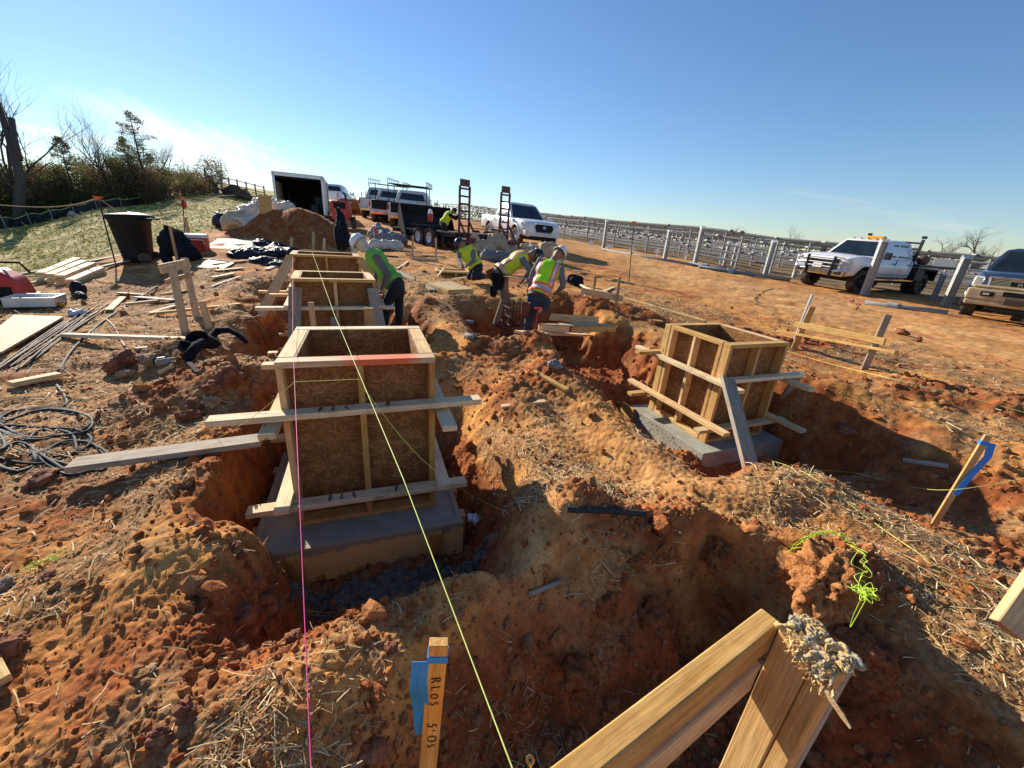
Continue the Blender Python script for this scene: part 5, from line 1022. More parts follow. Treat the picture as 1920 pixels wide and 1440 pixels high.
def ground_pose(cx, cy, rz, hb=1.6, hw=.8):
    """height and tilt of the ground under four wheels"""
    f = lambda a, b: float(ground(np.array([cx + a * math.cos(rz) - b * math.sin(rz)]), np.array([cy + a * math.sin(rz) + b * math.cos(rz)]), False)[0][0])
    zf = (f(hb, hw) + f(hb, -hw)) / 2; zr = (f(-hb, hw) + f(-hb, -hw)) / 2; zl = (f(hb, hw) + f(-hb, hw)) / 2; zr2 = (f(hb, -hw) + f(-hb, -hw)) / 2
    t1 = math.atan2(zf - zr, 2 * hb); t2 = math.atan2(zl - zr2, 2 * hw); R = Matrix.Rotation(rz, 4, 'Z') @ Matrix.Rotation(-t1, 4, 'Y') @ Matrix.Rotation(t2, 4, 'X') @ Matrix.Rotation(-rz, 4, 'Z'); return Vector((cx, cy, (zf + zr) / 2)), R
# white mid-size pickup, nose towards the right and the camera
TOY = dict(L=5.39, W=1.91, H=1.83, wb=3.23, wr=.38, fo=.95, belt=1.14, hood=1.13, cowl=.62, cab=2.05, rake=.80, doors=4)
fw_ = PG(966, 460); rz = math.radians(-64)
def centre_from_wheel(P, rz, lx, ly): return P.x - lx * math.cos(rz) + ly * math.sin(rz), P.y - lx * math.sin(rz) - ly * math.cos(rz)
cx, cy = centre_from_wheel(fw_, rz, TOY['wb'] / 2, -.85); loc, Rt = ground_pose(cx, cy, rz); toy, _t = pickup('clean white mid-size pickup with black hexagonal grille parked behind the tan blankets', loc, rz, WHT, TOY, 'a', rimmat=GALV, turn=.12, tilt=Rt)
# white flatbed truck with grille guard
FRD = dict(L=5.0, W=2.03, H=1.98, wb=3.95, wr=.42, fo=.98, belt=1.30, hood=1.32, cowl=.55, cab=2.35, rake=.62, doors=4, zb=.58)
fl = PG(1600, 549); rz = math.radians(-157); cx, cy = centre_from_wheel(fl, rz, FRD['wb'] / 2, .90); loc, Rt = ground_pose(cx, cy, rz, 1.9, .9)
frd, q = pickup('white crew cab flatbed truck with black grille guard and amber roof beacon, at right', loc, rz, WHT, FRD, 'b', flat=True, rimmat=DKMET, turn=-.1, tilt=Rt)
def guard(r, q):
    x, W, hd, zb = q['x'], q['W'], q['hood'], q['zb']; L = dict(parent=r, world=False)
    m = MB(); m.box((x - .0, 0, hd - .38), (.06, 1.12, .44)); emit('grille', m, BLKP, **L)
    m = MB()
    for k in range(3): m.box((x + .035, 0, hd - .24 - .13 * k), (.03, 1.10, .035))
    emit('grille_bar', m, CHROME, **L); m = MB(); m.ell((x + .06, 0, hd - .37), (.012, .14, .055), 10); emb = emit('badge', m, CHROME, smooth=True, **L)
    Mt = Matrix.Translation((x + .074, 0, hd - .37)) @ Matrix(((0, 0, 1, 0), (1, 0, 0, 0), (0, 1, 0, 0), (0, 0, 0, 1))); me = text_mesh('Ford', .085, wm(r) @ Mt, BLUEP, emb)
    for s in (-1, 1):
        m = MB(); m.box((x - .07, s * .78, hd - .38), (.20, .34, .34)); emit('headlight', m, LAMP, bevel=.03, **L)
        m = MB(); m.bar((x + .17, s * .50, hd - .08), (x + .15, s * .44, zb - .06), .07, .10, up=(1, 0, 0)); emit('guard_upright', m, BLKP, bevel=.01, **L)
    m = MB()
    for z in (hd - .06, hd - .20, hd - .33, hd - .46): m.tube([(x + .18, -.48, z), (x + .18, .48, z)], .020, 8)
    for s in (-1, 1): m.tube([(x + .18, s * .5, hd - .10), (x + .14, s * .74, hd - .12), (x + .02, s * .97, hd - .22), (x + .02, s * .97, hd - .50), (x + .12, s * .74, hd - .60), (x + .17, s * .5, hd - .58)], .022, 8); m.tube([(x + .02, s * .97, hd - .36), (x + .16, s * .5, hd - .34)], .018, 8)
    emit('guard_tubes', m, GALV, **L)
    m = MB(); m.box((x + .04, 0, zb + .10), (.20, W * 1.86, .24)); emit('bumper', m, CHROME, bevel=.04, seg=2, **L)
    for s in (-1, 1): m = MB(); m.box((x + .145, s * .72, zb + .09), (.02, .22, .12)); emit('fog_lamp', m, BLKP, bevel=.02, **L)
    m = MB(); m.box((x + .20, -.05, zb + .30), (.012, .33, .16)); pl = emit('number_plate', m, HATW, **L); Mt = Matrix.Translation((x + .2075, -.05, zb + .29)) @ Matrix(((0, 0, 1, 0), (1, 0, 0, 0), (0, 1, 0, 0), (0, 0, 0, 1))); text_mesh('JAR-4179', .068, wm(r) @ Mt, DKMET, pl)
guard(frd, q)
def flatbed(r, q):
    L = dict(parent=r, world=False); x1 = q['cabr'] - .12; x0 = x1 - 2.75; z = 1.12
    m = MB(); m.box(((x0 + x1) / 2, 0, z), (x1 - x0, 2.36, .10)); emit('flatbed', m, DKMET, **L)
    for s in (-1, 1):
        m = MB(); m.box(((x0 + x1) / 2 - .35, s * 1.17, z + .20), (1.75, .04, .30)); emit('side_board', m, GALV, **L)
        m = MB(); m.box((x1 - .32, s * 1.0, z - .32), (.60, .34, .50)); emit('tool_box', m, DKMET, bevel=.02, **L)
        for k in (0, 1): wheel(r, q['xr'], s * (.98 - .28 * k), .42, .24, s, DKMET)
        m = MB(); m.box((q['xr'], s * .95, z - .12), (1.05, .5, .05)); m.box((q['xr'] - .53, s * .95, z - .32), (.03, .5, .45)); emit('mudguard', m, BLKP, **L)
    m = MB(); xx = x1 + .02
    for s in (-1, 1): m.bar((xx, s * .95, z), (xx, s * .95, q['H'] + .12), .08, .08, up=(1, 0, 0)); m.bar((xx, s * .35, z), (xx, s * .35, q['H'] - .02), .05, .05, up=(1, 0, 0))
    for zz in (z + .35, z + .62, q['H'] - .02): m.bar((xx, -.95, zz), (xx, .95, zz), .07, .07)
    emit('headache_rack', m, DKMET, **L)
    for s in (-1, 1): m = MB(); m.box((xx, s * .95, q['H'] + .20), (.10, .14, .10)); emit('work_lamp', m, BLKP, bevel=.01, **L)
    m = MB(); m.box((q['cowl'] - 1.2, 0, q['H'] + .06), (.24, .62, .12)); emit('beacon', m, AMBER, bevel=.03, seg=2, **L)
    for k in (-2, -1, 0, 1, 2): m = MB(); m.box((q['cowl'] - .70, k * .27, q['H'] + .01), (.10, .07, .035)); emit('roof_lamp', m, AMBER, bevel=.01, **L)
    for (a, b_, s) in ((-.5, .5, .25), (-1.2, .1, .30), (-1.6, .5, .26), (-1.9, -.3, .24)): m = MB(); m.ell((x1 + a, b_, z + .22), (s, s * .8, s * .75), 9); mm = emit('cargo', m, RUST if a < -1 else BLKP, **L)
flatbed(frd, q)
# dark ram-style pickup entering at the right edge, seen from the front
RAMS = dict(L=5.9, W=2.08, H=1.98, wb=3.6, wr=.41, fo=1.0, belt=1.28, hood=1.30, cowl=.60, cab=2.3, rake=.75, doors=4, zb=.52)
fr_ = PG(1812, 592); rz = math.radians(-141); cx, cy = centre_from_wheel(fr_, rz, RAMS['wb'] / 2, -.86); loc, Rt = ground_pose(cx, cy, rz, 1.8, .9)
ram, q = pickup('dark blue pickup with chrome lettered grille and mud caked bumper, cut by the right edge', loc, rz, BLUEP, RAMS, 'c', rimmat=CHROME, tilt=Rt)
def ramfront(r, q):
    x, W, hd, zb = q['x'], q['W'], q['hood'], q['zb']; L = dict(parent=r, world=False)
    m = MB(); m.box((x - .02, 0, hd - .30), (.10, 1.36, .36)); gr = emit('grille', m, DKMET, bevel=.03, **L)
    m = MB()
    for k in range(10): z = hd - .145 - .034 * k; m.box((x + .045, 0, z), (.03, 1.32 - abs(k - 4.5) * .02, .012))
    emit('grille_bars', m, CHROME, **L); m = MB(); P_ = [(x + .05, y, z) for y, z in ((-.72, hd - .14), (.72, hd - .14), (.66, hd - .48), (-.66, hd - .48), (-.72, hd - .14))]; m.tube(P_, .03, 8); emit('grille_frame', m, CHROME, **L)
    m = MB(); m.box((x + .058, 0, hd - .29), (.02, .62, .10)); nb = emit('name_bar', m, BLKP, **L); Mt = Matrix.Translation((x + .07, 0, hd - .29)) @ Matrix(((0, 0, 1, 0), (1, 0, 0, 0), (0, 1, 0, 0), (0, 0, 0, 1))); text_mesh('RAM', .125, wm(r) @ Mt, CHROME, nb, depth=.006, sx=1.5)
    for s in (-1, 1):
        m = MB(); m.box((x - .16, s * .86, hd - .29), (.26, .28, .28)); emit('headlight', m, LAMP, bevel=.04, **L)
        m = MB(); m.box((x + .17, s * .62, zb + .20), (.03, .26, .12)); f = emit('fog_lamp', m, BLKP, bevel=.02, **L); m = MB(); m.box((x + .19, s * .64, zb + .20), (.02, .12, .05)); emit('lens', m, LAMP, f, world=False)
    m = MB(); m.box((x + .02, 0, zb + .18), (.28, W * 1.94, .30)); m.box((x - .02, 0, zb - .03), (.34, W * 1.9, .14)); m.box((x + .04, 0, zb + .38), (.2, W * 1.8, .08)); emit('bumper', m, MUD, bevel=.05, seg=3, **L)
    m = MB(); m.box((x + .165, 0, zb + .24), (.02, .70, .12)); emit('lower_grille', m, BLKP, **L); m = MB(); m.box((x + .19, -.1, zb + .06), (.05, .38, .16)); emit('plate_holder', m, RUST, bevel=.02, **L)
ramfront(ram, q)
# three work trucks parked in line, seen from behind left
WK = dict(L=5.6, W=1.98, H=1.9, wb=3.6, wr=.38, fo=.9, belt=1.22, hood=1.2, cowl=.6, cab=1.9, rake=.7, doors=4, zb=.5)
for (px, py, rz, lab, rk) in ((738, 426, 98, 'white work pickup with dark ladder rack, nearest of the three parked in line', True), (703, 416, 99, 'cream work pickup with ladder rack, middle of the three parked in line', True), (684, 408, 100, 'white pickup farthest back in the parked line', False)):
    P_ = PG(px, py); rz = math.radians(rz); cx, cy = centre_from_wheel(P_, rz, -WK['wb'] / 2, .85); loc, Rt = ground_pose(cx, cy, rz); pickup(lab, loc, rz, WHTD, WK, 'a', rack=rk, tilt=Rt)['group' if False else 0] if False else pickup(lab, loc, rz, WHTD, WK, 'a', rack=rk, tilt=Rt)
# enclosed box trailer
def local_thing(name, label, cat, P, rz, group=None): return thing(name, label, cat, P, math.radians(rz), group)
bt = PD(568, 420, 22.5); bt.z = gz(bt.x, bt.y, False) + .05; BT = local_thing('box_trailer', 'white enclosed box trailer with open dark rear, behind the dirt heap', 'trailer', bt, 22)
L = dict(parent=BT, world=False); Wd, Ht, Ln, z0 = 2.45, 1.95, 5.2, .42      # rear opening faces -Y locally
for nm, c, d in (('side_wall', (-Wd / 2, Ln / 2, z0 + Ht / 2), (.05, Ln, Ht)), ('side_wall', (Wd / 2, Ln / 2, z0 + Ht / 2), (.05, Ln, Ht)), ('roof', (0, Ln / 2, z0 + Ht + .02), (Wd + .06, Ln, .05)), ('floor_deck', (0, Ln / 2, z0 - .03), (Wd, Ln, .08)), ('front_wall', (0, Ln - .02, z0 + Ht / 2), (Wd - .08, .04, Ht))):
    m = MB(); m.box(c, d); emit(nm, m, DKMET if nm == 'floor_deck' else WHTD, **L)
m = MB(); m.box((0, .03, z0 + Ht - .07), (Wd + .04, .1, .16)); m.box((-Wd / 2 + .04, .03, z0 + Ht / 2), (.12, .1, Ht)); m.box((Wd / 2 - .04, .03, z0 + Ht / 2), (.12, .1, Ht)); emit('rear_frame', m, GALV, bevel=.01, **L)
m = MB(); m.box((0, .14, z0 + Ht / 2 - .06), (Wd - .2, .02, Ht - .2)) if False else m.box((Wd / 2 + .03, 3.7, z0 + 1.0), (.03, .85, 1.8)); emit('side_door', m, BLKP, **L)
for k in range(10): m = MB(); m.box((Wd / 2 + .028, .3 + k * .34, z0 + Ht / 2), (.012, .02, Ht - .1)); emit('side_rib', m, WHTD, **L)
m = MB(); m.box((-Wd / 2 + .12, 1.2, z0 + .9), (.06, 1.6, 1.3)); emit('plywood_lining', m, OSB_L, **L); m = MB(); m.box((Wd / 2 - .06, Ln / 2, z0 + Ht / 2), (.04, Ln - .3, Ht - .1)); m.box((-Wd / 2 + .06, Ln / 2, z0 + Ht / 2), (.04, Ln - .3, Ht - .1)); m.box((0, Ln - .1, z0 + Ht / 2), (Wd - .2, .04, Ht - .1)); m.box((0, Ln / 2, z0 + Ht - .06), (Wd - .2, Ln - .3, .03)); emit('shade_liner', m, BLKP, **L); m = MB(); m.box((0, 1.0, z0 + Ht - .2), (Wd - .1, 1.6, .03)); emit('rolled_ramp_door', m, DKMET, **L)  # black sheets inside stand in for the shade of the open trailer
random.seed(4)
for k in range(9): m = MB(); x = random.uniform(-.9, 1.0); yy = random.uniform(.8, 3); h = random.uniform(.3, 1.1); m.box((x, yy, z0 + h / 2), (random.uniform(.2, .5), .4, h)); emit('stored_gear', m, random.choice((BLKP, W_GREY, DKMET)), bevel=.02, **L)
for s in (-1, 1):
    for x_ in (2.4, 3.2): wheel(BT, s * (Wd / 2 + .02), x_, .34, .22, s, GALV) if False else None
for s in (-1, 1):
    for y_ in (2.2, 3.0): m = MB(); m.lathe([(.0005, -.1), (.25, -.11), (.34, -.08), (.34, .08), (.25, .11), (.0005, .1)], 20, Matrix.Translation((s * Wd / 2, y_, .34)) @ Matrix.Rotation(PI / 2, 4, 'Y')); emit('wheel', m, RUBBER, **L)
# yellow plywood standing beside it
P_ = PG(499, 402); m = MB(); m.box((0, 0, .28), (.36, .04, .56)); tag(emit('board', m, W_GOLD, M=Matrix.Translation(P_) @ Matrix.Rotation(.3, 4, 'Z') @ Matrix.Rotation(-.15, 4, 'X')), 'upright yellow board leaning by the left side of the box trailer', 'board', 'loose boards')
# white van-bodied truck ahead of the trailer
P_ = PD(630, 398, 33); P_.z = gz(P_.x, P_.y, False); pickup('white truck standing ahead of the box trailer, mostly hidden', P_, math.radians(100), WHT, WK, 'a')
# red towable compressor
P_ = PD(642, 410, 18.5); P_.z = gz(P_.x, P_.y, False); RC = local_thing('compressor', 'red towable machine behind the hanging black jacket', 'compressor', P_, 15); L = dict(parent=RC, world=False)
m = MB(); m.box((0, 0, .75), (.75, 1.1, .8)); emit('housing', m, REDL, bevel=.08, seg=3, **L); m = MB(); m.box((0, -.56, .95), (.5, .03, .25)); emit('control_panel', m, BLKP, **L); m = MB(); m.tube([(.2, 0, 1.1), (.2, 0, 1.45), (.1, .1, 1.5)], .05, 8); emit('exhaust', m, DKMET, **L)
for s in (-1, 1): m = MB(); m.lathe([(.0005, -.08), (.26, -.08), (.26, .08), (.0005, .08)], 18, Matrix.Translation((s * .48, 0, .27)) @ Matrix.Rotation(PI / 2, 4, 'Y')); emit('wheel', m, RUBBER, **L)
# equipment trailer with two upright ramps
tw = PG(800, 455); ramp1 = PD(864, 440, 14.4); ramp2 = PD(938, 440, 15.6); axr = (ramp2 - ramp1); axr.z = 0; axr.normalize(); fwd = Vector((-axr.y, axr.x, 0)); fwd = fwd if fwd.y > 0 else -fwd
zt = gz((ramp1.x + ramp2.x) / 2, (ramp1.y + ramp2.y) / 2, False); mid = Vector(((ramp1.x + ramp2.x) / 2, (ramp1.y + ramp2.y) / 2, zt)); ET = thing('equipment_trailer', 'black tandem equipment trailer with two upright maroon ramps', 'trailer', mid, math.atan2(axr.y, axr.x)); L = dict(parent=ET, world=False)
hw = (ramp2 - ramp1).length / 2 + .28
m = MB()
for k in range(7): m.box((-hw + .1 + (2 * hw - .2) * k / 6 - 0, 2.2, .60), ((2 * hw) / 7.4, 4.6, .045))
emit('deck', m, W_GREY, **L); m = MB()
for s in (-1, 1): m.box((s * hw, 2.2, .52), (.08, 4.7, .16))
for y_ in (-.1, 4.5): m.box((0, y_, .52), (2 * hw, .1, .16))
m.tube([(-.5, 4.5, .5), (0, 6.0, .48)], .06, 8); m.tube([(.5, 4.5, .5), (0, 6.0, .48)], .06, 8); emit('frame', m, DKMET, **L)
for s in (-1, 1):
    for y_ in (1.5, 2.35): wheel(ET, s * (hw + .16), y_, .36, .22, s, GALV) if False else None
def trwheel(x, y_, s):
    M = Matrix.Translation((x, y_, .36)) @ Matrix.Rotation(PI / 2 * s, 4, 'Y'); m = MB(); m.lathe([(.20, -.1), (.31, -.11), (.36, -.08), (.36, .08), (.31, .11), (.20, .1), (.20, -.1)], 28, M); emit('tyre', m, RUBBER, **L); m = MB(); m.lathe([(.205, .06), (.19, .10), (.08, .06), (.06, .12), (.0005, .12)], 20, M); emit('rim', m, GALV, **L)
for s in (-1, 1):
    for y_ in (1.3, 2.1): trwheel(s * (hw + .15), y_, s)
    m = MB(); m.box((s * (hw + .15), 1.7, .78), (.3, 1.7, .03)); emit('mudguard', m, DKMET, **L)
for s in (-1, 1):
    rx = s * ((ramp2 - ramp1).length / 2); m = MB(); w_ = .21; h0, h1 = .25, 2.12
    for q_ in (-1, 1): m.box((rx + q_ * w_, -.18, (h0 + h1) / 2), (.05, .07, h1 - h0)); m.bar((rx + q_ * w_, -.20, 1.0), (rx + q_ * (w_ + .0) + .0, -.75, .35), .05, .05, up=(1, 0, 0))
    for k in range(8): m.box((rx, -.18, h0 + .12 + (h1 - h0 - .2) * k / 7), (2 * w_, .07, .055))
    m.box((rx, -.18, h1 + .10), (2 * w_ - .03, .05, .22)); m.box((rx, -.62, .34), (2 * w_ + .12, .5, .06)); m.box((rx, -.86, .40), (2 * w_ + .12, .04, .14)); emit('loading_ramp', m, REDST, **L)
# loader bucket riding on its deck front, and small gear
bk = thing('loader_bucket', 'large black loader bucket standing beside the equipment trailer', 'bucket', PD(800, 428, 17.5), math.atan2(axr.y, axr.x) - .15); bk.matrix_basis.translation; b = PD(800, 428, 17.2); b.z = gz(b.x, b.y, False) + .05; bk.location = b; L = dict(parent=bk, world=False)
wb_ = 1.12; prof = [(-.55, .0), (-.5, .06), (.05, .08), (.33, .35), (.38, .85), (.18, 1.25), (.12, 1.25), (.28, .85), (.25, .40), (.0, .15), (-.5, .12)]
Mx = Matrix(((0, 0, 1, 0), (1, 0, 0, 0), (0, 1, 0, 0), (0, 0, 0, 1))); m = MB(); m.prism(prof, 2 * wb_, Matrix.Translation((-wb_, 0, 0)) @ Mx); emit('shell', m, BLKP, **L)
for s in (-1, 1): m = MB(); m.prism([(-.55, 0), (.05, .04), (.36, .35), (.40, .85), (.2, 1.27), (.1, 1.25)], .03, Matrix.Translation((s * wb_, 0, 0)) @ Mx); emit('side_plate', m, BLKP, **L)
m = MB(); m.lathe([(.0005, 0), (.09, 0), (.10, .02), (.10, .3), (.06, .42), (.03, .46), (.0005, .47)], 14, Matrix()); rp = PD(807, 416, 15.6); rc = thing('fuel_can', 'red and white canister standing on the equipment trailer', 'canister', rp); emit('can', m, REDL, rc, world=False, smooth=True); m = MB(); m.lathe([(.0005, .30), (.101, .30), (.065, .425), (.0005, .48)], 14); emit('white_cap', m, HATW, rc, world=False)
ORD = 'first second third fourth fifth sixth seventh eighth ninth tenth eleventh twelfth thirteenth fourteenth fifteenth sixteenth seventeenth'.split()
# ---------------- litter, bags, cloth ----------------
def crumple(me_prims, vox, mat, name, label, cat, amp=.04, f=6, smooth=3, group=None, ridge=True, mats=None):
    def ex(co):
        out = co.copy()
        for i, c in enumerate(co):
            v = Vector(c) * f; n = mnoise.noise_vector(v) * amp; q = abs(mnoise.noise(v * 2.1 + Vector((7, 3, 1)))); out[i] = c + np.array(n) + np.array((0, 0, amp * (.5 - q * 2.0) if ridge else 0))
        return out
    me = blob(me_prims, vox, mats or [mat], None, smooth, ex); c = np.empty(len(me.vertices) * 3); me.vertices.foreach_get('co', c); c = c.reshape(-1, 3); o0 = c.mean(0); o0[2] = c[:, 2].min(); me.vertices.foreach_set('co', (c - o0).ravel()); o = emit(name, me, None, M=Matrix.Translation(Vector(o0))); return tag(o, label, cat, group)
def up(p, h): return Vector(p) + Vector((0, 0, h))
def gp(px, py, h=0): return up(PG(px, py), h)
# tan blankets behind the bent worker
b = [gp(905, 480), gp(930, 476), gp(960, 482), gp(990, 480), gp(1025, 488)]
crumple([egg(up(b[0], .22), (.42, .35, .34)), egg(up(b[1], .30), (.5, .35, .36)), egg(up(b[0], .45) + Vector((-.3, 0, 0)), (.2, .2, .25)), egg(up(b[1], .2) + Vector((.35, -.1, 0)), (.5, .3, .2))], .035, BAGT, 'blanket', 'tall crumpled tan insulating blanket behind the bent worker', 'blanket', .13, 2.6)
crumple([egg(up(b[3], .16), (.6, .35, .26)), egg(up(b[4], .25), (.45, .35, .38)), egg(up(b[4], .2) + Vector((-.5, 0, 0)), (.4, .3, .25))], .035, BAGT, 'blanket', 'second tan blanket heap, below the parked white pickup', 'blanket', .12, 2.6)
crumple([egg(gp(925, 490, .14), (.5, .3, .22)), egg(gp(950, 492, .12), (.5, .3, .2))], .03, SHEETG, 'blanket', 'grey blanket roll in front of the tan blankets', 'blanket', .06, 3)
# grey sheeting mound and bundle with little flags
crumple([egg(gp(716, 452, .2), (.5, .5, .3)), egg(gp(730, 458, .15), (.7, .5, .25)), cap(gp(702, 448, .1), gp(708, 432, .2), .15)], .04, SHEETG, 'sheeting', 'dark grey sheeting draped over a mound behind the left worker', 'sheeting', .10, 2)
crumple([cap(gp(700, 467, .12), gp(748, 468, .12), .17)], .03, BAGP, 'bundle', 'long pale wrapped bundle lying before the grey sheeting', 'bundle', .05, 4)
for px, m_ in ((702, REDL), (718, BLUEC)):
    p = gp(px, 458); t = thing('marker_flag', 'small striped marker flag on a wire' if px == 702 else 'small purple marker flag on a wire', 'flag', p); m = MB(); m.tube([p, up(p, .55)], .006, 5); emit('wire', m, GALV, t); m = MB(); m.add([up(p, .55), up(p, .38), up(p, .36) + Vector((.12, 0, 0)), up(p, .52) + Vector((.1, 0, 0))], [(0, 1, 2, 3)]); o = emit('flag', m, m_, t); sd = o.modifiers.new('s', 'SOLIDIFY'); sd.thickness = .003
# plastic sheeting pile left of the dirt heap
pz = lambda px, py, d, h=0: up(PD(px, py, d), h)
def pgd(px, d, h=0):     # on the ground at a given depth below pixel column px
    lo, hi = 300, 1400
    for _ in range(30):
        mdl = (lo + hi) / 2; p = PD(px, mdl, d)
        if p.z > gz(p.x, p.y, False): lo = mdl
        else: hi = mdl
    p = PD(px, lo, d); return Vector((p.x, p.y, gz(p.x, p.y, False) + h))
crumple([egg(pgd(440, 13, .22), (.35, .35, .32)), egg(pgd(456, 13, .18), (.4, .35, .25))], .04, BAGT, 'plastic_sheet', 'peach coloured plastic bag at the left end of the sheet pile', 'plastic sheet', .10, 3)
crumple([egg(pgd(470, 13.2, .1), (.9, .6, .30)), egg(pgd(495, 13.4, .2), (.9, .6, .36)), egg(pgd(515, 13.5, .35), (.8, .5, .32))], .035, BAGP, 'plastic_sheet', 'large pale crumpled plastic sheet heaped against the dirt', 'plastic sheet', .11, 3.6)
crumple([egg(pgd(420, 15, .2), (.35, .3, .32)), cap(pgd(416, 15, .1), pgd(428, 15, .45), .14)], .035, TARPB, 'bag', 'black refuse bag on the grass left of the plastic sheets', 'bag', .06, 4)
m = MB(); p = pgd(432, 15.4); m.tube([p + Vector((-.3, 0, 0)), p + Vector((-.3, 0, .6)), p + Vector((.3, 0, .6)), p + Vector((.3, 0, 0))], .015, 6); tag(emit('hand_frame', m, DKMET), 'thin bent pipe frame standing behind the black refuse bag', 'frame')
# black tarps
crumple([egg(gp(470, 478, .05), (.5, .5, .09)), egg(gp(500, 478, .07), (.6, .5, .10)), egg(gp(525, 474, .06), (.5, .4, .09)), egg(gp(455, 482, .04), (.4, .3, .07))], .035, TARPB, 'tarpaulin', 'black tarpaulin spread flat behind the farthest form', 'tarpaulin', .07, 3)
crumple([egg(gp(495, 462, .06), (.4, .3, .10)), egg(gp(515, 466, .06), (.4, .3, .09))], .035, TARPB, 'tarpaulin', 'second folded black tarpaulin behind the spread one', 'tarpaulin', .07, 4)
crumple([egg(gp(500, 492, .04), (.4, .25, .07)), egg(gp(518, 498, .04), (.3, .2, .06))], .03, TARPB, 'tarpaulin', 'small torn black plastic piece left of the farthest form', 'tarpaulin', .05, 5)
crumple([egg(gp(1080, 535, .10), (.20, .18, .17)), egg(gp(1072, 530, .10), (.15, .15, .13))], .02, BLKF, 'bag', 'black bag on the bank right of the lime vested worker', 'bag', .05, 8)
# jacket hung over stakes, with cooler
j0 = PG(320, 500); JD = 9.3
crumple([cap(PD(318, 432, JD), PD(330, 445, JD), .13), egg(PD(322, 455, JD), (.28, .2, .30)), cap(PD(308, 440, JD), PD(314, 488, JD), .10, .12), cap(PD(330, 440, JD), PD(352, 470, JD), .14, .2), egg(PD(355, 480, JD), (.25, .18, .22)), egg(PD(338, 470, JD), (.18, .12, .2))], .025, BLKF, 'jacket', 'black hooded jacket hung over stakes beside the black bin', 'jacket', .06, 4)
stake(0, 0, .85, 'stake carrying the black hooded jacket', P=gp(335, 500), w=.06); stake(0, 0, .75, 'orange brown stake beside the cooler', P=gp(358, 462), w=.09, t=.04)
cl = gp(374, 472); CO = thing('cooler', 'red cooler with white lid beside the black jacket', 'cooler', cl, .3); m = MB(); m.box((0, 0, .17), (.42, .3, .34)); emit('body', m, REDL, CO, world=False, bevel=.02, seg=2); m = MB(); m.box((0, 0, .385), (.44, .32, .09)); emit('lid', m, HATW, CO, world=False, bevel=.02, seg=2); m = MB(); m.tube([(.2, -.17, .2), (.2, -.19, .3), (-.2, -.19, .3), (-.2, -.17, .2)], .012, 6); emit('handle', m, HATW, CO, world=False)
# second jacket hanging on a post by the heap
hj = PD(640, 462, 9.6); hz = gz(hj.x, hj.y, False); stake(0, 0, 1.1, 'post carrying the long black jacket', P=Vector((hj.x, hj.y, hz)), w=.05, mat=DKMET)
crumple([cap(PD(635, 392, 9.6), PD(636, 405, 9.6), .05, .08), cap(PD(637, 405, 9.6), PD(642, 452, 9.6), .10, .20), egg(PD(646, 455, 9.6), (.22, .14, .12))], .02, BLKF, 'jacket', 'long black jacket hanging on a post before the dirt heap', 'jacket', .04, 5)
# wheeled bin
wb0 = gp(262, 491); BN = thing('rubbish_bin', 'black wheeled rubbish bin standing at the meadow edge', 'bin', wb0, .35); L = dict(parent=BN, world=False)
m = MB(); vs = []; 
for z, a, c in ((0, .25, .24), (.12, .26, .25), (.92, .34, .34), (.95, .37, .37), (1.0, .37, .37)):
    for k in range(20):
        t = 2 * PI * k / 20; s_ = (abs(math.cos(t)) ** 4 + abs(math.sin(t)) ** 4) ** (-.25); vs.append((a * math.cos(t) * s_, c * math.sin(t) * s_, z))
m.add(vs, [(i * 20 + k, i * 20 + (k + 1) % 20, (i + 1) * 20 + (k + 1) % 20, (i + 1) * 20 + k) for i in range(4) for k in range(20)] + [tuple(range(19, -1, -1))]); emit('bin_body', m, BLKP, smooth=True, **L)
m = MB(); vs = []
for z, q in ((1.0, .40), (1.035, .41), (1.07, .34), (1.10, .16), (1.105, .01)):
    for k in range(20): t = 2 * PI * k / 20; s_ = (abs(math.cos(t)) ** 4 + abs(math.sin(t)) ** 4) ** (-.25); vs.append((q * math.cos(t) * s_ + (.03 if z < 1.05 else 0), q * math.sin(t) * s_, z + .02 * math.cos(t)))
m.add(vs, [(i * 20 + k, i * 20 + (k + 1) % 20, (i + 1) * 20 + (k + 1) % 20, (i + 1) * 20 + k) for i in range(4) for k in range(20)]); emit('lid', m, BLKP, smooth=True, **L)
m = MB(); m.tube([(.42, -.3, .98), (.48, -.3, 1.0), (.48, .3, 1.0), (.42, .3, .98)], .018, 8); emit('handle', m, BLKP, **L)
for s in (-1, 1): m = MB(); m.lathe([(.0005, -.03), (.12, -.03), (.12, .03), (.0005, .03)], 18, Matrix.Translation((.24, s * .29, .12)) @ Matrix.Rotation(PI / 2, 4, 'X')); emit('wheel', m, RUBBER, **L)
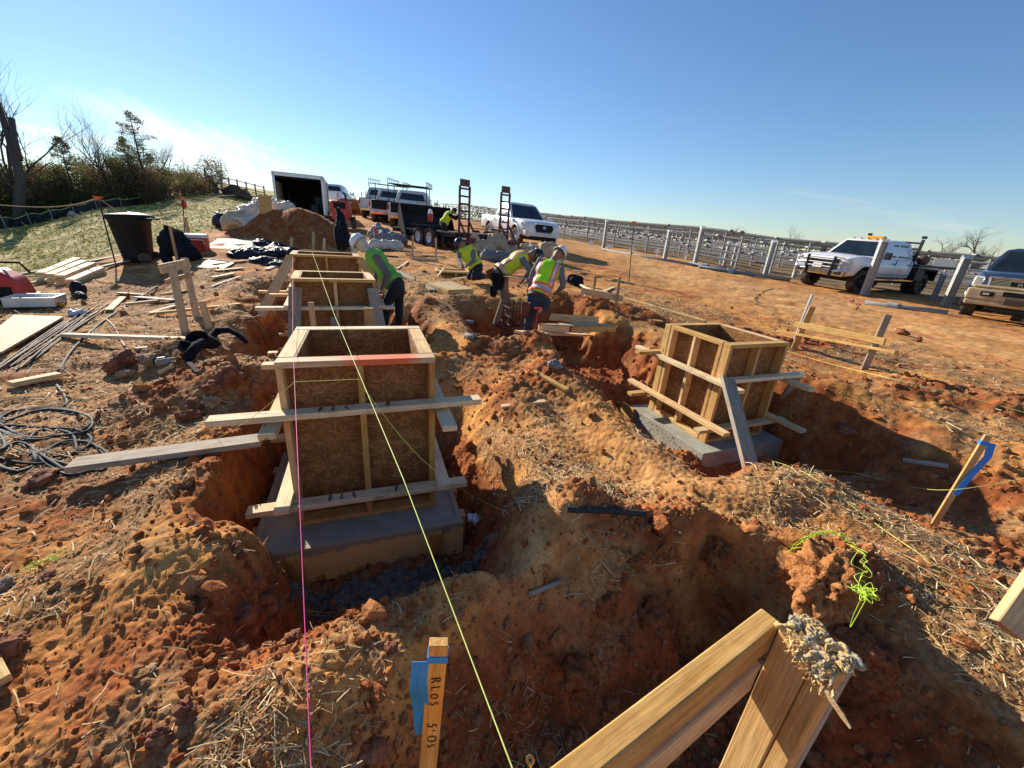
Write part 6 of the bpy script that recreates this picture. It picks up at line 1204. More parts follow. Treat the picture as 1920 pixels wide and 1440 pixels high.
# red generator cut by the left edge, with the steel tray beside it
gq = PD(8, 572, 6.4); gq.z = gz(gq.x, gq.y, False); GN = thing('generator', 'red portable generator in a black frame at the left edge', 'generator', gq, .5); L = dict(parent=GN, world=False)
Mx2 = Matrix(((1, 0, 0, 0), (0, 0, 1, 0), (0, 1, 0, 0), (0, 0, 0, 1))); m = MB(); m.prism([(-.35, .1), (-.35, .42), (-.22, .52), (.12, .52), (.30, .38), (.36, .1)], .42, Matrix.Translation((0, -.21, 0)) @ Mx2); emit('housing', m, REDL, bevel=.05, seg=3, **L)
m = MB(); m.box((0, 0, .07), (.82, .48, .12)); emit('base', m, BLKP, bevel=.02, **L); m = MB(); m.box((.12, -.215, .2), (.22, .02, .14)); m2 = emit('panel', m, BLKP, **L); m = MB(); m.box((-.12, -.222, .24), (.2, .02, .05)); emit('label_plate', m, HATW, **L); m = MB(); m.lathe([(.0005, 0), (.05, 0), (.05, .05), (.0005, .05)], 14, Matrix.Translation((-.1, 0, .52))); emit('fuel_cap', m, BLKP, **L); m = MB(); m.tube([(-.3, .2, .5), (-.3, .2, .6), (.25, .2, .6), (.34, .2, .44)], .018, 8); emit('handle', m, BLKP, **L)
m = MB(); m.box((0, 0, .06), (.55, .40, .012)); 
for s in (-1, 1): m.box((0, s * .20, .12), (.55, .012, .14)); m.box((s * .275, 0, .12), (.012, .40, .14))
tag(emit('tray', m, GALV, M=Matrix.Translation(PG(72, 577)) @ Matrix.Rotation(.5, 4, 'Z')), 'open steel tray beside the red generator', 'tray')
crumple([egg(gp(150, 553, .10), (.13, .10, .12)), cap(gp(145, 558, .05), gp(158, 562, .04), .06)], .018, BLKP, 'bottle', 'dark bottle and rag lying on the straw left of the boards', 'bottle', .03, 9)
crumple([egg(gp(145, 593, .04), (.12, .08, .05))], .014, plain('clear_wrap', (.6, .6, .6), .25), 'plastic_wrap', 'scrap of clear plastic wrap on the straw', 'plastic wrap', .04, 14)
crumple([egg(PZ(888, 972, -.22), (.045, .03, .025))], .006, plain('clear_film', (.55, .55, .57), .2), 'plastic_wrap', 'scrap of clear plastic beside the nearest footing', 'plastic wrap', .02, 40)
crumple([cap(gp(96, 572, .04), gp(118, 576, .04), .035)], .012, AMBER, 'glove', 'yellow glove lying by the steel tray', 'glove', .02, 20)
# black tool belt and drill on the left spoil heap
tb = [PG(352, 680, True), PG(375, 665, True), PG(400, 645, True), PG(425, 622, True), PG(448, 632, True)]
m = MB(); pts = [up(tb[0], .04), up(tb[1], .10), PD(390, 637, 4.5), PD(408, 620, 4.6), PD(430, 619, 4.6), PD(450, 630, 4.6), PD(462, 642, 4.55)]; m.tube(pts, [.045, .05, .045, .04, .035, .03, .02], 8); TB = thing('tool_belt', 'black padded tool belt with pouches thrown on the left spoil heap', 'tool belt', pts[0]); emit('belt', m, BLKF, TB, smooth=True)
pouch(TB, PD(345, 665, 4.1), (.09, .06, .12), BLKF, Matrix.Rotation(.6, 3, 'Y')); pouch(TB, PD(385, 640, 4.4), (.12, .08, .12), BLKF, Matrix.Rotation(1.0, 3, 'X')); m = MB(); m.bar(up(tb[0], .02), PG(372, 698, True), .04, .01); emit('strap', m, BLKF, TB)
def drill(px, py, rz, label, s=1.0, P=None):
    p = P or PG(px, py, True); t = thing('cordless_drill', label, 'drill', up(p, .04), rz); L = dict(parent=t, world=False); m = MB(); m.tube([(-.07, 0, 0), (.06, 0, 0), (.09, 0, 0)], [.03, .032, .022], 10); emit('motor_housing', m, CONC_D, smooth=True, **L); m = MB(); m.tube([(.09, 0, 0), (.13, 0, 0), (.15, 0, 0)], [.018, .014, .006], 8); emit('chuck', m, DKMET, **L); m = MB(); m.bar((-.03, 0, -.01), (-.02, .11, -.02), .035, .035); m.box((-.02, .13, -.02), (.10, .05, .065)); emit('battery_handle', m, BLKP, bevel=.008, **L)
drill(878, 608, .3, 'cordless drill lying on the trench rim, upper one'); drill(880, 636, -.6, 'cordless drill lying on the soil below the other drill'); drill(312, 685, .9, 'cordless drill lying beside the red boulders')
m = MB(); a = PG(300, 705, True); b_ = PG(328, 690, True); m.tube([up(a, .03), up(b_, .03)], .022, 10); tag(emit('torch', m, W_PALE), 'pale tube shaped tool beside the drill by the boulders', 'tool')
m = MB(); a = PG(1060, 968, True); b_ = PG(1207, 976, True); m.tube([up(a, .045), up(a.lerp(b_, .5), .05), up(b_, .045)], .0165, 12); tag(emit('pipe', m, HOSE), 'black metal pipe lying on the crest of the dug rim', 'pipe')
m = MB(); q = PD(994, 1425, .62); q0 = PD(996, 1490, .66); m.tube([q0, q], .0022, 6); d = (Vector(EYE) - q).normalized(); M_ = Matrix.Translation(q) @ d.to_track_quat('Z', 'Y').to_matrix().to_4x4(); m.lathe([(.0005, .002), (.0060, .002), (.0068, 0), (.003, -.003)], 18, M_); sc_ = thing('screw', 'brass coloured screw head standing at the bottom edge', 'screw', q); emit('shaft', m, plain('brass', (.55, .33, .10), .35, .8), sc_); m = MB(); m.lathe([(.0005, .0024), (.0022, .0024), (.0022, .001)], 6, M_); emit('drive_recess', m, BLKP, sc_)
# hoses and rods
def hose(pts, r, mat, name, label, cat, group=None, world=None, lift=None):
    P_ = [up(PG(a, b_, True), (lift or r)) for a, b_ in pts] if world is None else world; out = []
    for i in range(len(P_) - 1):
        p0, p1, p2, p3 = P_[max(i - 1, 0)], P_[i], P_[i + 1], P_[min(i + 2, len(P_) - 1)]
        for k in range(6): t = k / 6; out.append(.5 * ((2 * p1) + (p2 - p0) * t + (2 * p0 - 5 * p1 + 4 * p2 - p3) * t * t + (3 * p1 - p0 - 3 * p2 + p3) * t ** 3))
    out.append(P_[-1]); m = MB(); c = out[0]; m.tube([q - c for q in out], r, 6); return tag(emit(name, m, mat, M=Matrix.Translation(c), smooth=True), label, cat, group)
coil = []; random.seed(9)
for (cx, cy, rx, ry, n_) in ((30, 860, 42, 26, 2), (85, 795, 90, 30, 2), (110, 830, 62, 26, 1), (140, 860, 60, 30, 2), (60, 835, 95, 36, 1)):
    for k in range(n_ * 9): a = 2 * PI * k / 9 + cx; coil.append((cx + rx * math.cos(a) * random.uniform(.85, 1.1), cy + ry * math.sin(a) * random.uniform(.85, 1.12)))
hose([(x, y) for x, y in coil], .010, HOSE, 'hose', 'tangled coil of black hose on the straw at the left edge', 'hose')
hose([(107, 724), (125, 750), (118, 765), (60, 775), (20, 790), (-20, 800)], .012, HOSE, 'hose', 'black cable running from the short block to the coiled hose', 'cable')
hose([(295, 538), (262, 560), (200, 600), (165, 630), (135, 660), (110, 700)], .014, HOSE, 'hose', 'dark cable snaking over the straw past the rods', 'cable')
hose([(200, 600), (215, 615), (228, 640), (243, 662)], .012, ROPE, 'cable', 'pale cable branching below the dark cable', 'cable')
for k in range(11):
    x0 = -30 + k * 9; y0 = 705 - k * 3 + random.uniform(-10, 14); x1 = 100 + k * 9; y1 = 620 - k * 4 + random.uniform(-8, 8)
    hose([(x0, y0), ((x0 + x1) / 2, (y0 + y1) / 2 + random.uniform(-1, 1)), (x1 + 30, y1 - 18)], .011, RUST, 'rebar', 'rusty reinforcing rod on the straw, %s from the left in the loose bundle' % 'first second third fourth fifth sixth seventh eighth ninth tenth last'.split()[k], 'rebar', 'reinforcing rods on the straw')
# ---------------- strings ----------------
def line(pts, r, mat, label, name='string', sag=0):
    m = MB(); out = []
    for i in range(len(pts) - 1):
        for k in range(8): t = k / 8; out.append(pts[i].lerp(pts[i + 1], t) + Vector((0, 0, -sag * 4 * t * (1 - t))))
    out.append(pts[-1]); c = out[0]; m.tube([q - c for q in out], r, 5); return tag(emit(name, m, mat, M=Matrix.Translation(c)), label, 'string')
line([PZ(553, 520, 1.0), PZ(553, 690, .84), PD(558, 900, 1.45), PD(583, 1460, .85)], .0016, STR_P, 'taut pink mason line running over the left row of forms') if False else None
pk0 = PZ(549, 480, 1.03); pk1 = PD(584, 1460, .62); line([pk0, PD(549, 640, (Vector(ray(549, 640)).length and 2.6)), PD(560, 900, 1.15), pk1], .0011, STR_P, 'taut pink mason line running over the left row of forms')
yk0 = PZ(585, 472, 1.06); line([yk0, PZ(622, 560, .86) if False else PD(627, 590, 3.0), PD(757, 900, 1.15), PD(968, 1460, .60)], .0013, STR_Y, 'taut yellow mason line running down the middle of the left row')
xL = PD(552, 716, 1.9); xR = PD(673, 711, 1.9); line([xL, xR], .0012, STR_Y, 'short yellow cross string tied between the two mason lines')
hose(None, .0013, STR_Y, 'string', 'slack yellow string from the mason line to the left edge', 'string', world=[xL, PD(470, 785, 2.0), gp(395, 835, .02), gp(300, 890, .01), gp(200, 918, .01), gp(100, 932, .01), gp(-20, 945, .01)])
hose(None, .0011, STR_Y, 'string', 'thin yellow string from the mason line down past the right footing corner', 'string', world=[PD(683, 730, 1.9), PD(790, 860, 2.1), gp(880, 930, .02), gp(960, 968, .01)])
hose([(470, 1140), (440, 1090), (425, 1050), (380, 1060), (340, 1045), (338, 1030), (370, 1010), (385, 1000), (350, 965), (340, 950)], .0012, ROPE, 'string', 'thin dirty string trailing down the left bank', 'string', lift=.004)
hose([(780, 1110), (830, 1145), (880, 1170), (960, 1200), (1040, 1200), (1080, 1185), (1100, 1170), (1130, 1170), (1150, 1190), (1165, 1225)], .0012, ROPE, 'string', 'slack pale string over the shaded soil', 'string', lift=.006)
hose([(560, 1145), (640, 1150), (690, 1130), (720, 1115)], .0012, ROPE, 'string', 'short pale string in the hollow before the nearest footing', 'string', lift=.006)
hose(None, .0016, STR_Y, 'string', 'yellow string from the right form to the ribbon stake and the right edge', 'string', world=[gp(1350, 893, .02), gp(1420, 868, .10), gp(1500, 880, .02), gp(1600, 890, .02), gp(1700, 915, .02), PD(1790, 918, 2.75), PD(1930, 895, 2.9)])
hose([(1430, 860), (1500, 885), (1560, 925), (1640, 985), (1720, 1040), (1800, 1090), (1890, 1110), (1960, 1108)], .0016, STR_Y, 'string', 'yellow string running down to the board at the right edge', 'string', lift=.012)
hose([(1460, 660), (1560, 690), (1680, 720), (1800, 750), (1930, 785)], .003, STR_Y, 'string', 'pale line along the ground past the right board frame', 'string', lift=.05)
hose([(1310, 985), (1340, 990), (1400, 1000), (1440, 1010), (1470, 1013)], .0015, ROPE, 'string', 'loose string over the craggy rim', 'string', lift=.02)
hose([(1590, 605), (1700, 620), (1930, 700)], .003, REDL, 'string', 'thin red line across the haul track', 'string', lift=.02)
random.seed(12)
def tangle(c, rx, n_, r, label, sp=.6, path=None):
    pts = []
    for k in range(n_):
        u = k / n_; q = path[min(int(u * (len(path) - 1)), len(path) - 2)].lerp(path[min(int(u * (len(path) - 1)), len(path) - 2) + 1], (u * (len(path) - 1)) % 1) if path else c
        pts.append(q + Vector((random.gauss(0, rx), random.gauss(0, rx * .7), abs(random.gauss(0, rx * .6)))))
    return hose(None, r, STR_G, 'twine', label, 'twine', world=pts)
CLD = bpy.data.objects['clod']; _ci = CLD.matrix_basis.inverted()
def on_clod(px, py, lift=.004):     # where the twine rests on the big clod, else free air at its depth
    r = Vector(ray(px, py)).normalized(); o_ = _ci @ Vector(EYE); ok, loc, nn, _i = CLD.ray_cast(o_, (_ci.to_3x3() @ r).normalized()); c = RM.T @ (np.array(CLD.matrix_basis.translation) - EYE)
    return (CLD.matrix_basis @ loc) - r * lift if ok else PD(px, py, c[2] - .1)
ct = [on_clod(1478, 1040), on_clod(1510, 1010), on_clod(1545, 998), on_clod(1575, 1003), on_clod(1598, 1020)]
for i in range(5): tangle(None, .010, 16, .0011, 'bright green twine draped over the sunlit clod', path=ct)['group'] = 'green twine strands'
cb = [ct[4], PD(1612, 1055, 1.60), PD(1617, 1118, 1.52)]
for i in range(3): tangle(None, .018, 14, .0011, 'green twine strands hanging down from the sunlit clod', path=cb)['group'] = 'green twine hanging'
tangle(cb[2] + Vector((0, 0, .01)), .024, 70, .0011, 'tangled knot of green twine hanging below the sunlit clod')
hose(None, .0014, STR_G, 'twine', 'long loop of green twine below the tangled knot', 'twine', world=[cb[2], cb[2] + Vector((.004, 0, -.10)), cb[2] + Vector((.010, -.004, -.16)), cb[2] + Vector((.018, 0, -.11)), cb[2] + Vector((.02, 0, 0))])
tangle(gp(80, 1062, .02), .02, 26, .0016, 'yellow green twine scrap on the soil at left', path=[gp(45, 1078, .015), gp(85, 1060, .02), gp(122, 1043, .015)])
# ---------------- rope poles ----------------
def rope_pole(px0, py0, px1, py1, label, cap_=ORANGE):
    b0 = PG(px0, py0); c = RM.T @ (np.array(b0) - EYE); t0 = PD(px1, py1, c[2]); t = thing('rope_pole', label, 'pole', b0, 0, 'capped poles carrying the rope'); m = MB(); m.tube([b0 - Vector((0, 0, .2)), t0], .014, 8); emit('rod', m, DKMET, t); m = MB(); m.lathe([(.0005, .04), (.085, .045), (.09, .03), (.03, .0), (.02, -.06), (.0005, -.06)], 14, Matrix.Translation(t0)); emit('cap', m, cap_, t, smooth=True); return t0
pA = rope_pole(218, 500, 184, 372, 'leaning black pole with orange mushroom cap in front of the bin'); pB = rope_pole(345, 445, 342, 372, 'black pole with orange cap and red rag behind the black jacket'); pC = rope_pole(1180, 531, 1188, 418, 'dark pole with orange cap standing on the haul track'); m = MB(); pp = PG(667, 430); m.tube([pp, up(pp, .8)], .02, 6); tag(emit('pole', m, DKMET), 'short dark pole before the parked work trucks', 'pole')
hose(None, .010, ROPE, 'rope', 'orange faded rope from the left edge to the leaning pole', 'rope', world=[PD(-60, 380, 10.5), PD(60, 388, 10), PD(130, 385, 9.6), pA])
hose(None, .008, ROPE, 'rope', 'rope dropping from the leaning pole towards the back pole', 'rope', world=[pA, PD(235, 400, 10.2), PD(290, 402, 11), pB])
hose(None, .010, ROPE, 'rope', 'rope from the back pole rising to the far fence', 'rope', world=[pB, PD(380, 380, 16), PD(410, 368, 22), PD(440, 366, 28)])
hose(None, .012, ROPE, 'rope', 'rope from the haul track pole down to the steel posts', 'rope', world=[pC, PD(1250, 448, 13.5), PD(1330, 485, 14), PD(1420, 512, 15)])
crumple([egg(pB + Vector((0, 0, -.18)), (.08, .06, .12))], .015, REDL, 'rag', 'red rag tied below the orange pole cap', 'rag', .03, 12)
# ---------------- silt fence, stones ----------------
def gd(az, d, h=0): a = math.radians(az); x, y = math.sin(a) * d, math.cos(a) * d; return Vector((x, y, gz(x, y, False) + h))
SF_ = thing('silt_fence', 'low black silt fence with green top edge along the wood edge', 'fence', gd(-50, 18)); line_ = [gd(-64, 25), gd(-58, 26), gd(-54, 27), gd(-51, 27.8), gd(-48.5, 28.6), gd(-46, 30), gd(-43, 32.5), gd(-40, 37)]
m = MB(); m2 = MB(); n_ = 60; cur = []
for k in range(n_ + 1):
    u = k / n_ * (len(line_) - 1); i = min(int(u), len(line_) - 2); q = line_[i].lerp(line_[i + 1], u - i); q.z = gz(q.x, q.y, False) - .05; cur.append((q, up(q + Vector((random.gauss(0, .03), random.gauss(0, .03), 0)), .42 + .05 * math.sin(k * 1.3) + random.gauss(0, .02))))
vs = [v for c in cur for v in c]; m.add(vs, [(2 * i, 2 * i + 1, 2 * i + 3, 2 * i + 2) for i in range(n_)]); o = emit('fabric', m, TARPB, SF_); sd = o.modifiers.new('s', 'SOLIDIFY'); sd.thickness = .01; m2.tube([c[1] for c in cur], .018, 5); emit('top_edge', m2, plain('green_edge', (.30, .42, .10), .7), SF_)
for k in range(0, n_, 5): m = MB(); m.bar(cur[k][0], up(cur[k][1], .1), .04, .04, up=(1, 0, 0)); emit('post', m, W_GREY, SF_)
random.seed(31)
for k in range(16):
    px = 10 + k * 9 + random.uniform(-3, 3); rock(px, 412 - k * .75 + random.uniform(-3, 3), (random.uniform(.15, .28), .16, .12), plain('pale_stone', (.5, .5, .5), .9, var=.2) if k == 0 else bpy.data.materials['pale_stone'], 'pale grey stone below the silt fence, %s from the left' % 'first second third fourth fifth sixth seventh eighth ninth tenth eleventh twelfth thirteenth fourteenth fifteenth sixteenth'.split()[k], group='stones below the silt fence')
# ---------------- trees ----------------
def grow(mb, p, d, L, r, lvl, tips, droop=0, spread=.6, n=3, up_=.15):
    k = 5; pts = [p]; rr = [r]; q = Vector(p); dd = Vector(d).normalized()
    for i in range(k):
        dd = (dd + Vector((random.gauss(0, .12), random.gauss(0, .12), random.gauss(0, .08) + up_ * .3 - droop * .1))).normalized(); q = q + dd * L / k; pts.append(q); rr.append(r * (1 - .55 * (i + 1) / k))
    mb.tube(pts, rr, 7 if lvl > 2 else (5 if lvl > 1 else 3), cap=False); 
    if lvl <= 1: tips += pts[2:]
    if lvl <= 0: return
    for j in range(n + (1 if lvl > 1 else 0)):
        i = random.randint(1, k) if j else k; a = random.uniform(0, 2 * PI); o = dd.orthogonal().normalized(); o = Quaternion(dd, a) @ o
        grow(mb, pts[i], dd * (1 - spread) + o * spread + Vector((0, 0, up_)), L * random.uniform(.5, .72), rr[i] * .68, lvl - 1, tips, droop, spread, n, up_)
def leafcards(tips, n, s, spread, rngseed=0):
    rg = np.random.default_rng(rngseed); T = np.array([t[:] for t in tips]); P_ = T[rg.integers(0, len(T), n)] + rg.normal(0, spread, (n, 3)); V = np.array([[-1, -.35, 0], [1, -.35, 0], [1, .35, 0], [-1, .35, 0]], float); sz = s * rg.uniform(.5, 1.5, (n, 1))
    R_ = rotm(rg.uniform(0, 6.28, n), rg.uniform(-1.2, 1.2, n), rg.uniform(0, 6.28, n)); Q = np.einsum('nij,nkj->nki', R_, V[None] * sz[:, None]) + P_[:, None]; me = bpy.data.meshes.new('crown'); me.from_pydata(Q.reshape(-1, 3).tolist(), [], (np.arange(n * 4).reshape(-1, 4)).tolist()); return me
LEAFM = [plain('leaf_%d' % i, c, .8, 0, .35, 2.5, spec=.2) for i, c in enumerate(((.10, .11, .04), (.17, .16, .06), (.22, .14, .07), (.26, .21, .12)))]
for q_ in LEAFM:
    n_t = q_.node_tree; tr = n_t.nodes.new('ShaderNodeBsdfTranslucent'); mx = n_t.nodes.new('ShaderNodeMixShader'); mx.inputs[0].default_value = .4; bs = n_t.nodes['Principled BSDF']; cl_ = bs.inputs['Base Color'].links[0].from_socket; n_t.links.new(cl_, tr.inputs[0]); n_t.links.new(bs.outputs[0], mx.inputs[1]); n_t.links.new(tr.outputs[0], mx.inputs[2]); n_t.links.new(mx.outputs[0], n_t.nodes['Material Output'].inputs[0])
PROTO = {}
def tree_proto(kind, seed, H, lvl=3, n=3, leaves=0, ls=.05, spread=.6, r0=None, sp=.1, mix=(0, 1), up_=.15, bark=BARK, trunk=.42):
    random.seed(seed); mb = MB(); tips = []; grow(mb, Vector((0, 0, -.1)), Vector((random.gauss(0, .05), random.gauss(0, .05), 1)), H * trunk, r0 or H * .026, lvl, tips, 0, spread, n, up_)
    zmax = max(v[2] for v in mb.v); k = H / zmax; mb.v = [(x * k, y * k, z * k) for x, y, z in mb.v]; tips = [t * k for t in tips]; me = bpy.data.meshes.new('trunk'); me.from_pydata(mb.v, [], mb.f); me.materials.append(bark); cr = None
    if leaves:
        cr = leafcards(tips, leaves, ls, sp, seed)
        for i in mix: cr.materials.append(LEAFM[i])
        cr.polygons.foreach_set('material_index', np.random.default_rng(seed).integers(0, len(mix), len(cr.polygons)).astype(np.int32))
    PROTO[kind] = (me, cr)
def conifer_proto(kind, seed, H, leaves, bare=.3, w=.25, sparse=1.0):
    random.seed(seed); mb = MB(); tips = []; mb.tube([(0, 0, -.1), (H * .01, 0, H * .5), (0, 0, H)], [H * .018, H * .011, .01], 6)
    z = H * bare
    while z < H * .98:
        L = H * w * max(0, 1 - (z - H * bare) / (H * (1 - bare))) ** .7 * random.uniform(.6, 1.1) + .08
        for j in range(int(4 * sparse) + 1):
            a = random.uniform(0, 2 * PI); e_ = Vector((math.cos(a) * L, math.sin(a) * L, z + L * random.uniform(.1, .35))); b0 = Vector((0, 0, z)); mb.tube([b0, b0.lerp(e_, .5) + Vector((0, 0, -.03)), e_], [.018, .012, .005], 3, cap=False); tips += [b0.lerp(e_, t) for t in (.35, .5, .65, .8, .9, 1, 1)]
        z += H * .035 * random.uniform(.6, 1.5)
    me = bpy.data.meshes.new('trunk'); me.from_pydata([tuple(v) for v in mb.v], [], mb.f); me.materials.append(BARK); cr = leafcards(tips, leaves, .038, .07, seed); cr.materials.append(LEAFM[0]); cr.materials.append(LEAFM[1]); cr.polygons.foreach_set('material_index', np.random.default_rng(seed).integers(0, 2, len(cr.polygons)).astype(np.int32)); PROTO[kind] = (me, cr)
def plant(kind, P_, rz, s, name, label, cat, group=None, lean=0, sz=None):
    me, cr = PROTO[kind]; t = thing(name, label, cat, P_, 0, group); t.matrix_basis = Matrix.Translation(P_) @ Matrix.Rotation(lean, 4, 'Y') @ Matrix.Rotation(rz, 4, 'Z') @ Matrix.Diagonal((s, s, s * (sz or 1), 1))
    o = bpy.data.objects.new('trunk', me); COL.objects.link(o); o.parent = t
    if cr: o = bpy.data.objects.new('crown', cr); COL.objects.link(o); o.parent = t
    return t
tree_proto('bush1', 1, 3.0, 3, 5, 4200, .05, .75, .05, .22, (0, 1, 2), .1, trunk=.3); tree_proto('bush2', 2, 2.8, 3, 5, 3400, .05, .8, .05, .24, (1, 2, 3), .1, trunk=.3); tree_proto('bush3', 3, 3.0, 4, 5, 1800, .05, .7, .05, .22, (2, 2, 0), .12, trunk=.32)
tree_proto('bare1', 4, 6.0, 4, 4, 0, r0=.06, spread=.45, up_=.22, trunk=.45); tree_proto('bare2', 5, 5.0, 4, 4, 0, r0=.085, spread=.5, up_=.3, trunk=.35); tree_proto('bare3', 6, 5, 4, 4, 0, spread=.6, up_=.1, bark=BARK, trunk=.36)
conifer_proto('pine1', 7, 5.5, 2400, .32, .33, .8); conifer_proto('pine2', 8, 4.2, 4200, .12, .26, 1.4)
ORD_ = 'first second third fourth fifth sixth seventh eighth ninth tenth eleventh twelfth thirteenth fourteenth fifteenth sixteenth seventeenth'.split()
random.seed(40); KN = {'bush1': ('evergreen_shrub', 'shrub'), 'bush2': ('olive_shrub', 'shrub'), 'bush3': ('brown_shrub', 'shrub')}
LB_ = {'bush1': 'dense dark evergreen shrub in the thicket behind the silt fence', 'bush2': 'olive green shrub in the thicket behind the silt fence', 'bush3': 'brown half bare shrub in the thicket behind the silt fence'}
for row in range(3):
    for k in range(17):
        az = -63 + k * 1.66 + random.uniform(-.5, .5); u = max(0, (az + 63) / 27); d = 29.5 + u ** 2.2 * 8.5 + row * 2.0 + random.uniform(-.6, .6); kd = random.choice(('bush1', 'bush2', 'bush3', 'bush1')); s = (.80 + .08 * row) * random.uniform(.8, 1.2) * (1.05 - .25 * u); plant(kd, gd(az, d), random.uniform(0, 6.28), s, KN[kd][0], LB_[kd].split(' in the thicket')[0] + ', %s from the left in the %s row of the thicket' % (ORD[k], ('front', 'middle', 'back')[row]), 'shrub', 'thicket shrubs along the meadow')
TR = [('bare1', -50.4, 31, 1.45, 'bare_tree', 'pale bare tree with upswept twigs behind the big leaning trunk'), ('bare2', -49.8, 31, 1.05, 'bare_tree', 'broad bare tree right of the big leaning trunk'), ('pine2', -46.4, 32, .78, 'pine_tree', 'leaning pine between the bare tree and the slim birches'), ('pine1', -41.2, 34, .85, 'pine_tree', 'tall sparse pine standing free against the sky'), ('bare2', -43.6, 34, 1.0, 'bare_tree', 'slim bare sapling just left of the sparse pine'), ('bare1', -44.6, 34, .85, 'bare_tree', 'thin bare tree left of the slim sapling'),
      ('bare1', -40.9, 39, .85, 'bare_tree', 'tallest bare tree right of the sparse pine'), ('bare2', -40.0, 41, .9, 'bare_tree', 'multi stemmed bare tree right of the tallest one'), ('bare2', -38.8, 44, .8, 'bare_tree', 'bare tree over the low end of the thicket'), ('pine2', -42.2, 36, .85, 'pine_tree', 'small dark pine at the right end of the thicket'), ('pine2', -40.5, 40, .65, 'pine_tree', 'lowest dark pine near the meadow crest'), ('bare3', -55, 31, 1.3, 'bare_tree', 'dark bare tree near the left edge')]
for kd, az, d, s, nm, lb in TR: plant(kd, gd(az, d), az, s, nm, lb, 'tree')
random.seed(3); bt_ = thing('leaning_tree', 'thick broken trunk leaning left at the left edge of the wood', 'tree', gd(-50.6, 28.6)); b0 = gd(-50.6, 28.6); c = RM.T @ (np.array(b0) - EYE); m = MB(); m.tube([b0 - Vector((0, 0, .2)), PD(38, 330, c[2]), PD(18, 260, c[2]), PD(-12, 170, c[2])], [.19, .165, .13, .09], 12); emit('trunk', m, BARK, bt_, smooth=True); m = MB(); m.tube([PD(36, 300, c[2]), PD(27, 262, c[2]), PD(22, 222, c[2])], [.13, .11, .10], 10); emit('broken_limb', m, BARK, bt_, smooth=True)
# far fence with soil mounds on the crest
ff = [gd(-38.5, 42), gd(-36.5, 42), gd(-34, 41), gd(-31, 40)]; FF = thing('fence', 'rail fence along the crest of the meadow', 'fence', ff[0]); m = MB()
for h in (.35, .8, 1.2): m.tube([up(q, h) for q in ff], .03, 5)
emit('rails', m, W_GREY, FF)
for k in range(12): u = k / 11 * 2.99; q = ff[int(u)].lerp(ff[int(u) + 1], u % 1); m = MB(); m.bar(up(q, -.2), up(q, 1.3), .08, .08, up=(1, 0, 0)); emit('post', m, W_GREY, FF)
DKSOIL = plain('dark_soil', (.085, .06, .045), .95, 0, .3, 3, .5)
for az, d, r_, h, lb in ((-36.2, 40.5, .9, .9, 'dark soil mound on the meadow crest, left one'), (-33.6, 40, 1.2, .7, 'dark soil mound on the meadow crest beside the box trailer')):
    q = gd(az, d); o = rock(0, 0, (r_, r_ * .8, h), DKSOIL, lb, P=q - Vector((0, 0, h * .3)), group='soil mounds'); o.name = 'soil_mound'; o['category'] = 'soil mound'
q = pgd(668, 30); o = rock(0, 0, (3.2, 1.2, .8), SOILC[0], 'long red soil bank behind the red machine', P=q - Vector((0, 0, .3)), group='soil mounds'); o.name = 'soil_mound'; o['category'] = 'soil mound'
# ---------------- solar field ----------------
def pile(px, py, tpx, tpy, label, w=.16, dark=False):
    b0 = PG(px, py); c = RM.T @ (np.array(b0) - EYE); H = (PD(tpx, tpy, c[2]) - b0).length; t = thing('steel_pile', label, 'post', b0, math.atan2(-b0.x, b0.y) * -1 + .3 if False else -math.atan2(b0.x, b0.y) + .45 + PI / 2, 'galvanised piles of the solar field'); L = dict(parent=t, world=False)
    m = MB()
    for s in (-1, 1): m.box((0, s * w / 2, H / 2 - .1), (w * .85, .012, H + .2))
    m.box((0, 0, H / 2 - .1), (.010, w - .014, H + .2)); emit('beam', m, GALV_W, t, world=False); m = MB(); m.box((0, 0, H - .03), (w * 1.2, w * 1.15, .05)); m.box((0, 0, H + .02), (w * .5, w * 1.3, .05)); emit('head_bracket', m, GALV, t, world=False); return t
for a in (((1619, 555), (1657, 464), 'large galvanised pile before the white flatbed truck', .20), ((1772, 574), (1803, 492), 'large galvanised pile left of the dark blue pickup', .20), ((1302, 498), (1319, 433), 'tall bright pile in the middle of the field edge', .17), ((1434, 514), (1451, 458), 'bright pile near the flatbed truck nose', .17), ((1246, 485), (1252, 436), 'pile left of the tall middle one', .18), ((1131, 466), (1138, 418), 'bright pile behind the haul track pole, far left of the edge row', .16),
          ((1488, 520), (1496, 480), 'short pile just left of the grille guard', .16), ((1357, 498), (1364, 457), 'pile between the tall middle one and the next bright one', .14), ((1372, 498), (1387, 465), 'slim pile right of the middle pair', .13), ((1770 - 20, 560), (1778, 525), 'short white pile behind the flatbed', .14)): pile(*a[0], *a[1], a[2], a[3])
def tube_on_ground(p0, p1, r, label):
    a, b_ = PG(*p0), PG(*p1); t = thing('torque_tube', label, 'steel tube', up(a.lerp(b_, .5), r), 0, 'steel tubes lying at the field edge'); m = MB(); m.tube([up(a, r), up(a.lerp(b_, .5), r), up(b_, r)], r, 12); emit('tube', m, RACKP, t, smooth=True); m = MB(); d = (b_ - a).normalized(); c = up(a.lerp(b_, .35), r); m.tube([c - d * .12, c + d * .12], r * 1.5, 12); emit('collar', m, GALV_W, t); return t
tube_on_ground((1620, 572), (1775, 592), .075, 'steel tube lying between the two large piles'); tube_on_ground((1130, 470), (1300, 500), .07, 'steel tube lying along the field edge, left length'); tube_on_ground((1310, 504), (1480, 528), .08, 'steel tube lying along the field edge, right length'); tube_on_ground((1290, 498), (1380, 512), .09, 'second steel tube beside the tall middle pile')
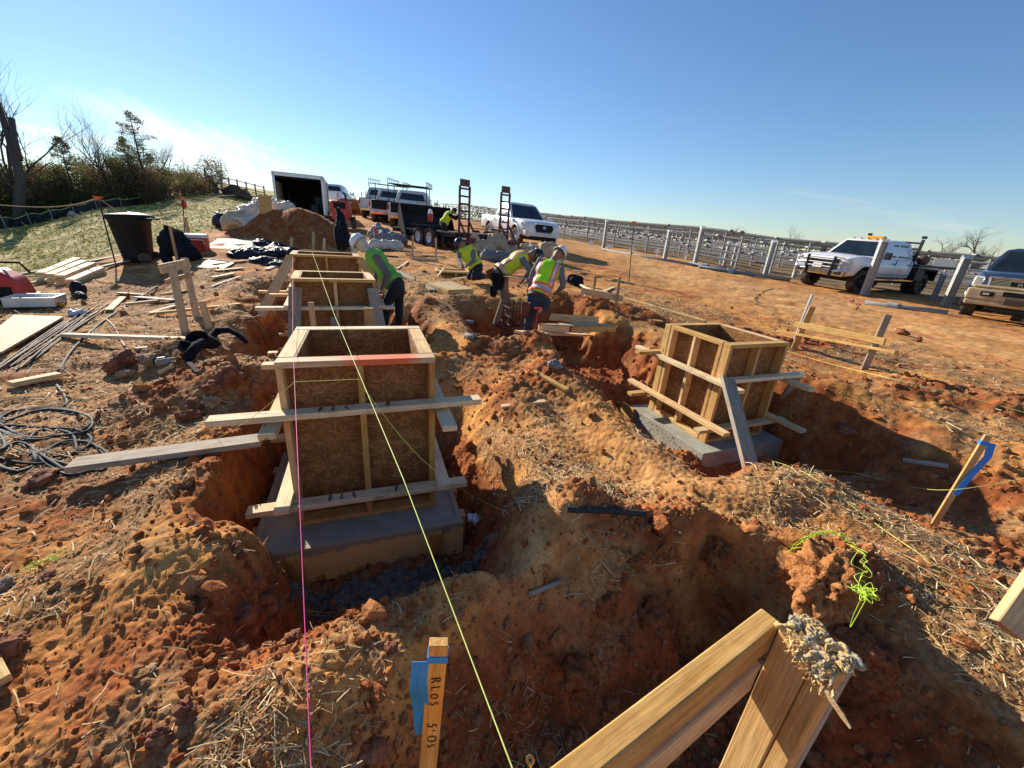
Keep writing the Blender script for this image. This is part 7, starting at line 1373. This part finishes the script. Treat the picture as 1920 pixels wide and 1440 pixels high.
for k, (px, py) in enumerate(((1108, 456), (1143, 462), (1185, 466), (1233, 471), (1288, 476), (1352, 483), (1432, 490))):
    p = PD(px, py, 24 - k * .3); m = MB(); m.box((0, 0, 0), (.26, .02, .26), Matrix.Rotation(-math.atan2(p.x, p.y), 4, 'Z') @ Matrix.Rotation(PI / 4, 4, 'Y')); m.tube([(0, 0, -.15), (0, 0, gz(p.x, p.y, False) - p.z)], .02, 5); tag(emit('diamond_plate', m, HATW, M=Matrix.Translation(p)), 'small white diamond plate at the solar field edge, %s from the left' % ORD[k], 'plate', 'white diamond plates')
random.seed(8); d0 = Vector((.471, -.882, 0)); nr_ = Vector((.882, .471, 0)); org = Vector((6.6, 29.6, 0))
for rI in range(13):
    c0 = org + nr_ * (rI * 3.0) ; lo = -42; hi = 10 + rI * 2.2; g_ = lambda s: (lambda q: Vector((q.x, q.y, gz(q.x, q.y, False))))(c0 + d0 * s)
    mid = g_(0); t = thing('solar_rack', ['nearest', 'second', 'third', 'fourth', 'fifth', 'sixth', 'seventh', 'eighth', 'ninth', 'tenth', 'eleventh', 'twelfth', 'farthest'][rI] + ' row of bare solar racking seen beyond the haul track', 'solar rack', mid, 0, 'rows of solar racking')
    m = MB(); ss_ = np.arange(lo, hi, 3.2)
    for hh, rr_ in ((1.75, .07), (1.45, .05), (1.1, .05), (.75, .05), (.4, .05)): m.tube([up(g_(s), hh) for s in ss_], rr_, 6)
    emit('rails', m, RACK, t)
    m = MB()
    for s in ss_: q = g_(s); m.bar(up(q, -.2), up(q, 1.6 + .1 * random.random()), .09, .08, up=(1, 0, 0))
    o = emit('posts', m, RACKP, t); o['kind'] = 'stuff'
    m = MB()
    for s in np.arange(lo, hi, .6 if rI < 6 else 1.2):
        q = g_(s); hh = random.choice((1.80, 1.50, 1.15, .8)); m.box(up(q, hh), (random.uniform(.10, .3), .25, .06))
    o = emit('clamps', m, GALV_W if rI < 4 else RACKP, t); o['kind'] = 'stuff'
# far treeline
random.seed(77); mb = MB()
for k in range(520):
    az = random.uniform(-25, 62); d = random.uniform(110, 170) if az < 8 else random.uniform(85, 150); q = gd(az, d); H = random.uniform(1.8, 3.7) * (1.15 if az < -5 else .95) * d / 120; b0 = len(mb.v); w_ = H * random.uniform(.16, .26)
    mb.tube([q, up(q, H)], [H * .02, .02], 3, cap=False)
    for j in range(20 if az > -5 else 26): z = H * random.uniform(.1, 1); a = random.uniform(0, 6.28); R_ = w_ * (1.15 - z / H) * random.uniform(.5, 1.2); p = up(q, z); e_ = p + Vector((math.cos(a) * R_, math.sin(a) * R_, random.uniform(-.1, .3) * R_)); s_ = Vector((0, 0, H * .045)); mb.add([p - s_, e_ - s_ * .3, e_ + s_ * .3, p + s_], [(0, 1, 2, 3)])
tag(emit('far_trees', mb, LEAFM[0]), 'distant line of small conifers along the horizon', 'trees', kind='stuff')
for px, d, s, kd, lb in ((1478, 70, .95, 'bare2', 'bare tree above the field left of the flatbed truck'), (1372, 75, .8, 'bare3', 'rounded bare tree on the skyline over the solar rows'), (1112, 80, .8, 'bare2', 'lone bare tree on the skyline over the rack rows'), (1768, 55, .75, 'bare3', 'bare bushy tree on the skyline right of the flatbed'), (1820, 60, 1.0, 'bare3', 'wide bare tree on the skyline left of the dark pickup'), (1735, 60, .7, 'bare2', 'small bare tree over the flatbed cargo'), (1540, 60, .6, 'bare2', 'twiggy bare tree behind the flatbed mirror'), (745, 70, .7, 'bare2', 'bare tree beyond the ladder racks'), (1690, 75, .6, 'bare1', 'thin bare tree behind the headache rack'), (1860, 70, .9, 'bare2', 'bare tree just above the dark pickup bonnet')):
    az = math.degrees(math.atan2(ray(px, 470)[0], ray(px, 470)[1])); plant(kd, gd(az, d), az, s, 'bare_tree', lb, 'tree')

for k, (pts_, lb) in enumerate((([(1596, 556), (1600, 562), (1592, 566), (1598, 570)], 'red spray paint mark on the haul track, left one'), ([(1604, 571), (1612, 570), (1607, 576), (1603, 582)], 'red spray paint mark on the haul track, right one'))):
    hose(pts_, .012, REDL, 'paint_mark', lb, 'paint mark', lift=.004)
